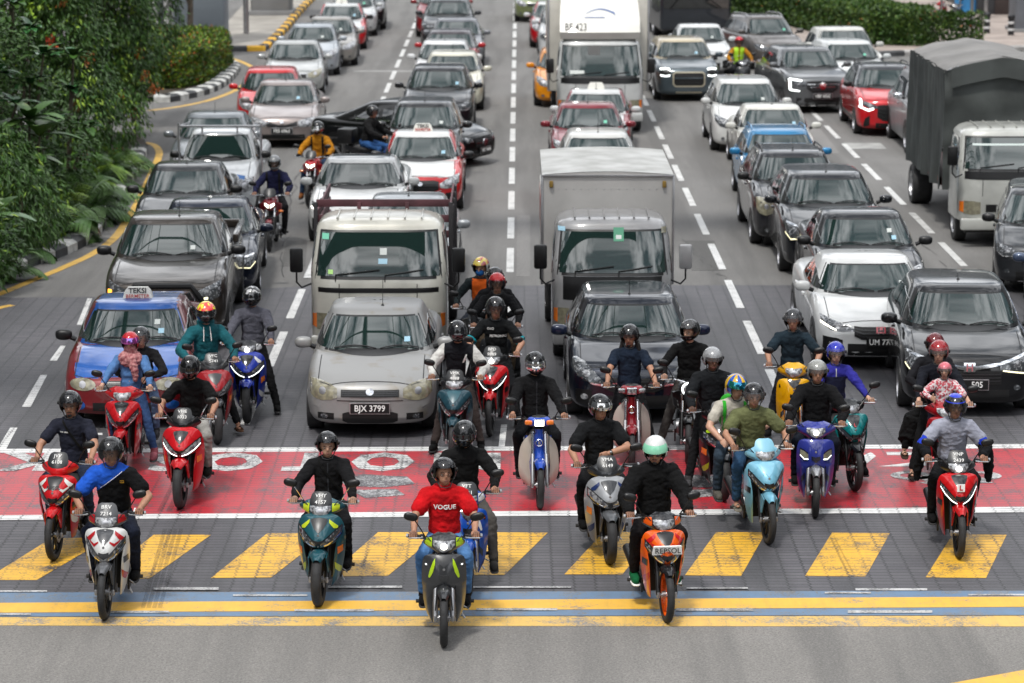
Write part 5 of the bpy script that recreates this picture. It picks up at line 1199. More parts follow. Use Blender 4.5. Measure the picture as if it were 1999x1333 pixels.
    for i, sx in enumerate((-1, 1)):
        fw = (Vector((0, -1, -.12)) if fo[i].z > .15 else Vector((sx*.15, -1, 0))).normalized(); sd_ = Vector((1, 0, 0)); u_ = fw.cross(sd_)*-1; Q = Matrix((sd_, -fw, Vector((0, 0, 1)))).transposed()
        c = fo[i] + fw*.05 + Vector((0, 0, -.045)); s = MB(); smt = cloth(shoes) if isinstance(shoes, str) else shoes
        if sandals:
            s.ell(c + Vector((0, 0, -.03)), (.048, .125, .014), smt, 16, 8, .7, Q)
            for k in (-.05, .02): s.tube([c + fw*-k + Vector((-.042, 0, -.02)), c + fw*-k + Vector((0, 0, .028)), c + fw*-k + Vector((.042, 0, -.02))], .012, smt, 6)
        else:
            s.ell(c, (.045, .13, .045), smt, 16, 10, .75, Q); s.ell(c + Vector((0, 0, -.035)), (.048, .135, .016), RUB if shoes != '0f5c36' else TXW, 16, 6, .6, Q); s.tube([fo[i] + Vector((0, 0, .04)), fo[i] + Vector((0, 0, -.03))], [.045, .05], smt, 10)
        s.build('sandal' if sandals else 'shoe', root)
    st = MB(); st.v = [tuple(v.co) for v in so_.data.vertices]; st.f = [tuple(p.vertices) for p in so_.data.polygons]; tr = bvh(st)
    cl = collar
    if cl:
        q = MB(); m_ = cloth(cl); rows = []
        for k in range(2): rows.append([neck + Vector((math.sin(t_)*(.068+.012*k), math.cos(t_)*(.064+.01*k), -.035 + .05*(1-k) + .0)) for t_ in [R(25 + 310*j/20) + math.pi for j in range(21)]])
        q.grid(rows, m_); q.grid([[p*1 + Vector((0, 0, -.006)) for p in r] for r in rows], m_); q.build('collar', so_)
    if zipc:
        q = MB(); patch(q, tr, rectc(-.006, .006, chest.z+.05, hip.z+.05), 'F', cloth(zipc), .004, 1, 16, 0); q.f and q.build('zip', so_)
    for s_, size, dx, dz, mt in txts:
        q = MB(); put_text(q, s_, size, Matrix.Translation((dx, 0, chest.z+dz)) @ RXF, mt, .02, tree=tr, off=.006); q.build('shirt_lettering', so_, smooth=False)
    # face
    if face:
        hd = MB(); hd.v = [tuple(v.co) for v in body.data.vertices]; hd.f = [tuple(p.vertices) for p in body.data.polygons]; ht = bvh(hd); fwd = (HX.to_3x3() @ Vector((0, 1, 0))).normalized()
        def onf(x, z, off=.0):
            p = hp(x, -.3, z); h = ht.ray_cast(p, fwd); return (h[0] if h[0] is not None else hp(x, -.09, z)) - fwd*off
        for sx in (-1, 1):
            q = MB(); q.ell(onf(sx*.031, .0, .0), (.013, .005, .006), M('eye_white', (.5, .48, .45), .3), 10, 6); q.ell(onf(sx*.031, .0, .003), (.006, .004, .0055), HAIR, 8, 6); q.build('eye', body)
            q = MB(); q.tube([onf(sx*.014, .020, .002), onf(sx*.032, .026, .002), onf(sx*.05, .019, .002)], [.004, .005, .003], HAIR, 6); q.build('eyebrow', body)
        q = MB(); q.tube([onf(-.022, -.062, .001), onf(0, -.060, .003), onf(.022, -.062, .001)], [.004, .0065, .004], M('lips', (.20, .07, .06), .5), 6); q.build('lips', body)
        if 'beard' in extra:
            q = MB(); q.tube([onf(-.026, -.048, .002), onf(0, -.045, .003), onf(.026, -.048, .002)], [.004, .005, .004], HAIR, 6); q.ell(onf(0, -.088, .0), (.024, .014, .022), HAIR, 10, 8); q.build('beard', body)
        if 'glasses' in extra:
            q = MB()
            for sx in (-1, 1): c = onf(sx*.032, .0, .014); q.tube([c + Vector((.02*math.cos(t_), 0, .015*math.sin(t_))) for t_ in [2*math.pi*j/14 for j in range(15)]], .0025, BLK, 5, False)
            q.tube([onf(-.012, .004, .016), onf(.012, .004, .016)], .002, BLK, 5); q.build('glasses', root)
        if 'shades' in extra:
            q = MB()
            for sx in (-1, 1): q.ell(onf(sx*.032, .0, .010), (.026, .010, .018), VDK, 12, 8, .8)
            q.build('sunglasses', root)
        if 'mask' in extra: q = MB(); q.ell(hp(0, -.055, -.05), (.062, .062, .052), cloth('1c4f86'), 14, 10); q.build('face_mask', root)
    if 'hair' in extra:
        q = MB()
        for sx in (-1, 1): q.tube([hp(sx*.075, .02, -.02), hp(sx*.095, .02, -.10), hp(sx*.115, .0, -.17), hp(sx*.12, -.01, -.20)], [.02, .032, .03, .012], HAIR, 8)
        q.build('hair', body)
    if 'scarf' in extra:
        t = MB(); sm = M('pink_scarf', '8f4a50', .9, col2='c08a88', vs=34, bump=.4, bs=20)
        t.ell(hp(0, .0, -.06), (.088, .10, .075), sm, 18, 12); t.ell(chest + Vector((0, -.045, .03)), (.155, .095, .11), sm, 20, 12, .9); t.tube([chest + Vector((.03, -.10, .05)), chest + Vector((.06, -.14, -.10)), chest + Vector((.07, -.13, -.24))], [.06, .05, .03], sm, 10)
        t2 = remesh(t, 'scarf', root, .012, 2, wr=.016, seed=3, wsc=16, mats=[sm])
    if 'hood' in extra:
        q = MB(); q.ell(neck + Vector((0, .06, .02)), (.12, .08, .06), tm, 16, 10, .9); q.build('hood', so_)
        for sx in (-1, 1): q = MB(); q.tube([neck + Vector((sx*.04, -.075, -.02)), neck + Vector((sx*.045, -.12, -.10)), neck + Vector((sx*.05, -.135, -.2))], .005, TXW, 5); q.build('drawstring', so_)
    if 'straps' in extra or 'gstraps' in extra:
        sm = cloth('141414' if 'straps' in extra else '2f9a2c')
        for sx in (-1, 1):
            q = MB(); patch(q, tr, rectc(sx*.115-.018, sx*.115+.018, chest.z+.07, hip.z+.14), 'F', sm, .012, 2, 12, .012); q.f and q.build('backpack_strap', root)
        q = MB(); q.ell(chest + Vector((0, .19, -.10)), (.15, .09, .21), sm, 16, 12, .7); q.build('backpack', root)
    if 'sling' in extra:
        q = MB(); patch(q, tr, [(-.10, chest.z+.09, chest.z+.05), (.12, hip.z+.17, hip.z+.13)], 'F', cloth('121212'), .012, 14, 2, .012); q.f and q.build('sling_strap', root)
    if helmet_:
        st_, c_, v_, vm = hel; V = {'VIS': VIS, 'VCL': VCL, 'VDK': VDK, 'VMR': VMR, 'VGR': VGR, 'VPK': VPK, 'VMN': VMN}[v_]
        ho = helmet(root, HX, 'full' if st_ == 'full' else 'open', c_, V, vm, pat, half=(st_ == 'half')); ho.name = 'helmet'
    if shade: shade(root, so_, tr, dict(hip=hip, chest=chest, neck=neck, sh=sh, el=el, ha=ha, kn=kn, fo=fo, hp=hp))
    return root
GF = lambda sx, y=.62, x=.34: (sx*x, y, .10)   # ankle of a foot on the ground
def rid(bk, dx=0, dy=0, dz=0, rz=0):
    return Matrix.Translation(bk.location) @ bk.rotation_euler.to_matrix().to_4x4() @ Matrix.Translation((dx, dy, dz)) @ Matrix.Rotation(R(rz), 4, 'Z')
LTW = TXW
def riders():
    b = bike('red moped with white streaks and a red front fender, leftmost motorcycle', 'sport', 'b8141b', '121214', 107, 1093, 139, 780, num='JVV\n6108', fend='c41218', acc='cfcfcb', Bk=plast('17171a'), cowl='lampred', visor='smoke', lite=0, txt2=('REPSOL', .045, .80, TXK))
    person('man in a dark navy polo shirt riding the leftmost red moped', rid(b), '20222e', 'short', '20283a', '101012', hel=('open', '17181a', 'VIS', 'mid'), extra=('beard', 'sling'), collar='20222e', lean=10, txts=(('THE SERIES', .022, -.08, -.06, LTW),), sc=1.02)
    b = bike('white and grey moped with plate BRV 7214 ahead of the leftmost moped', 'sport', 'c8c8c6', '3a3b3e', 206, 1209, 223, 884, num='BRV\n7214', fend='5a5b5e', acc='a3151c', cowl='lamp', visor='4a4b4e', lite=1)
    person('man in a diagonally split blue and black polo shirt on a white moped', rid(b), '1c4fb0', 'short', '151a28', '0c0c0d', hel=('open', '1b1b1c', 'VIS', 'down'), split='0c0c0e', lean=13, sc=1.05, infl=.022, shade=polo_badge, face=True)
    b = bike('bright red moped ridden by two women beside the taxi', 'sport', 'ac1119', '141416', 238, 930, 252, 678, fend='ac1119', cowl='big', lite=1, lit=False)
    person('woman in a pink scarf, denim shirt and red helmet with mirrored visor', rid(b), '4b6f9e', 'long', '2b4166', '8a4f58', skin=SKIN2, hel=('open', 'b0101c', 'VPK', 'mid'), extra=('scarf',), lean=6, sc=.93, foot=(None, (.33, .62, .12)))
    person('pillion passenger in a black open helmet sitting behind the woman with the pink scarf', rid(b, .07, .33, .03), '1a1a1c', 'long', '50607c', '2a2a2e', skin=SKIN2, hel=('open', '26282a', 'VCL', 'down'), lean=4, sc=.92, hands=(((-.15, .66, 1.0), (-1, .2, -.4)), ((.15, .66, 1.0), (1, .2, -.4))))
    b = bike('glossy red scooter with slanted white lamps and plate VHE 1033', 'scooter', 'b80d18', '131315', 353, 992, 371, 692, num='VHE\n1033', fend='b80d18', lit=True, drl=WLIT, cowl='dark0', visor='smoke', mir='c', lampcol=LEN)
    person('man in a plain black T-shirt with glossy black helmet on the glossy red scooter', rid(b), '0d0d0e', 'short', '8e8c88', '14130f', hel=('full', '0c0c0d', 'VDK', 'down'), lean=14, hpitch=16, sc=.98)
    b = bike('grey and red scooter with plate VFC 5741 behind the glossy red scooter', 'scooter', '8f1a20', '3c3e40', 424, 866, 404, 612, num='VFC\n5741', fend='222224', cowl='dark0', Bk=plast('3a3c3f'))
    person('person in a teal hoodie with a colourful yellow and red patterned helmet', rid(b), '1a545c', 'long', '0e0e10', '4a3324', hel=('full', '0e0e0e', 'VDK', 'down'), pat=(M('helmet_pattern', (.75, .05, .04), .25, 0, 1, col2=(.75, .75, .04), vs=16, thr=(.48, .52)), lambda az, el: el > 15), extra=('hood',), lean=8, sc=1.05, infl=.018, foot=(None, (.34, .50, .12)), sandals=True)
    b = bike('blue and white scooter with lit white lamp, ridden with one foot on the paving', 'scooter', '1b2f8e', '1a1b1e', 483, 826, 487, 562, fend='1b2f8e', acc='c9cacb', cowl='dark', lit=True, lite=1)
    person('man in a plain grey jacket and black patterned helmet with one foot down', rid(b), '55555e', 'long', '0c0c0e', '0b0b0c', hel=('full', '101011', 'VDK', 'down'), pat=(M('helmet_scribble', (.01, .01, .01), .3, 0, 1, col2=(.6, .6, .6), vs=22, thr=(.53, .55)), lambda az, el: el > 10), foot=(None, (.36, .62, .11)), infl=.018, lean=6, collar='55555e')
    b = bike('dark teal scooter with plate VHY 4157 alone on the yellow crossing bars', 'scooter', '1c4b55', '17191b', 623, 1183, 640, 857, num='VHY\n4157', fend='1c4b55', cowl='big', visor='smoke', acc='b6c62a', Bk=plast('202224'), mir='c')
    person('woman in a black zipped jacket and black helmet on the dark teal scooter', rid(b), '121214', 'long', '0e0f12', '141414', skin=SKIN2, hel=('open', '0e0e10', 'VIS', 'up'), pat=None, lean=4, sc=.95, collar='121214', zipc='303236', extra=('sling',), infl=.018)
    b = bike('dark grey moped with yellow-green stripes at the very front centre', 'slim', '333436', '2b2c2e', 867, 1261, 868, 911, fend='2f3032', acc='a8c81e', cowl='lamp', visor=None, lit=True, lite=1, num=None, rim=ALU, Bk=plast('2a2b2d'))
    person('man in a red T-shirt lettered VOGUE, glasses and jeans, leading the riders', rid(b), 'b40c14', 'short', '4a719f', '0b0b0d', hel=('open', '101012', 'VIS', 'up'), hyaw=22, hpitch=-2, extra=('glasses',), lean=10, txts=(('VOGUE', .066, 0, -.10, TXW),), sc=1.0, infl=.022, face=True)
    b = bike('blue moped mostly hidden behind the red T-shirt rider', 'slim', '12459c', '16191e', None, None, 905, 833, 1.60, yaw=4, num='VFT\n8021', fend='12459c', cowl='lampb', acc='d0d2d4')
    person('rider in black jacket and grey trousers right behind the red T-shirt rider', rid(b), '0f0f10', 'long', '4a4744', '2c2b2a', hel=('full', '1a1b1c', 'VDK', 'down'), hyaw=-8, hpitch=12, collar='0f0f10', foot=(None, (.30, .58, .22)), lean=12, infl=.016, knees=.3)
    b = bike('dark teal moped with plate VMK 4888 in front of the silver sedan', 'sport', '1d3d48', '15171a', 885, 905, 896, 648, num='VMK\n4888', fend='1d3d48', cowl='dark', Bk=plast('2c5560'), lite=1)
    person('rider in a black and white varsity jacket with a letter A, black full helmet', rid(b), '131419', 'long', '332c2a', '0b0b0c', hel=('full', '0e0e10', 'VDK', 'down'), sleevecol='b9b8b4', foot=((-.30, .60, .11), (.30, .60, .11)), txts=(('A', .15, .10, -.10, TXW),), infl=.018, lean=10)
    b = bike('red moped with plate BPD 9889 behind the varsity jacket rider', 'sport', 'b20e16', '141416', 957, 851, 970, 578, num='BPD\n9889', fend='b20e16', cowl='dark', lite=1, lit=True)
    person('man in a black shirt with turquoise sleeve bands on the red moped BPD 9889', rid(b), '0e1012', 'short', '0e0f12', '0b0b0c', hel=('open', '0e0e0f', 'VIS', 'down'), txts=(('PETRONAS', .045, .02, -.12, TXW), ('CUCI', .04, -.08, -.02, TXW)), foot=(None, (.30, .60, .12)), sc=1.03, collar='0e1012', shade=sleeve_bands)
    b = bike('dark moped hidden behind the turquoise-banded rider', 'slim', '1f2023', '1a1a1c', None, None, 968, 543, 1.6, yaw=0, cowl='dark')
    person('rider with a glossy red helmet and grey backpack straps', rid(b), '141416', 'long', '4e4234', '0b0b0c', hel=('open', 'c0121a', 'VIS', 'down'), extra=('straps',))
    person('pillion passenger with black helmet directly behind the glossy red helmet', rid(b, .0, .42, .02), '18181a', 'long', '2a2a2c', '0b0b0c', hel=('open', '0e0e0f', 'VIS', 'down'), hands=(((-.15, .66, 1.0), (-1, .2, -.4)), ((.15, .66, 1.0), (1, .2, -.4))), foot=(None, (.30, .66, .24)))
    b = bike('grey motorcycle ridden by the rider in the orange vest', 'naked', '34373a', '1a1a1c', None, None, 936, 510, 1.6, yaw=-4)
    person('rider in an orange vest with a blue face mask and colourful helmet', rid(b), '1b2224', 'long', '2a2e36', '0b0b0c', hel=('open', 'a8a8a4', 'VCL', 'up'), pat=(M('helmet_colours', (.7, .55, .03), .3, 0, 1, col2=(.4, .08, .08), vs=18, thr=(.48, .52)), lambda az, el: el > 20), extra=('mask',), shade=orange_vest)
    b = bike('blue classic moped with wide cream leg shields', 'cub', '1a45a8', 'b6aea3', 1054, 993, 1048, 696, fend='1a45a8', lit=True, rim=STL)
    person('rider in black with a mirrored visor on the blue classic moped', rid(b), '0e0e10', 'long', '0d0e12', '0b0b0c', hel=('full', '0d0d0e', 'VMR', 'down'), infl=.018, lean=4, zipc='2a2a2e', sc=1.0)
    b = bike('wine red classic moped with cream leg shields in front of the dark blue hatchback', 'cub', '7d0f1c', 'b4ada4', 1233, 922, 1232, 657, fend='7d0f1c', lampcol=LEN)
    person('man with long hair in a navy open-collar shirt on the wine red classic moped', rid(b), '16202f', 'short', '101114', '0b0b0c', hel=('open', '111112', 'VIS', 'mid'), extra=('hair', 'beard'), collar='16202f', foot=((-.30, .60, .11), (.30, .60, .11)), lean=6)
    b = bike('silver scooter with plate VMA 6149, left of the orange moped', 'scooter', '8a8c8f', '2b2d30', 1190, 1101, 1172, 790, num='VMA\n6149', fend='55575a', acc='1c2c58', cowl='dark0', visor='smoke', lampcol=LEN)
    person('man in a black T-shirt holding one arm bent across his chest', rid(b), '121315', 'short', '0e0e10', '0b0b0c', hel=('open', '141416', 'VMR', 'mid'), hyaw=6, hands=(None, ((.06, .62, 1.08), (1, .1, -.1))), lean=10, sc=1.02, infl=.02, shade=wristwatch)
    b = bike('orange, red and white moped lettered REPSOL with orange wheels', 'sport', 'd9560c', '17171a', 1301, 1214, 1275, 872, num=None, fend='17171a', acc='b5101a', cowl='lamp', lite=1, lit=False, rim=paint('d9560c', .1), Bk=plast('1a1a1c'), cacc='d9560c', roll=0)
    pod(b, 'REPSOL')
    person('bearded man in sunglasses, black rain jacket and white helmet with mint visor', rid(b), '0b0b0c', 'long', '130f10', '0f5c36', hel=('open', 'c9cbc9', 'VMN', 'mid'), extra=('beard', 'shades'), infl=.034, lean=6, sc=1.04, wr=.014)
    b = bike('black classic motorcycle with a round headlamp, its rider looking aside', 'naked', '1a1a1b', '141414', 1343, 905, 1362, 632, yaw=-3, cowl='round', lit=True, fend='1a1a1b')
    person('rider in a black sweater on the round-lamp motorcycle, looking aside', rid(b), '0d0d0e', 'long', '3b3836', '0f0f10', skin=SKIN2, hel=('full', '0c0c0d', 'VCL', 'up'), hyaw=-48, foot=((-.36, .60, .11), None), lean=14)
    b = bike('black scooter with yellow-green side stripe behind the light blue moped', 'scooter', '17181a', '121214', 1411, 977, 1391, 690, fend='17181a', acc='9fc21f', cowl='dark0', visor='smoke', yaw=None)
    person('rider in a dark jacket with a silver open helmet', rid(b), '141619', 'long', '101012', '3c3c3e', skin=SKIN3, hel=('open', '8d8e90', 'VCL', 'mid'), foot=((-.32, .60, .11), None), infl=.02, collar='141619')
    b = bike('light blue moped near the middle right, ridden by a man in an olive T-shirt', 'sport', '6fa9c0', '15171a', 1499, 1062, 1471, 760, num=None, fend='6fa9c0', cowl='lampv', lite=2, visor='7fb6cc', Bk=plast('7fb6cc'), lampcol=DLEN)
    person('man in an olive green T-shirt with black helmet on the light blue moped', rid(b), '5c6040', 'short', '27435f', '6b675e', hel=('open', '151517', 'VCL', 'down'), lean=15, sc=1.0, sandals=True, infl=.02, shade=wristwatch)
    person('pillion with blue and yellow helmet and green visor behind the olive T-shirt rider', rid(b, -.14, .40, .03), 'aaa59a', 'short', '2c3844', '57534c', skin=SKIN2, hel=('open', '1d50a8', 'VGR', 'mid'), pat=(paint('c9a012', 0), lambda az, el: (az // 30) % 2 == 0), lean=18, extra=('gstraps',), hyaw=12, hands=(((-.2, .55, .95), (-1, .2, -.4)), ((.16, .62, 1.0), (1, .2, -.4))))
    b = bike('blue-purple moped with a lit trapezoid lamp and clouded side lamps', 'slim', '2b3484', '17182c', 1591, 1009, 1591, 709, fend=STL, cowl='big', lite=1, lit=True, lampcol=YLEN, Bk='232a70')
    person('older man in a black jacket with a silver helmet on the blue-purple moped', rid(b), '0f0f11', 'long', '111622', '0d0d0d', hel=('open', '8a8b87', 'VCL', 'mid'), infl=.022, lean=7)
    b = bike('yellow and black moped left of the white sedan', 'slim', 'd09a08', '1a1b1d', None, None, 1547, 609, 1.62, yaw=-3, fend='d09a08', cowl='lampy', lite=1)
    person('man in a dark teal short-sleeved shirt riding the yellow moped', rid(b), '1d2a33', 'short', '191b22', '0b0b0c', hel=('open', '2b2c2f', 'VCL', 'mid'), collar='1d2a33', foot=((-.30, .60, .11), None))
    b = bike('teal moped with a red learner plate beside the blue-purple moped', 'sport', '0f6e70', '141618', 1667, 958, 1634, 665, fend='17181a', cowl='dark', lite=1, txt2=('L', .05, .80, REDL))
    person('woman in a blue and purple zipped top with a blue helmet', rid(b), '2b2a80', 'long', '14141a', '101012', skin=SKIN2, hel=('open', '1c28a0', 'VCL', 'mid'), zipc='aaaaaa', sc=.95, foot=(None, (.30, .6, .12)), lean=7, shade=dark_bib)
    b = bike('red moped with plate VNP 2439 and a white learner square, far right front', 'sport', 'b90f14', '141416', 1871, 1089, 1859, 766, num='VNP\n2439', fend='b90f14', cowl='dark', lite=1, lit=True, txt2=None, yaw=None)
    lplate(b)
    person('man in a light grey shirt with a jacket worn back to front over his arms', rid(b), '8d8f9c', 'short', '101012', '0c0c0d', hel=('open', '141416', 'VIS', 'down'), pat=(paint('1c34b8', .1), lambda az, el: el > 55 or (25 < el < 30)), collar='15171e', lean=12, infl=.02, shade=arm_jacket)
    b = bike('dark red moped carrying three people, behind the learner-plate moped', 'sport', '8e0f18', '1a1416', 1845, 965, 1829, 660, fend='8e0f18', cowl='big', lite=0, yaw=-3)
    person('red-helmeted man in a dark printed jacket with a child in front', rid(b, 0, .12), '12141c', 'long', '0e0e10', '2a2420', skin=SKIN2, hel=('open', '8c0f18', 'VCL', 'mid'), lean=4, foot=((-.33, .60, .12), None), sandals=True, hands=(((-.30, .38, 1.02), (-.9, .35, -.55), 1), ((.30, .38, 1.02), (.9, .35, -.55), 1)))
    person('small child with a pink helmet in front of the red-helmeted man', rid(b, 0, -.06, .09), M('striped_shirt', 'b04a55', .9, col2='c8bfc0', vs=38, thr=(.49, .51)), 'long', '3c3c50', '5a3a40', skin=SKIN2, hel=('open', 'c2606c', 'VCL', 'mid'), sc=.70, infl=.01, lean=2, hip=(0, .74, .80), foot=((-.16, .5, .55), (.16, .5, .55)), hands=(((-.16, .46, 1.0), (-1, .2, -.4)), ((.16, .46, 1.0), (1, .2, -.4))), group='riders at the front of the traffic')
    person('pillion in a long black skirt and dark red helmet behind the red-helmeted man', rid(b, -.06, .46, .05), '1a1a1e', 'long', '0c0c0d', '3a2c24', skin=SKIN2, hel=('open', '5c0d14', 'VIS', 'down'), lean=0, sandals=True, sc=.95, foot=((-.34, .62, .26), None), hands=(((-.15, .66, 1.0), (-1, .2, -.4)), ((.15, .66, 1.0), (1, .2, -.4))), shade=skirt)
    # riders among the cars
    g2 = 'riders filtering between the cars'
    b = bike('dark red motorcycle filtering past the dark navy sedan', 'naked', '6d1420', '1a1a1c', 526, 491, 530, 304, lit=True, fend='6d1420', num=' \n ', yaw=-1)
    person('rider in a navy jacket with a silver full helmet and backpack', rid(b), '191b38', 'long', '111114', '0b0b0c', hel=('full', '6e7072', 'VIS', 'down'), extra=('straps',), group=g2, infl=.016)
    b = bike('red and black motorcycle ridden by the man in the mustard jacket', 'naked', '9c1822', '17171a', 604, 405, 605, 239, lit=True, fend='17171a', num=' \n ', yaw=-8)
    person('rider in a mustard yellow jacket with backpack straps and black helmet', rid(b), 'a06a12', 'long', '24344c', '6e4322', hel=('full', '0c0c0d', 'VMR', 'down'), extra=('straps',), group=g2, infl=.018, foot=((-.30, .66, .2), None), gloves='101010')
    b = bike('black delivery moped with a top box, standing side-on by the black luxury sedan', 'slim', '1b1b1d', '141414', None, None, 726, 211, 1.6, yaw=72, boxm=True, cowl='dark')
    person('delivery rider in a black jacket and blue jeans riding side-on', rid(b), '141415', 'long', '2d5284', '0c0c0c', hel=('open', '1a1a1b', 'VIS', 'down'), group=g2, infl=.022)
    b = bike('moped of the rider in the high-visibility vest', 'slim', '3a3c3e', '202224', None, None, 1443, 76, 1.6, yaw=6, cowl='dark')
    person('rider in a yellow-green high-visibility vest with a red helmet', rid(b), '9c6a18', 'long', '25262a', '0c0c0c', hel=('open', 'b01322', 'VIS', 'down'), group=g2, shade=hivis)
def vest(so_, tr, J, mat, w, name, z1=.08, z0=.1, gap=0):
    q = MB()
    if gap:
        for sx in (-1, 1):
            cc = [(sx*gap, J['chest'].z+z1, J['hip'].z+z0), (sx*w, J['chest'].z+z1-.02, J['hip'].z+z0)]; cc = cc if sx > 0 else cc[::-1]; patch(q, tr, cc, 'F', mat, .012, 6, 10, .012)
    else: patch(q, tr, [(-w, J['chest'].z+z1-.02, J['hip'].z+z0), (w, J['chest'].z+z1-.02, J['hip'].z+z0)], 'F', mat, .012, 10, 10, .012)
    q.f and q.build(name, so_)
def orange_vest(r, so_, tr, J): vest(so_, tr, J, cloth('c4561a'), .10, 'orange_vest', .09)
def hivis(r, so_, tr, J):
    vest(so_, tr, J, M('high_visibility', (.45, .8, .03), .7), .14, 'safety_vest', .09, .05, .02); vest(so_, tr, J, M('reflective_band', (.6, .6, .6), .3), .15, 'reflective_band', -.12, .28)
def dark_bib(r, so_, tr, J): vest(so_, tr, J, cloth('171a30'), .12, 'dark_front_panel', -.03, .1)
def polo_badge(r, so_, tr, J):
    q = MB(); patch(q, tr, rectc(.065, .105, J['chest'].z-.035, J['chest'].z-.065), 'F', M('badge_yellow', (.75, .4, .03), .5), .008, 2, 2, 0); put_text(q, 'KSB', .02, Matrix.Translation((.085, 0, J['chest'].z-.05)) @ RXF, TXK, .02, tree=tr, off=.010); q.build('badge', so_)
    q = MB(); patch(q, tr, [(-.14, J['chest'].z-.117, J['chest'].z-.124), (.09, J['chest'].z+.058, J['chest'].z+.051)], 'F', TXW, .005, 14, 1, 0); q.f and q.build('piping', so_)
def sleeve_bands(r, so_, tr, J):
    for i in (0, 1):
        d = (J['el'][i]-J['sh'][i]); a = J['sh'][i]+d*.80; q = MB(); q.tube([a, a+d*.09], .076, cloth('12808c'), 14, False); q.build('sleeve_band', so_)
def wristwatch(r, so_, tr, J):
    d = (J['el'][1]-J['ha'][1]).normalized(); a = J['ha'][1]+d*.02; q = MB(); q.tube([a, a+d*.022], .034, BLK, 12, False); q.ell(a+d*.011+Vector((0, -.03, .012)), (.016, .008, .016), STL, 8, 6); q.build('wristwatch', r)
def arm_jacket(r, so_, tr, J):
    for i, sx in enumerate((-1, 1)):
        t = MB(); m_ = cloth('0e0f13'); limb(t, J['sh'][i].lerp(J['el'][i], .55), J['el'][i], .07, .075, m_); limb(t, J['el'][i], J['el'][i].lerp(J['ha'][i], .85), .075, .055, m_); t.tube([J['el'][i]+Vector((0, 0, -.02)), J['el'][i]+Vector((sx*.04, .05, -.25)), J['el'][i]+Vector((sx*.05, .07, -.42))], [.07, .06, .03], m_, 10)
        o = remesh(t, 'sleeve_jacket', r, .013, 2, wr=.014, seed=5, mats=[m_, cloth('1b35a8')], picker=lambda p, z=J['el'][i].z: 1 if p[2] > z+.035 else 0)
def skirt(r, so_, tr, J):
    t = MB(); m_ = cloth('0c0c0d'); h = J['hip']; t.ell(h + Vector((-.05, -.08, -.10)), (.22, .24, .14), m_, 18, 12); t.tube([J['kn'][0] + Vector((0, 0, .02)), J['kn'][0] + Vector((-.03, .03, -.22)), J['kn'][0].lerp(J['fo'][0], .8)], [.11, .14, .11], m_, 12)
    remesh(t, 'skirt', r, .014, 2, wr=.016, seed=9, mats=[m_])
def lplate(b):
    q = MB(); q.box((0, -.035, .79), (.085, .006, .085), TXW, .002); put_text(q, 'L', .075, Matrix.Translation((0, -.041, .79)) @ RXF, REDL, .04); q.build('learner_plate', b, smooth=False)
def pod(b, s):
    q = MB(); q.poly([(-.14, -.0, .79), (.14, -.0, .79), (.15, .02, .70), (-.15, .02, .70)], (0, -.035, 0), TXW); put_text(q, s, .078, Matrix.Translation((0, -.042, .745)) @ RXF, TXK, .008); q.build('fairing_panel', b, smooth=False)
riders()
# ---------------------------------------------------------------- trucks and bus
def zat(y, Y):
    v = (y-666.5)/F_PX; return HC + (-math.sin(TH) - v*math.cos(TH))/(math.cos(TH) - v*math.sin(TH))*Y
def xat(x, y, Y):
    u = (x-999.5)/F_PX; v = (y-666.5)/F_PX; return u/(math.cos(TH) - v*math.sin(TH))*Y
def cab_mesh(W, H, paintm, zb=.5, Lc=1.7, ws=1.32, rake=.34):
    w0 = W/2; rows = []; mb = MB()
    def ring(z, yf, yr, hw, n=7, bow=.10):
        o = []
        for k in range(56):
            a = 2*math.pi*(k+.5)/56; cx, sy = math.cos(a), math.sin(a); x = hw*math.copysign(abs(cx)**(2/n), cx); q = math.copysign(abs(sy)**(2/n), sy)
            y = (yf+yr)/2 + (yr-yf)/2*q; y += bow*(abs(x)/hw)**2.4*(1 if q < 0 else -.1)*abs(q); o.append(Vector((x, y, z)))
        return o
    T = H-.16
    prof = [(zb, .04, 1.0), (zb+.08, 0, 1.0), (zb+.4, -.01, 1), (ws-.15, .0, 1), (ws, .03, 1), (ws+.2*(T-ws), .03+rake*.18, .995), (ws+.5*(T-ws), .03+rake*.48, .98), (ws+.8*(T-ws), .03+rake*.80, .955), (T, .03+rake*1.02, .93)]
    for z, yf, k in prof: rows.append(ring(z, yf, Lc, w0*k))
    for ins, dz in ((.03, .05), (.09, .10), (.2, .135), (.4, .155), (.6, .16)): rows.append(ring(T+dz, .03+rake*1.02+ins*.9, Lc-ins*.6, w0*(.93-ins*1.0), 6, .07))
    mb.grid(rows, paintm, cv=True); mb.add(rows[0], [tuple(range(56))], BLK); mb.add(rows[-1], [tuple(range(56))], paintm); return mb
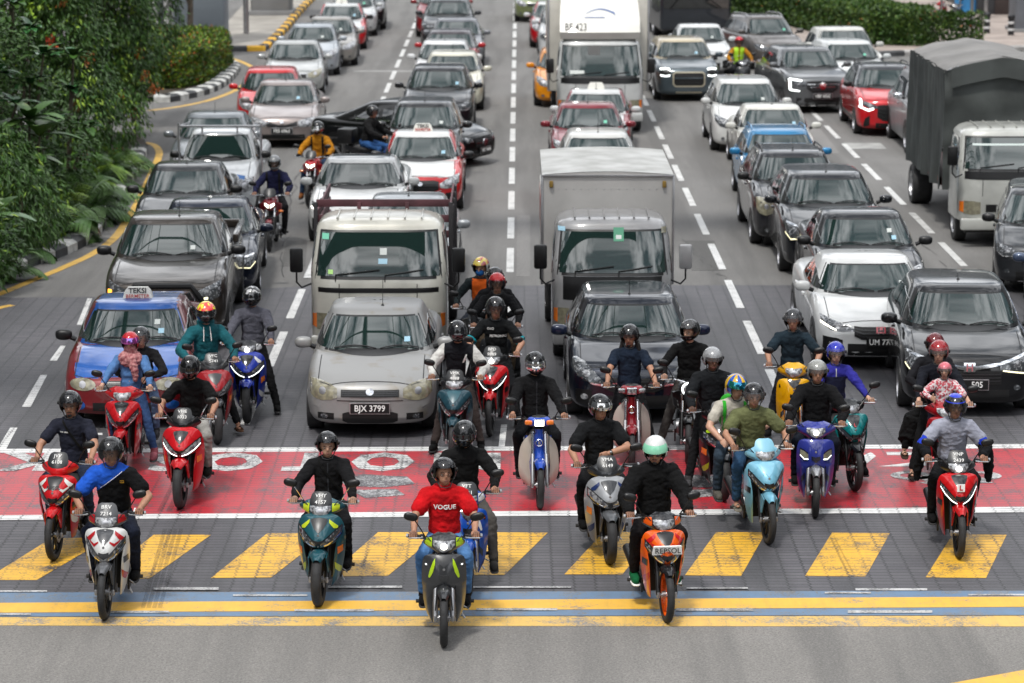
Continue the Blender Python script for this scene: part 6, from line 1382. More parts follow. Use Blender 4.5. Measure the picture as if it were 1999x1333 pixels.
def truck(label, px, py, W, col, H=2.15, ws=1.32, rake=.34, Lt=5.2, face='plain', yaw=0, mirror=BLK, zb=.48, cat='truck', mcol=None, glass=None, dirt=.15):
    p = at(px, py, ws); P = paint(col, .1, dirt); w0 = W/2; root = E('truck', (p.x, p.y-.03, 0), yaw, label, cat, 'trucks in the traffic queue')
    cb = cab_mesh(W, H, P, zb, ws=ws, rake=rake); t = bvh(cb)
    for i in range(6):                                      # roof ribs
        x = w0*(-.62+.248*i); cb.tube([(x, rake+.18, H-.012), (x, rake+.3, H+.004), (x, 1.4, H+.004)], .014, P, 6)
    seam = M('seam', (.012, .012, .013), .7)
    for d in 'LR': patch(cb, t, [(.30, H-.3, .6), (.312, H-.3, .6)], d, seam, .003, 1, 8, 0)
    for sx in (-1, 1):
        cc = [(sx*w0*.56, ws-.07, .95), (sx*(w0*.56+.012), ws-.07, .95)]; patch(cb, t, cc if sx > 0 else cc[::-1], 'F', seam, .003, 1, 6, 0)
    cb.build('cab', root, 50)
    zt_ = H-.20
    def ws_(name, ins, z0, z1, mat, off):
        g = MB(); rows = []
        for k in range(8):
            z = z0+(z1-z0)*k/7; hw = w0*(1-.07*((z-ws)/(H-.16-ws)) if z > ws else 1)-ins; row = []
            for q in range(-9, 10):
                x = hw*q/9; h = t.ray_cast(Vector((x, -9, z)), Vector((0, 1, 0))); row.append(h[0]+Vector((0, -off, off*.4)))
            rows.append(row)
        g.grid(rows, mat); return g.build(name, root)
    ws_('windscreen_surround', .07, ws-.01, zt_+.03, BLK, .006); wo = ws_('windscreen', .10, ws+.03, zt_, glass or GLS, .012)
    if face == 'black': ws_('front_panel', .16, ws-.36, ws-.02, BLK, .007)
    if face == 'band': ws_('front_band', .02, ws-.20, ws-.13, BLK, .006)
    if face == 'thinband': ws_('front_panel', .10, ws-.16, ws-.015, BLK, .007)
    for sx in (-1, 1):
        d = 'R' if sx > 0 else 'L'; g = MB(); patch(g, t, [(.42, ws+.30, ws-.02), (.62, zt_-.02, ws-.02), (1.45, zt_, ws)], d, SGL, .008, 5, 5, .01); g.build('side_window', root)
        g = MB(); cc = [(sx*w0*.60, .84, .62), (sx*w0*.75, .86, .60), (sx*w0*.90, .86, .62)]; cc = cc if sx > 0 else cc[::-1]; patch(g, t, cc, 'F', YLEN if face != 'canvas' else LEN, .01, 4, 4, .02); ho = g.build('headlight', root)
        g = MB(); cc = [(sx*w0*.90, .85, .64), (sx*w0*.965, .84, .66)]; cc = cc if sx > 0 else cc[::-1]; patch(g, t, cc, 'F', ORG, .012, 3, 3, .02); g.f and g.build('turn_signal', root)
        m_ = MB(); mx_ = sx*(w0+.17); mz = ws+.30; m_.box((mx_, -.10, mz), (.19, .07, .36), mcol if (mcol and sx > 0) else mirror, .035); mo = m_.build('side_mirror', root)
        a_ = MB(); a_.tube([(sx*(w0-.03), .02, ws-.06), (sx*(w0+.10), -.08, ws-.10), (mx_, -.10, ws-.02), (mx_, -.10, ws+.12)], .014, BLK, 7); a_.build('mirror_arm', mo)
    g = MB(); g.box((0, -.02, .44), (W*.98, .14, .22), P if face != 'black' else P, .04); g.box((0, .02, .32), (W*.9, .1, .08), BLK, .02); g.build('bumper', root)
    g = MB(); patch(g, t, rectc(-w0*.5, w0*.5, .80, .66), 'F', GRL, .008, 6, 2, .01); g.build('grille', root)
    g = MB()
    for x0, x1 in ((-.62, .02), (.10, .66)):
        pts = []
        for k in range(6):
            x = (x0+(x1-x0)*k/5)*w0; z = ws+.02+.03+.07*(k/5); h = t.ray_cast(Vector((x, -9, z)), Vector((0, 1, 0))); pts.append(h[0]+Vector((0, -.03, .01)))
        g.tube([(pts[0].x, pts[0].y, ws-.05)] + pts, .010, BLK, 5)
    g.build('wiper', root)
    g = MB(); g.box((0, Lt/2+.4, .55), (W*.42, Lt-.6, .16), GRL, .01); g.box((0, 1.5, .5), (W*.7, .5, .3), GRL, .03); g.build('chassis', root)
    for ya in (.95, Lt-1.2):
        for sx in (-1, 1): wheel(root, sx*(w0-.14), ya, .37 if W < 1.9 else .41, .22 if ya < 2 else .40, sx, STL)
    return root, P, t, wo
def stickers(par, t, items):
    for x, z, w_, h_, m_ in items:
        q = MB(); patch(q, t, rectc(x, x+w_, z+h_, z), 'F', m_, .018, 2, 2, 0); q.build('windscreen_sticker', par)
def trucks():
    gs = M('sticker_green', (.15, .5, .35), .5); wsx = M('sticker_white', (.5, .53, .51), .5); bs = M('sticker_blue', (.3, .5, .62), .5)
    r, P, t, wo = truck('white stake-bed truck with maroon slatted sides, behind the old silver sedan', 738, 545, 1.98, 'bcbab0', H=2.18, ws=1.36, rake=.40, face='band', Lt=5.6)
    stickers(wo, t, [(-.82, 1.88, .1, .08, gs), (-.72, 1.42, .07, .06, M('sticker_lime', (.4, .7, .2), .5)), (.0, 1.56, .13, .07, bs), (.02, 1.68, .10, .09, wsx)])
    mar = M('maroon_slat', (.085, .028, .035), .6, var=.3, vs=4); post = M('dark_post', (.02, .018, .02), .6)
    q = MB(); q.box((0, 3.35, .78), (1.96, 3.0, .14), mar, .01); q.build('load_bed', r)
    for sx in (-1, 1):
        q = MB()
        for k in range(6): q.box((sx*.99, 3.35, 1.0+.21*k), (.03, 3.0, .12), mar, .004)
        for k in range(5): q.box((sx*1.02, 1.9+.72*k, 1.42), (.05, .07, 1.32), post, .004)
        q.build('slatted_side', r)
    q = MB()
    for k in range(6): q.box((0, 1.83, 1.04+.235*k), (2.0, .03, .11), mar, .004)
    for x in (-1.01, -.36, .36, 1.01): q.box((x, 1.80, 1.48), (.06, .05, 1.5), post if abs(x) > 1 else mar, .004)
    q.build('slatted_headboard', r)
    # grey box truck
    r, P, t, wo = truck('grey box truck with a plain pale grey cargo box, behind the dark blue hatchback', 1196, 538, 1.76, '8b8b8c', H=2.13, ws=1.34, rake=.36, face='black', Lt=5.0, mcol=paint('8b8b8c', .1, .15))
    stickers(wo, t, [(-.78, 1.93, .10, .06, bs), (.02, 1.80, .15, .19, M('sticker_dark_green', (.03, .22, .12), .5)), (.72, 1.90, .07, .08, YLEN)])
    stickers(wo, t, [(.055, 1.92, .08, .055, wsx), (.055, 1.83, .08, .055, wsx)])
    Y0 = r.location.y + 1.78; zt = zat(341, Y0); xl = xat(1058, 345, Y0) - r.location.x; xr = xat(1315, 345, Y0) - r.location.x; zl = zt
    gm = M('box_panel', (.44, .43, .415), .45, .1, .3, var=.12, vs=1.2); gt = M('box_roof', (.50, .50, .485), .5, .1, col2=(.33, .33, .31), vs=2.2, bump=.2, bs=4); L_ = 3.1
    q = MB(); q.box(((xl+xr)/2, 1.78+L_/2, (.92+zl)/2), (xr-xl, L_, zl-.92), gm, .01); 
    q.grid([[(x, y, zl + .004 + .05*(1-((x-(xl+xr)/2)/((xr-xl)/2))**2)) for x in np.linspace(xl, xr, 11)] for y in (1.76, 1.78+L_+.02)], gt)
    q.add([(x, 1.765, zl + .05*(1-((x-(xl+xr)/2)/((xr-xl)/2))**2)) for x in np.linspace(xl, xr, 11)] + [(xr, 1.765, zl-.02), (xl, 1.765, zl-.02)], [tuple(range(13))], gm); bo = q.build('cargo_box', r, 30, smooth=False)
    q = MB()
    for x in (xl, xr): q.box((x, 1.77, (.92+zl)/2), (.035, .035, zl-.92), STL, .004)
    q.box(((xl+xr)/2, 1.76, zl-.012), (xr-xl, .02, .03), STL, .004); q.build('box_edge_trim', bo)
    for x in (xl+.14, xr-.14): q = MB(); q.box((x, 1.755, zl-.14), (.06, .05, .10), M('marker_lamp', (.22, .14, .03), .3), .012); q.build('marker_lamp', bo)
    q = MB()
    for k in range(14): q.lathe([(.001, -.004), (.009, -.003), (.01, 0)], (xl+.25+k*(xr-xl-.5)/13, 1.778, zl-.22), (0, 1, 0), STL, 6)
    q.build('rivets', bo)
    q = MB(); q.box((xl-.006, 1.78+L_*.5, zl-.75), (.008, L_*.8, .55), M('side_picture', (.30, .03, .03), .5, col2=(.55, .45, .4), vs=2.5), .001); q.box((xl-.007, 1.78+L_*.35, zl-.32), (.008, L_*.5, .16), TXW, .001); q.build('side_picture_panel', bo)
    # tall white box truck
    r, P, t, wo = truck('tall white box truck with roof deflector lettered BF 423, far in the third lane', 1172, 151, 2.16, 'b5b7b6', H=2.35, ws=1.42, rake=.42, face='thinband', Lt=7.0)
    stickers(wo, t, [(-.3, 1.95, .3, .2, M('windscreen_dirt', (.05, .05, .05), .6)), (-.75, 1.5, .35, .08, wsx)])  # first item is a plain dark rectangle on the glass
    q = MB(); rows = []
    for z, y, w_ in ((2.33, .50, .98), (2.5, .42, 1.0), (2.8, .62, 1.0), (3.1, 1.0, .98), (3.3, 1.4, .95), (3.36, 1.75, .9)):
        rows.append([(x*w_, y + .1*abs(x)**3, z) for x in np.linspace(-1, 1, 13)])
    wh = M('deflector_white', (.66, .65, .60), .4, 0, .5, var=.06); q.grid(rows, wh)
    for s_ in (0, -1): q.add([r_[s_] for r_ in rows] + [(rows[-1][s_][0], 1.8, 2.33)], [tuple(range(7))], wh)
    do = q.build('roof_deflector', r, 50); tt = bvh(q); q = MB()
    put_text(q, 'BF 423', .25, Matrix.Translation((-.60, 0, 2.62)) @ RXF, TXK, .01, sx=.8, tree=tt, off=.01)
    lb = M('logo_blue', (.06, .12, .3), .5); q2 = [(-.35+.7*k/12, 2.93+.10*math.sin(math.pi*k/12)+.012+.03*k/12, 2.93+.10*math.sin(math.pi*k/12)) for k in range(13)]; patch(q, tt, q2, 'F', lb, .012, 1, 1, 0)
    patch(q, tt, [(.33, 3.0, 2.97), (.38, 2.95, 2.88), (.30, 2.86, 2.83)][:2], 'F', lb, .012, 2, 1, 0); patch(q, tt, rectc(-.38, .12, 2.86, 2.84), 'F', lb, .012, 6, 1, 0); q.build('deflector_lettering', do, smooth=False)
    q = MB(); q.box((0, 4.6, 2.25), (2.55, 5.4, 2.7), M('box_cream', (.52, .50, .45), .5, 0, .3, var=.08), .03); bo = q.build('cargo_box', r)
    q = MB()
    for x in (-1.27, 1.27): q.box((x, 1.9, 2.25), (.05, .05, 2.7), STL, .008)
    q.build('box_edge_trim', bo)
    # canvas truck
    r, P, t, wo = truck('white truck with a dark grey-green canvas cover at the right edge', 1978, 334, 1.95, 'b2b3ae', H=2.2, ws=1.42, rake=.30, face='thinband', Lt=7.2, yaw=0)
    q = MB(); patch(q, t, rectc(-.72, .72, 1.90, 1.865), 'F', M('sun_strip', (.55, .62, .6), .5), .018, 8, 1, 0); q.build('sun_strip', wo)
    X0 = r.location.x; Y0 = r.location.y+1.95; xl = xat(1845, 137, Y0)-X0; zc = zat(137, Y0); xr = 1.18; L_ = 4.6; zr = zc+.26; zb = .92
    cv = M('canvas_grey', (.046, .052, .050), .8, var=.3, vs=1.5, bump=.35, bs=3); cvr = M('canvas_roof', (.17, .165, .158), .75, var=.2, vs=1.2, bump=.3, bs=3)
    rnd = random.Random(4); xm = (xl+xr)/2
    def wob(x, y, z, a=.03): return a*noise.noise(Vector((x*2, y*1.7, z*.7+3)))
    q = MB(); rows = []
    for k in range(31):
        y = 1.95+L_*k/30; sag = .05*math.sin(math.pi*((k % 10)/10)); row = []
        for j in range(25): x = xl+(xr-xl)*j/24; tq = 1-abs(x-xm)/((xr-xl)/2); z = zc + (zr-zc)*(tq**.75) - sag*(.3+.7*tq) + wob(x, y, 1, .04) - (.0 if tq > .06 else .03); row.append(Vector((x, y, z)))
        rows.append(row)
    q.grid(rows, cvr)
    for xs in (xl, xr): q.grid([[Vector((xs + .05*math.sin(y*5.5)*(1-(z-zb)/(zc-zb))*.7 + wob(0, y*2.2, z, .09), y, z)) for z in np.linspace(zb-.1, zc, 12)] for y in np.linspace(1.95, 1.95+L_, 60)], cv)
    f_ = []
    for z in np.linspace(0, 1, 26):
        row = []
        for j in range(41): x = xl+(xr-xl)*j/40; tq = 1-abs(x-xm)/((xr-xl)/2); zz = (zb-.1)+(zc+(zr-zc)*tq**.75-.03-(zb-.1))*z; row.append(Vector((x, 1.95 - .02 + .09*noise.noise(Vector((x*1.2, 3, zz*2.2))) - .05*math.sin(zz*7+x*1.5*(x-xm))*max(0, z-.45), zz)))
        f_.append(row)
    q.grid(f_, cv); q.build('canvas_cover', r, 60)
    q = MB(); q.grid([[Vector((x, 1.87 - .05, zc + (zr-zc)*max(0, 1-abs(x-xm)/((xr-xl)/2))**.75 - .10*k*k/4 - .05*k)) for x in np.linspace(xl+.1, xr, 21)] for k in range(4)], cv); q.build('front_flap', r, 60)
    q = MB(); q.box((xm, 1.95+L_/2, .92), (xr-xl-.08, L_, .14), M('bed_red_brown', (.12, .04, .03), .7), .01); q.build('load_bed', r)
    # far bus
    p = at(1358, 78); b = E('bus', (p.x, p.y, 0), 4, 'dark bus with a blue-lettered route panel, behind the far white sedan', 'bus')
    dk = paint('2c3036', .2); q = MB(); q.box((0, 5.5, 1.75), (2.5, 11, 2.9), dk, .15, seg=3); q.build('body', b)
    q = MB(); q.box((0, -.005, 1.85), (2.3, .03, 1.5), SGL, .01); q.build('windscreen', b)
    q = MB(); q.box((.45, -.035, 1.98), (1.0, .03, .42), M('route_panel', (.35, .38, .62), .4), .004); put_text(q, '150KL', .27, Matrix.Translation((.45, -.055, 2.03)) @ RXF, TXW, .03); q.build('route_panel', b, smooth=False)
    q = MB(); q.tube([(-.9, -.05, 1.1), (-.35, -.06, 1.8)], .02, BLK, 6); q.tube([(.9, -.05, 1.1), (.1, -.06, 1.7)], .02, BLK, 6); q.build('wiper', b)
    for ya in (2.2, 8.5):
        for sx in (-1, 1): wheel(b, sx*1.1, ya, .48, .28, sx, STL)
trucks()
# ---------------------------------------------------------------- plants
LG = {k: M('leaf_'+k, c, r_, spec=.4, col2=c2, vs=1.6, thr=(.4, .6)) for k, c, c2, r_ in (
    ('dark', (.022, .058, .010), (.046, .10, .016), .5), ('mid', (.055, .135, .017), (.034, .095, .014), .5), ('lime', (.24, .36, .03), (.14, .25, .02), .5), ('gloss', (.045, .15, .045), (.03, .10, .03), .25),
    ('flower', (.55, .06, .03), (.60, .18, .03), .6), ('hedge', (.10, .16, .02), (.05, .10, .015), .5), ('hedge2', (.045, .09, .02), (.025, .055, .012), .5), ('rust', (.38, .10, .02), (.25, .12, .03), .6), ('palm', (.09, .18, .03), (.045, .11, .02), .4), ('dry', (.25, .17, .08), (.15, .10, .05), .8))}
def leafq(V, F_, p, d, n, L, W, bend=.25):
    """leaf blade, four faces, folded and bent"""
    s_ = d.cross(n)
    if s_.length < 1e-4: s_ = d.orthogonal()
    s_.normalize(); n = s_.cross(d); k = len(V)
    a = p + d*L*.5 - n*L*bend*.25; t_ = p + d*L - n*L*bend
    V.extend([p, a + s_*W*.5 + n*W*.1, a, a - s_*W*.5 + n*W*.1, t_]); F_.extend([(k, k+1, k+2), (k, k+2, k+3), (k+1, k+4, k+2), (k+2, k+4, k+3)])
def rv(r): 
    while 1:
        v = Vector((r.uniform(-1, 1), r.uniform(-1, 1), r.uniform(-1, 1)))
        if .05 < v.length < 1: return v
def crown(blobs, n, L, W, mats, seed, shellf=.6, clump=9, droop=.3):
    """leaf clumps through the volume of several blobs; mats = [(material, share)]"""
    r = random.Random(seed); vol = [b[1][0]*b[1][1]*b[1][2] for b in blobs]; tot = sum(vol); B = [([], []) for _ in mats]
    for b, v_ in zip(blobs, vol):
        for _ in range(int(n*v_/tot/clump)+1):
            d = rv(r).normalized()*(r.uniform(shellf, 1.0)**.5); c = Vector(b[0]) + Vector((d.x*b[1][0], d.y*b[1][1], d.z*b[1][2])); c += Vector((1, 1, 1))*0
            if c.z < .15: continue
            x = r.random(); i = 0
            while i < len(mats)-1 and x > mats[i][1]: x -= mats[i][1]; i += 1
            out_ = Vector((d.x, d.y, d.z*.6+.3)).normalized()
            for _ in range(clump):
                q = rv(r); dd = (out_*.6 + q*.9 - Vector((0, 0, droop))).normalized(); leafq(B[i][0], B[i][1], c + rv(r)*L*1.5, dd, (Vector((0, 0, 1)) + rv(r)*.7).normalized(), L*r.uniform(.7, 1.3), W*r.uniform(.7, 1.2))
    mb = MB()
    for (V, F_), (m_, _) in zip(B, mats):
        if V: mb.add(V, F_, m_)
    return mb
BARK = M('bark', (.10, .08, .06), .9, var=.3, vs=8, bump=.5, bs=20)
def plant(name, label, cat, base, blobs, n, L, W, mats, seed, trunk=None, group='plants in the roadside bed', droop=.3, flowers=0, shellf=.6):
    base = Vector(base); root = E(name, base, 0, label, cat, group); bl = [(Vector(b[0]), b[1]) for b in blobs]
    crown(bl, n, L, W, mats, seed, droop=droop, shellf=shellf).build('crown', root, smooth=False, fix=False)
    t = MB(); r = random.Random(seed+1); top = max(b[0].z for b in bl)
    t.tube([(0, 0, 0), (.05, .03, top*.4), (0, 0, top*.8)], [trunk or .07, (trunk or .07)*.8, (trunk or .07)*.5], BARK, 8)
    for b in bl: t.tube([(0, 0, top*.35), (b[0].x*.5, b[0].y*.5, top*.5), tuple(b[0])], [.04, .03, .012], BARK, 6)
    t.build('trunk', root)
    if flowers:
        r = random.Random(seed+5)
        for _ in range(flowers):
            b = r.choice(bl); d = rv(r).normalized()
            d = Vector((abs(d.x)*.9+.1, -abs(d.y), d.z)).normalized() if r.random() < .8 else d
            c = b[0] + Vector((d.x*b[1][0], d.y*b[1][1], d.z*b[1][2]))*1.03; V, F_ = [], []
            for _ in range(34): leafq(V, F_, c + Vector((r.gauss(0, .05), r.gauss(0, .05), r.uniform(-.22, .04))), (rv(r)+Vector((0, 0, -.6))).normalized(), rv(r).normalized(), .09, .05)
            mb = MB(); mb.add(V, F_, LG['flower'] if r.random() < .6 else LG['rust']); mb.build('flower_cluster', root, smooth=False, fix=False)
    return root
def plants():
    D, Mi, Li, Gl = LG['dark'], LG['mid'], LG['lime'], LG['gloss']
    plant('shrub_tree', 'tall small-leaved shrub with lime green sprays at the top left corner', 'shrub', (-11.2, 62, .1), [((0, 0, 4.2), (1.7, 2.2, 1.7)), ((1.0, -1, 3.0), (1.2, 1.6, 1.3)), ((-.6, -.8, 5.2), (1.4, 1.6, 1.2)), ((0, 0, 1.8), (1.5, 1.5, 1.5))], 15000, .15, .08, [(D, .42), (Mi, .3), (Li, .28)], 1)
    plant('shrub_tree', 'leafy shrub with yellow-green tips left of the flowering trees', 'shrub', (-10.4, 66.5, .1), [((0, 0, 4.6), (1.5, 2, 1.6)), ((.5, 0, 2.6), (1.4, 2, 1.8)), ((-.5, -.6, 6), (1.2, 1.5, 1.2))], 13000, .14, .075, [(D, .45), (Mi, .33), (Li, .22)], 2)
    plant('flowering_tree', 'drooping flowering tree with red and orange clusters along its right side, nearest the side road', 'tree', (-9.5, 66, .1), [((.15, 0, 3.5), (.95, 1.5, 1.4)), ((.25, .3, 2.1), (.95, 1.4, 1.3)), ((.0, -.2, 5.0), (1.1, 1.5, 1.2)), ((.1, -.6, 1.0), (.9, 1.3, .9))], 15000, .15, .045, [(D, .5), (Mi, .4), (Li, .1)], 3, droop=.9, flowers=9)
    plant('flowering_tree', 'dark green flowering tree with few red blooms in the middle of the bed', 'tree', (-9.9, 61, .1), [((0, 0, 3.1), (1.1, 1.4, 1.5)), ((.5, -.4, 1.7), (.9, 1.4, 1.2)), ((0, 0, 4.4), (1.0, 1.3, 1.0))], 13000, .14, .045, [(D, .6), (Mi, .35), (Li, .05)], 4, droop=.9, flowers=7)
    plant('flowering_tree', 'flowering tree furthest back, its crown cut by the top of the photo', 'tree', (-9.7, 72, .1), [((0, 0, 4.6), (1.3, 1.6, 1.6)), ((.2, 0, 2.8), (1.1, 1.5, 1.5)), ((.7, 0, 6.0), (1.2, 1.5, 1.1))], 12000, .15, .05, [(D, .6), (Mi, .4)], 5, droop=.7, flowers=7)
    plant('shrub', 'dark leafy shrub filling the bed behind the broad-leaved plants', 'shrub', (-10.4, 55.5, .1), [((0, 0, 1.8), (1.5, 2.2, 1.9)), ((.6, 1, 1.0), (1.4, 1.6, 1.2)), ((-.3, 0, 3.2), (1.2, 1.8, 1.1))], 14000, .13, .06, [(D, .75), (Mi, .25)], 6)
    plant('shrub', 'low leafy shrub at the left edge just above the kerb', 'shrub', (-9.3, 46.8, .1), [((0, 0, .7), (1.0, 1.3, .8)), ((-.8, .6, 1.2), (.9, 1.2, 1.0))], 8000, .14, .05, [(D, .55), (Mi, .4), (Li, .05)], 7)
    plant('shrub', 'shrub with drooping pointed leaves beside the bend of the kerb', 'shrub', (-8.9, 50.5, .1), [((0, 0, .8), (.8, 1.2, .8)), ((-.6, .4, 1.3), (.9, 1.2, .9))], 8000, .17, .035, [(D, .5), (Mi, .4), (Li, .1)], 8, droop=.8)
    # broad glossy rosettes and big paddle leaves
    r = random.Random(11)
    def rosette(label, base, h, cents, L, W, nl, mats):
        root = E('broad_leaved_plant', base, 0, label, 'plant', 'plants in the roadside bed'); st = MB(); lv = {}
        for c in cents:
            c = Vector(c); st.tube([(0, 0, 0), (c.x*.5, c.y*.5, c.z*.5), tuple(c)], [.05, .04, .02], BARK, 7)
            for k in range(nl):
                az = 2*math.pi*k/nl + r.uniform(-.3, .3); e_ = r.uniform(.1, .9); d = Vector((math.cos(az)*math.cos(e_), math.sin(az)*math.cos(e_), math.sin(e_))); m_ = r.choice(mats); V, F_ = lv.setdefault(m_.name, ([], [])); l_ = L*r.uniform(.75, 1.15); w_ = W*r.uniform(.8, 1.1)
                s_ = d.cross(Vector((0, 0, 1))).normalized(); n_ = s_.cross(d); k0 = len(V); N_ = 7
                for j in range(N_+1):
                    t_ = j/N_; w__ = w_*.5*math.sin(math.pi*min(1, t_*.93+.05))**.7; cc = c + d*l_*t_ - Vector((0, 0, 1))*l_*.35*t_*t_
                    V.extend([cc + s_*w__ + n_*w__*.25, cc, cc - s_*w__ + n_*w__*.25])
                for j in range(N_): a_ = k0+j*3; F_.extend([(a_, a_+1, a_+4, a_+3), (a_+1, a_+2, a_+5, a_+4)])
        st.build('stem', root)
        mb = MB()
        for m_ in mats:
            if m_.name in lv: mb.add(lv[m_.name][0], lv[m_.name][1], m_)
        mb.build('leaves', root, 60, fix=False); return root
    rosette('broad glossy-leaved plant at the left edge, upper one', (-10.2, 53, .1), 3, [(.1, -.8, 3.4), (.7, -1.0, 3.1), (-.3, -.8, 2.9), (.5, -.9, 2.6), (.2, -1, 3.9), (1.0, -.8, 2.5)], .48, .20, 13, [Gl, Gl, D])
    rosette('broad glossy-leaved plant at the left edge, lower one', (-9.6, 49.0, .1), 2.4, [(-.1, -.4, 2.3), (.3, -.5, 1.9), (-.4, -.3, 1.7), (.4, -.3, 2.5)], .46, .19, 12, [Gl, D])
    rosette('plant with large torn paddle leaves, yellowing at the tips', (-9.1, 52.5, .1), 2, [(.3, -.2, 1.9), (-.1, -.3, 1.5), (.1, -.1, 2.2)], .85, .34, 9, [M('paddle_leaf', (.07, .14, .03), .4, col2=(.30, .24, .03), vs=1.3, thr=(.55, .7)), Mi])
    rosette('low plant with wide paddle leaves above the kerb at left', (-9.3, 47.6, .1), 1.4, [(.0, 0, 1.2), (.4, .2, 1.0)], .75, .30, 9, [M('paddle_leaf2', (.05, .12, .035), .35, col2=(.12, .18, .05), vs=1.5), D])
    for lb, b_, cs, L_, W_ in (('broad-leaved shrub with dark glossy leaves in the middle of the bed', (-9.7, 55.5, .1), [(.3, -.6, 2.6), (.7, -.5, 1.9), (0, -.5, 1.5), (.6, -.7, 3.2)], .5, .22), ('broad-leaved shrub half way up beside the flowering tree', (-9.3, 58.5, .1), [(.2, -.5, 2.2), (.5, -.4, 1.4), (.3, -.6, 2.9)], .5, .22),
                              ('broad-leaved shrub low at the left edge of the photo', (-10.3, 50.3, .1), [(0, -.4, 1.6), (.5, -.5, 1.1), (.3, -.4, 2.1), (-.3, -.3, 2.6)], .52, .24), ('broad-leaved shrub with lighter leaves above the paddle leaves', (-10.2, 57, .1), [(.2, -.6, 4.1), (.6, -.6, 3.6), (-.2, -.6, 3.4), (.3, -.7, 4.8)], .42, .2)):
        rosette(lb, b_, 1, cs, L_, W_, 13, [Gl, Mi, D])
    def palm(label, base, n, L, seed):
        rr = random.Random(seed); root = E('palm_clump', base, 0, label, 'plant', 'plants in the roadside bed'); Vs = {}
        st = MB(); fr = MB()
        for k in range(n):
            az = rr.uniform(0, 6.28); e_ = rr.uniform(.5, 1.3); d = Vector((math.cos(az)*math.cos(e_), math.sin(az)*math.cos(e_), math.sin(e_))); l_ = L*rr.uniform(.7, 1.15); b0 = Vector((rr.gauss(0, .18), rr.gauss(0, .25), 0)); pts = [b0 + d*l_*t_ - Vector((0, 0, 1))*l_*.75*t_*t_*(1.2-e_*.5) for t_ in [j/9 for j in range(10)]]
            st.tube(pts, [.012*(1-j/11) for j in range(10)], LG['mid'], 4, False); m_ = rr.choice((LG['palm'], LG['palm'], LG['dark'], LG['mid'], LG['lime'])) if rr.random() > .06 else LG['dry']; V, F_ = [], []
            for j in range(2, 10):
                dd = (pts[j]-pts[j-1]).normalized(); s_ = dd.cross(Vector((0, 0, 1))).normalized()
                for q in (-1, 1):
                    for u in (0, .5): leafq(V, F_, pts[j-1].lerp(pts[j], u), (dd*.7 + s_*q + Vector((0, 0, -.25))).normalized(), Vector((0, 0, 1)), l_*.36, .05, .35)
            fr.add(V, F_, m_)
        st.build('stalks', root); fr.build('fronds', root, smooth=False, fix=False)
    for i, (x, y, l_, n) in enumerate(((-8.75, 47.8, .9, 15), (-8.35, 52.5, 1.25, 22), (-8.5, 54.8, 1.45, 24), (-8.6, 57.2, 1.5, 24), (-8.75, 59.6, 1.5, 24), (-9.0, 62.0, 1.3, 20), (-8.9, 50.0, 1.0, 16))):
        palm(('feathery palm clump nearest the camera, behind the black and white kerb', 'feathery palm clump second from the camera by the kerb', 'feathery palm clump third from the camera by the kerb', 'tall feathery palm clump in the middle of the kerb line', 'feathery palm clump beyond the middle of the kerb line', 'far feathery palm clump near the side road', 'small feathery palm clump by the bend of the kerb')[i], (x-.15, y, .1), int(n*1.5), l_, 30+i)
    # hedges
    def hedge(label, px, w_, h, n, mats, seed, group=None, L=.12):
        P = [at(x, y) for x, y in px]; base = P[0]; root = E('hedge', (base.x, base.y, .1), 0, label, 'hedge', group); r = random.Random(seed); B = [([], []) for _ in mats]; D_ = [0]
        for i in range(1, len(P)): D_.append(D_[-1] + (P[i]-P[i-1]).length)
        for _ in range(n):
            s_ = r.uniform(0, D_[-1]); i = max(k for k in range(len(P)-1) if D_[k] <= s_); t_ = (s_-D_[i])/(D_[i+1]-D_[i]); c = P[i].lerp(P[i+1], t_); d = (P[i+1]-P[i]).normalized(); nn = Vector((-d.y, d.x, 0))
            if nn.y < 0: nn = -nn
            hh = h*(1+.12*noise.noise(Vector((s_*.6, 1, seed)))) ; f = r.random()
            if f < .5: u, z = r.uniform(0, w_), hh + r.gauss(0, .03)
            elif f < .92: u, z = r.gauss(0, .04), r.uniform(.05, hh)
            else: u, z = r.uniform(0, w_), r.uniform(.2, hh)
            if z > hh-.1 and u < .12: z -= .05
            if r.random() < .05: c = P[-1] + d*r.gauss(0, .06); u = r.uniform(0, w_); z = r.uniform(.05, hh)
            c = c + nn*u + Vector((0, 0, z)) - base; x = r.random(); k = 0
            while k < len(mats)-1 and x > mats[k][1]: x -= mats[k][1]; k += 1
            bump = noise.noise(Vector((c.x*2.2, c.y*2.2, c.z*2.2)))*.10; c = c + (Vector((0, 0, 1)) if f < .5 else -nn)*bump
            leafq(B[k][0], B[k][1], c, (rv(r) + (Vector((0, 0, .5)) if f < .5 else -nn*.5)).normalized(), rv(r).normalized(), L, L*.5)
        mb = MB()
        for (V, F_), (m_, _) in zip(B, mats):
            if V: mb.add(V, F_, m_)
        mb.build('leaves', root, smooth=False, fix=False)
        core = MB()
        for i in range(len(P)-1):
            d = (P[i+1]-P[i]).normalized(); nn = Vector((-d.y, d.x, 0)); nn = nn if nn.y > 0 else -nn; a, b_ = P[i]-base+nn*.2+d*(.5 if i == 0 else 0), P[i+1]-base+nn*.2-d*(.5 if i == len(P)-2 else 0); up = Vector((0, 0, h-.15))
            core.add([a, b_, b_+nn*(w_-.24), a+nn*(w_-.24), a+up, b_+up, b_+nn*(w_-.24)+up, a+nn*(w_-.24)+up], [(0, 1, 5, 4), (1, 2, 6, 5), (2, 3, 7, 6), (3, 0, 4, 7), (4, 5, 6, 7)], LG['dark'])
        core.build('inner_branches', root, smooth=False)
        return root
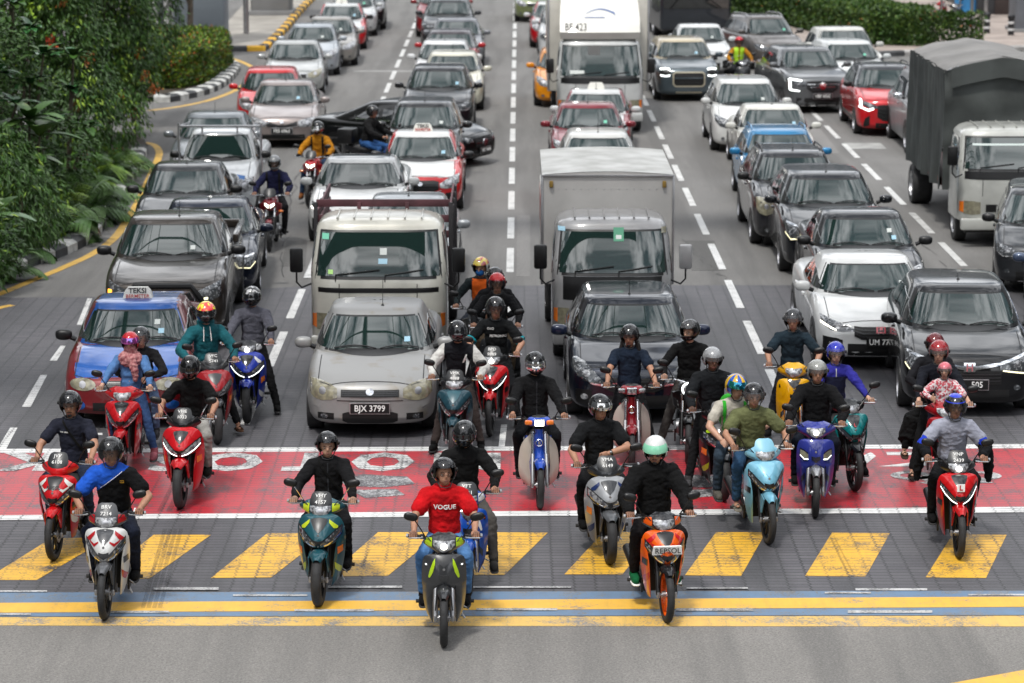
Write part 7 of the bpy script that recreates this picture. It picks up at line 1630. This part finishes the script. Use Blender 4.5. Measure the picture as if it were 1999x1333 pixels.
    hedge('low yellow-green hedge with orange flecks on the kerbed island', [(290, 184), (345, 182), (395, 172), (428, 152), (446, 136)], 3.2, 1.15, 26000, [(LG['hedge'], .4), (Li, .25), (LG['hedge2'], .27), (LG['rust'], .08)], 21, 'hedges', .11)
    hedge('long clipped green hedge with a few red flowers at the top right', [(1250, -12), (1440, 30), (1600, 72), (1700, 94), (1798, 97)], 2.2, 1.15, 50000, [(LG['hedge2'], .5), (LG['hedge'], .32), (Mi, .176), (LG['flower'], .004)], 22, 'hedges', .14)
plants()
# ---------------------------------------------------------------- street furniture and buildings
def street():
    conc = M('painted_pillar', (.20, .23, .26), .6, var=.08, vs=.8); cg = M('concrete_pillar', (.20, .20, .20), .7, var=.12, vs=.8)
    def pillar(label, x, y, wpx, mat, h=9, dpt=1.4):
        p = at(x, y); s_ = wpx/F_PX*p.y*1.02; r = E('pillar', (p.x, p.y+dpt/2, 0), 0, label, 'pillar', 'elevated track pillars'); q = MB(); q.box((0, 0, h/2), (s_, dpt, h), mat, .12, seg=3); q.build('shaft', r); q = MB(); q.box((0, 0, .15), (s_+.2, dpt+.2, .3), cg, .04); q.build('base', r)
    pillar('wide blue-grey pillar behind the low hedge island', 389, 96, 100, conc); pillar('dark concrete pillar standing on the far pavement', 528, 36, 76, cg, 8, 1.6)
    def pole(label, x, y, r_, h, mat, name='pole', arm=0, g=None):
        p = at(x, y); r = E(name, (p.x, p.y, 0), 0, label, 'pole', g); q = MB(); q.tube([(0, 0, 0), (0, 0, h)], [r_, r_*.8], mat, 12); q.build('shaft', r); q = MB(); q.lathe([(.001, 0), (r_*2, 0), (r_*2, .05), (r_, .07)], (0, 0, .01), (0, 0, 1), mat, 14); q.build('base_plate', r); return r
    pole('thick grey lamp pole on the far left pavement', 481, 72, .10, 8, STL, 'lamp_post'); pole('dark thin pole behind the flowering tree', 316, 118, .11, 6, M('dark_pole', (.05, .06, .06), .5)); pole('thin grey pole beside the hedge island', 334, 98, .07, 6, STL)
    pole('thin grey sign pole at the end of the long hedge', 1836, 76, .045, 3.4, STL, 'sign_pole'); pole('grey sign pole between the first two bollards', 1896, 64, .06, 5, STL, 'sign_pole'); pole('thin pole behind the second bollard', 1924, 42, .07, 5, STL, 'sign_pole')
    plant('street_tree', 'slim tree with a dark crown in front of the blue-grey pillar', 'tree', at(371, 112), [((-.5, 0, 3.8), (1.2, 1.2, .9)), ((-.3, 0, 4.8), (1.5, 1.4, 1.0))], 5000, .16, .08, [(LG['dark'], .5), (LG['mid'], .5)], 41, trunk=.11, group=None, droop=.5)
    wb, bb = M('bollard_white', (.6, .6, .6), .5), M('bollard_black', (.02, .02, .022), .4)
    for i, (x, y) in enumerate(((1873, 68), (1926, 71), (1973, 75))):
        p = at(x, y); r = E('bollard', (p.x, p.y, .12), 0, ('black and white bollard nearest the long hedge', 'black and white bollard in the middle of the three', 'black and white bollard nearest the dark building')[i], 'bollard', 'bollards on the right pavement')
        q = MB()
        for k, (z0, z1, m_) in enumerate(((0, .16, bb), (.16, .24, wb), (.24, .40, bb), (.40, .48, wb), (.48, .60, bb))): q.lathe([(.11, z0), (.11, z1)], (0, 0, 0), (0, 0, 1), m_, 16)
        q.build('post', r); q = MB(); q.lathe([(.11, .60), (.135, .61), (.13, .68), (.09, .72), (.001, .73)], (0, 0, 0), (0, 0, 1), bb, 16); q.build('cap', r)
    dk = M('shopfront_dark', (.035, .037, .042), .5, var=.2); gw = M('shopfront_grey', (.14, .15, .17), .6, var=.1)
    p = at(1908, 34); q0 = E('shop_building', (p.x, p.y, 0), 0, 'dark grey shop building at the top right corner', 'building'); q = MB(); q.box((5, 4, 2.5), (10, 8, 5), dk, .02); q.build('wall', q0)
    q = MB(); q.box((2.05, -.2, 2.5), (.5, .5, 5), gw, .02); q.build('column', q0)
    q = MB(); q.box((1.1, -.05, 1.2), (.9, .1, 2.4), M('shop_glass', (.03, .02, .02), .1, spec=.8), .01); q.build('shop_window', q0)
    p = at(1972, 66); q1 = E('building_column', (p.x+.8, p.y, 0), 0, 'light grey building column at the right edge above the canvas truck', 'column'); q = MB(); q.box((0, 0, 3), (1.5, 1.5, 6), gw, .03); q.build('shaft', q1); q = MB(); q.box((0, 0, .12), (1.7, 1.7, .24), cg, .02); q.build('base', q1)
    bl = M('blue_tarpaulin', (.03, .19, .42), .6, var=.25, bump=.4, bs=6)
    p = at(1889, 30); t = E('covered_stall', (p.x, p.y, .1), 0, 'small roadside stall wrapped in bright blue tarpaulin', 'stall'); q = MB(); rows = [[Vector((x*(.55-.05*k)+.05*math.sin(5*a_), y*.5+.05*math.cos(7*a_), .55*k)) for a_, x, y in [(2*math.pi*j/28, math.copysign(abs(math.cos(2*math.pi*j/28))**.5, math.cos(2*math.pi*j/28)), math.copysign(abs(math.sin(2*math.pi*j/28))**.5, math.sin(2*math.pi*j/28))) for j in range(28)]] for k in range(5)]; q.grid(rows, bl, cv=True); q.add(rows[-1], [tuple(range(28))], bl); q.build('tarpaulin', t)
    q = MB(); q.tube([(-.4, -.55, 0), (-.4, -.55, 1.9)], .03, STL, 6); q.tube([(.4, -.55, 0), (.4, -.55, 1.9)], .03, STL, 6); q.build('stall_frame', t)
    b = bike('red motorcycle parked at the kerb far away at the top right', 'slim', 'a8141c', '1a1a1c', None, None, 1815, -12, 1.3, yaw=40, cowl='lampb'); b['group'] = 'parked motorcycles far right'
    b = bike('dark motorcycle parked beside the blue stall', 'slim', '202226', '141416', None, None, 1850, -8, 1.3, yaw=20, cowl='dark'); b['group'] = 'parked motorcycles far right'
    # the glazed steel canopy over the junction that the windscreens mirror
    cn = E('steel_canopy', (-4.5, 36, 0), 0, 'high steel lattice canopy over the left lanes, mirrored in the front windscreens', 'canopy'); dm = M('canopy_steel', (.05, .055, .06), .5, .3)
    q = MB(); zc = lambda x: 15.5 - .035*(x*x)
    for k in range(11): y = -2.5+1.35*k; q.tube([(x, y, zc(x)) for x in np.linspace(-9, 7.2, 13)], .07, dm, 6)
    for k in range(13): x = -9+1.35*k; q.tube([(x, -2.5, zc(x)), (x, 11, zc(x))], .05, dm, 6)
    q.build('lattice', cn)
    q = MB()
    for y0, x_ in ((-3.6, 1), (11.9, 1)): q.grid([[(x, y0+w_ + .02*x*x, zc(x)-.1) for x in np.linspace(-10, 8, 14)] for w_ in (-1.1, 1.1)], dm)
    q.grid([[(-9.6+w_, y, zc(9)-.1) for y in np.linspace(-4, 13, 8)] for w_ in (-1.2, .6)], dm); q.build('edge_beams', cn)
    q = MB()
    for x in (-13.5,):
        for y in (-2, 11): q.tube([(x, y, 0), (x, y, 12), (-9.5, y, 13)], .25, dm, 12)
    q.build('support_columns', cn)
street()
def city():  # blocks out of view, added to cut low sky light and darken reflections
    def facade(nm, wall, glass):
        m, nt, p = nodes(nm); g = N(nt, 'ShaderNodeTexCoord').outputs['Object']; sx = N(nt, 'ShaderNodeSeparateXYZ'); nt.links.new(g, sx.inputs[0]); cb = N(nt, 'ShaderNodeCombineXYZ')
        nt.links.new(mth(nt, 'ADD', sx.outputs[0], sx.outputs[1]), cb.inputs[0]); nt.links.new(sx.outputs[2], cb.inputs[1]); br = N(nt, 'ShaderNodeTexBrick'); br.offset = 0; nt.links.new(cb.outputs[0], br.inputs['Vector'])
        br.inputs['Scale'].default_value = 1; br.inputs['Brick Width'].default_value = 2.6; br.inputs['Row Height'].default_value = 3.4; br.inputs['Mortar Size'].default_value = .55; br.inputs['Color1'].default_value = (*glass, 1); br.inputs['Color2'].default_value = (*[x*1.6 for x in glass], 1); br.inputs['Mortar'].default_value = (*wall, 1)
        nt.links.new(br.outputs[0], p.inputs['Base Color']); p.inputs['Roughness'].default_value = .4; return m
    fs = [facade('facade_grey', (.16, .16, .16), (.03, .04, .05)), facade('facade_beige', (.20, .18, .15), (.03, .035, .04)), facade('facade_dark', (.07, .075, .08), (.02, .03, .035))]
    for i, (x, y, w_, d_, h, lb) in enumerate(((-44, 20, 20, 50, 30, 'unseen long grey block at the left, added to block low sky light'), (-46, 90, 22, 70, 38, 'unseen beige block beyond the roadside planting, added to block low sky light'), (52, 12, 22, 54, 34, 'unseen dark block on the near right, added to block low sky light'), (56, 95, 24, 80, 28, 'unseen grey block right of the far traffic, added to block low sky light'), (-5, -52, 60, 20, 30, 'unseen block behind the viewer, added to block low sky light'), (0, 232, 120, 24, 24, 'unseen wide block at the far street end, added to block low sky light'))):
        b = E('office_building', (x, y, 0), 0, lb, 'building'); q = MB(); q.box((0, 0, h/2), (w_, d_, h), fs[i % 3]); q.build('wall', b, smooth=False); q = MB(); q.box((0, 0, h+.4), (w_+1, d_+1, .8), M('roof_slab', (.2, .2, .2), .8)); q.build('roof', b, smooth=False)
city()
cars()
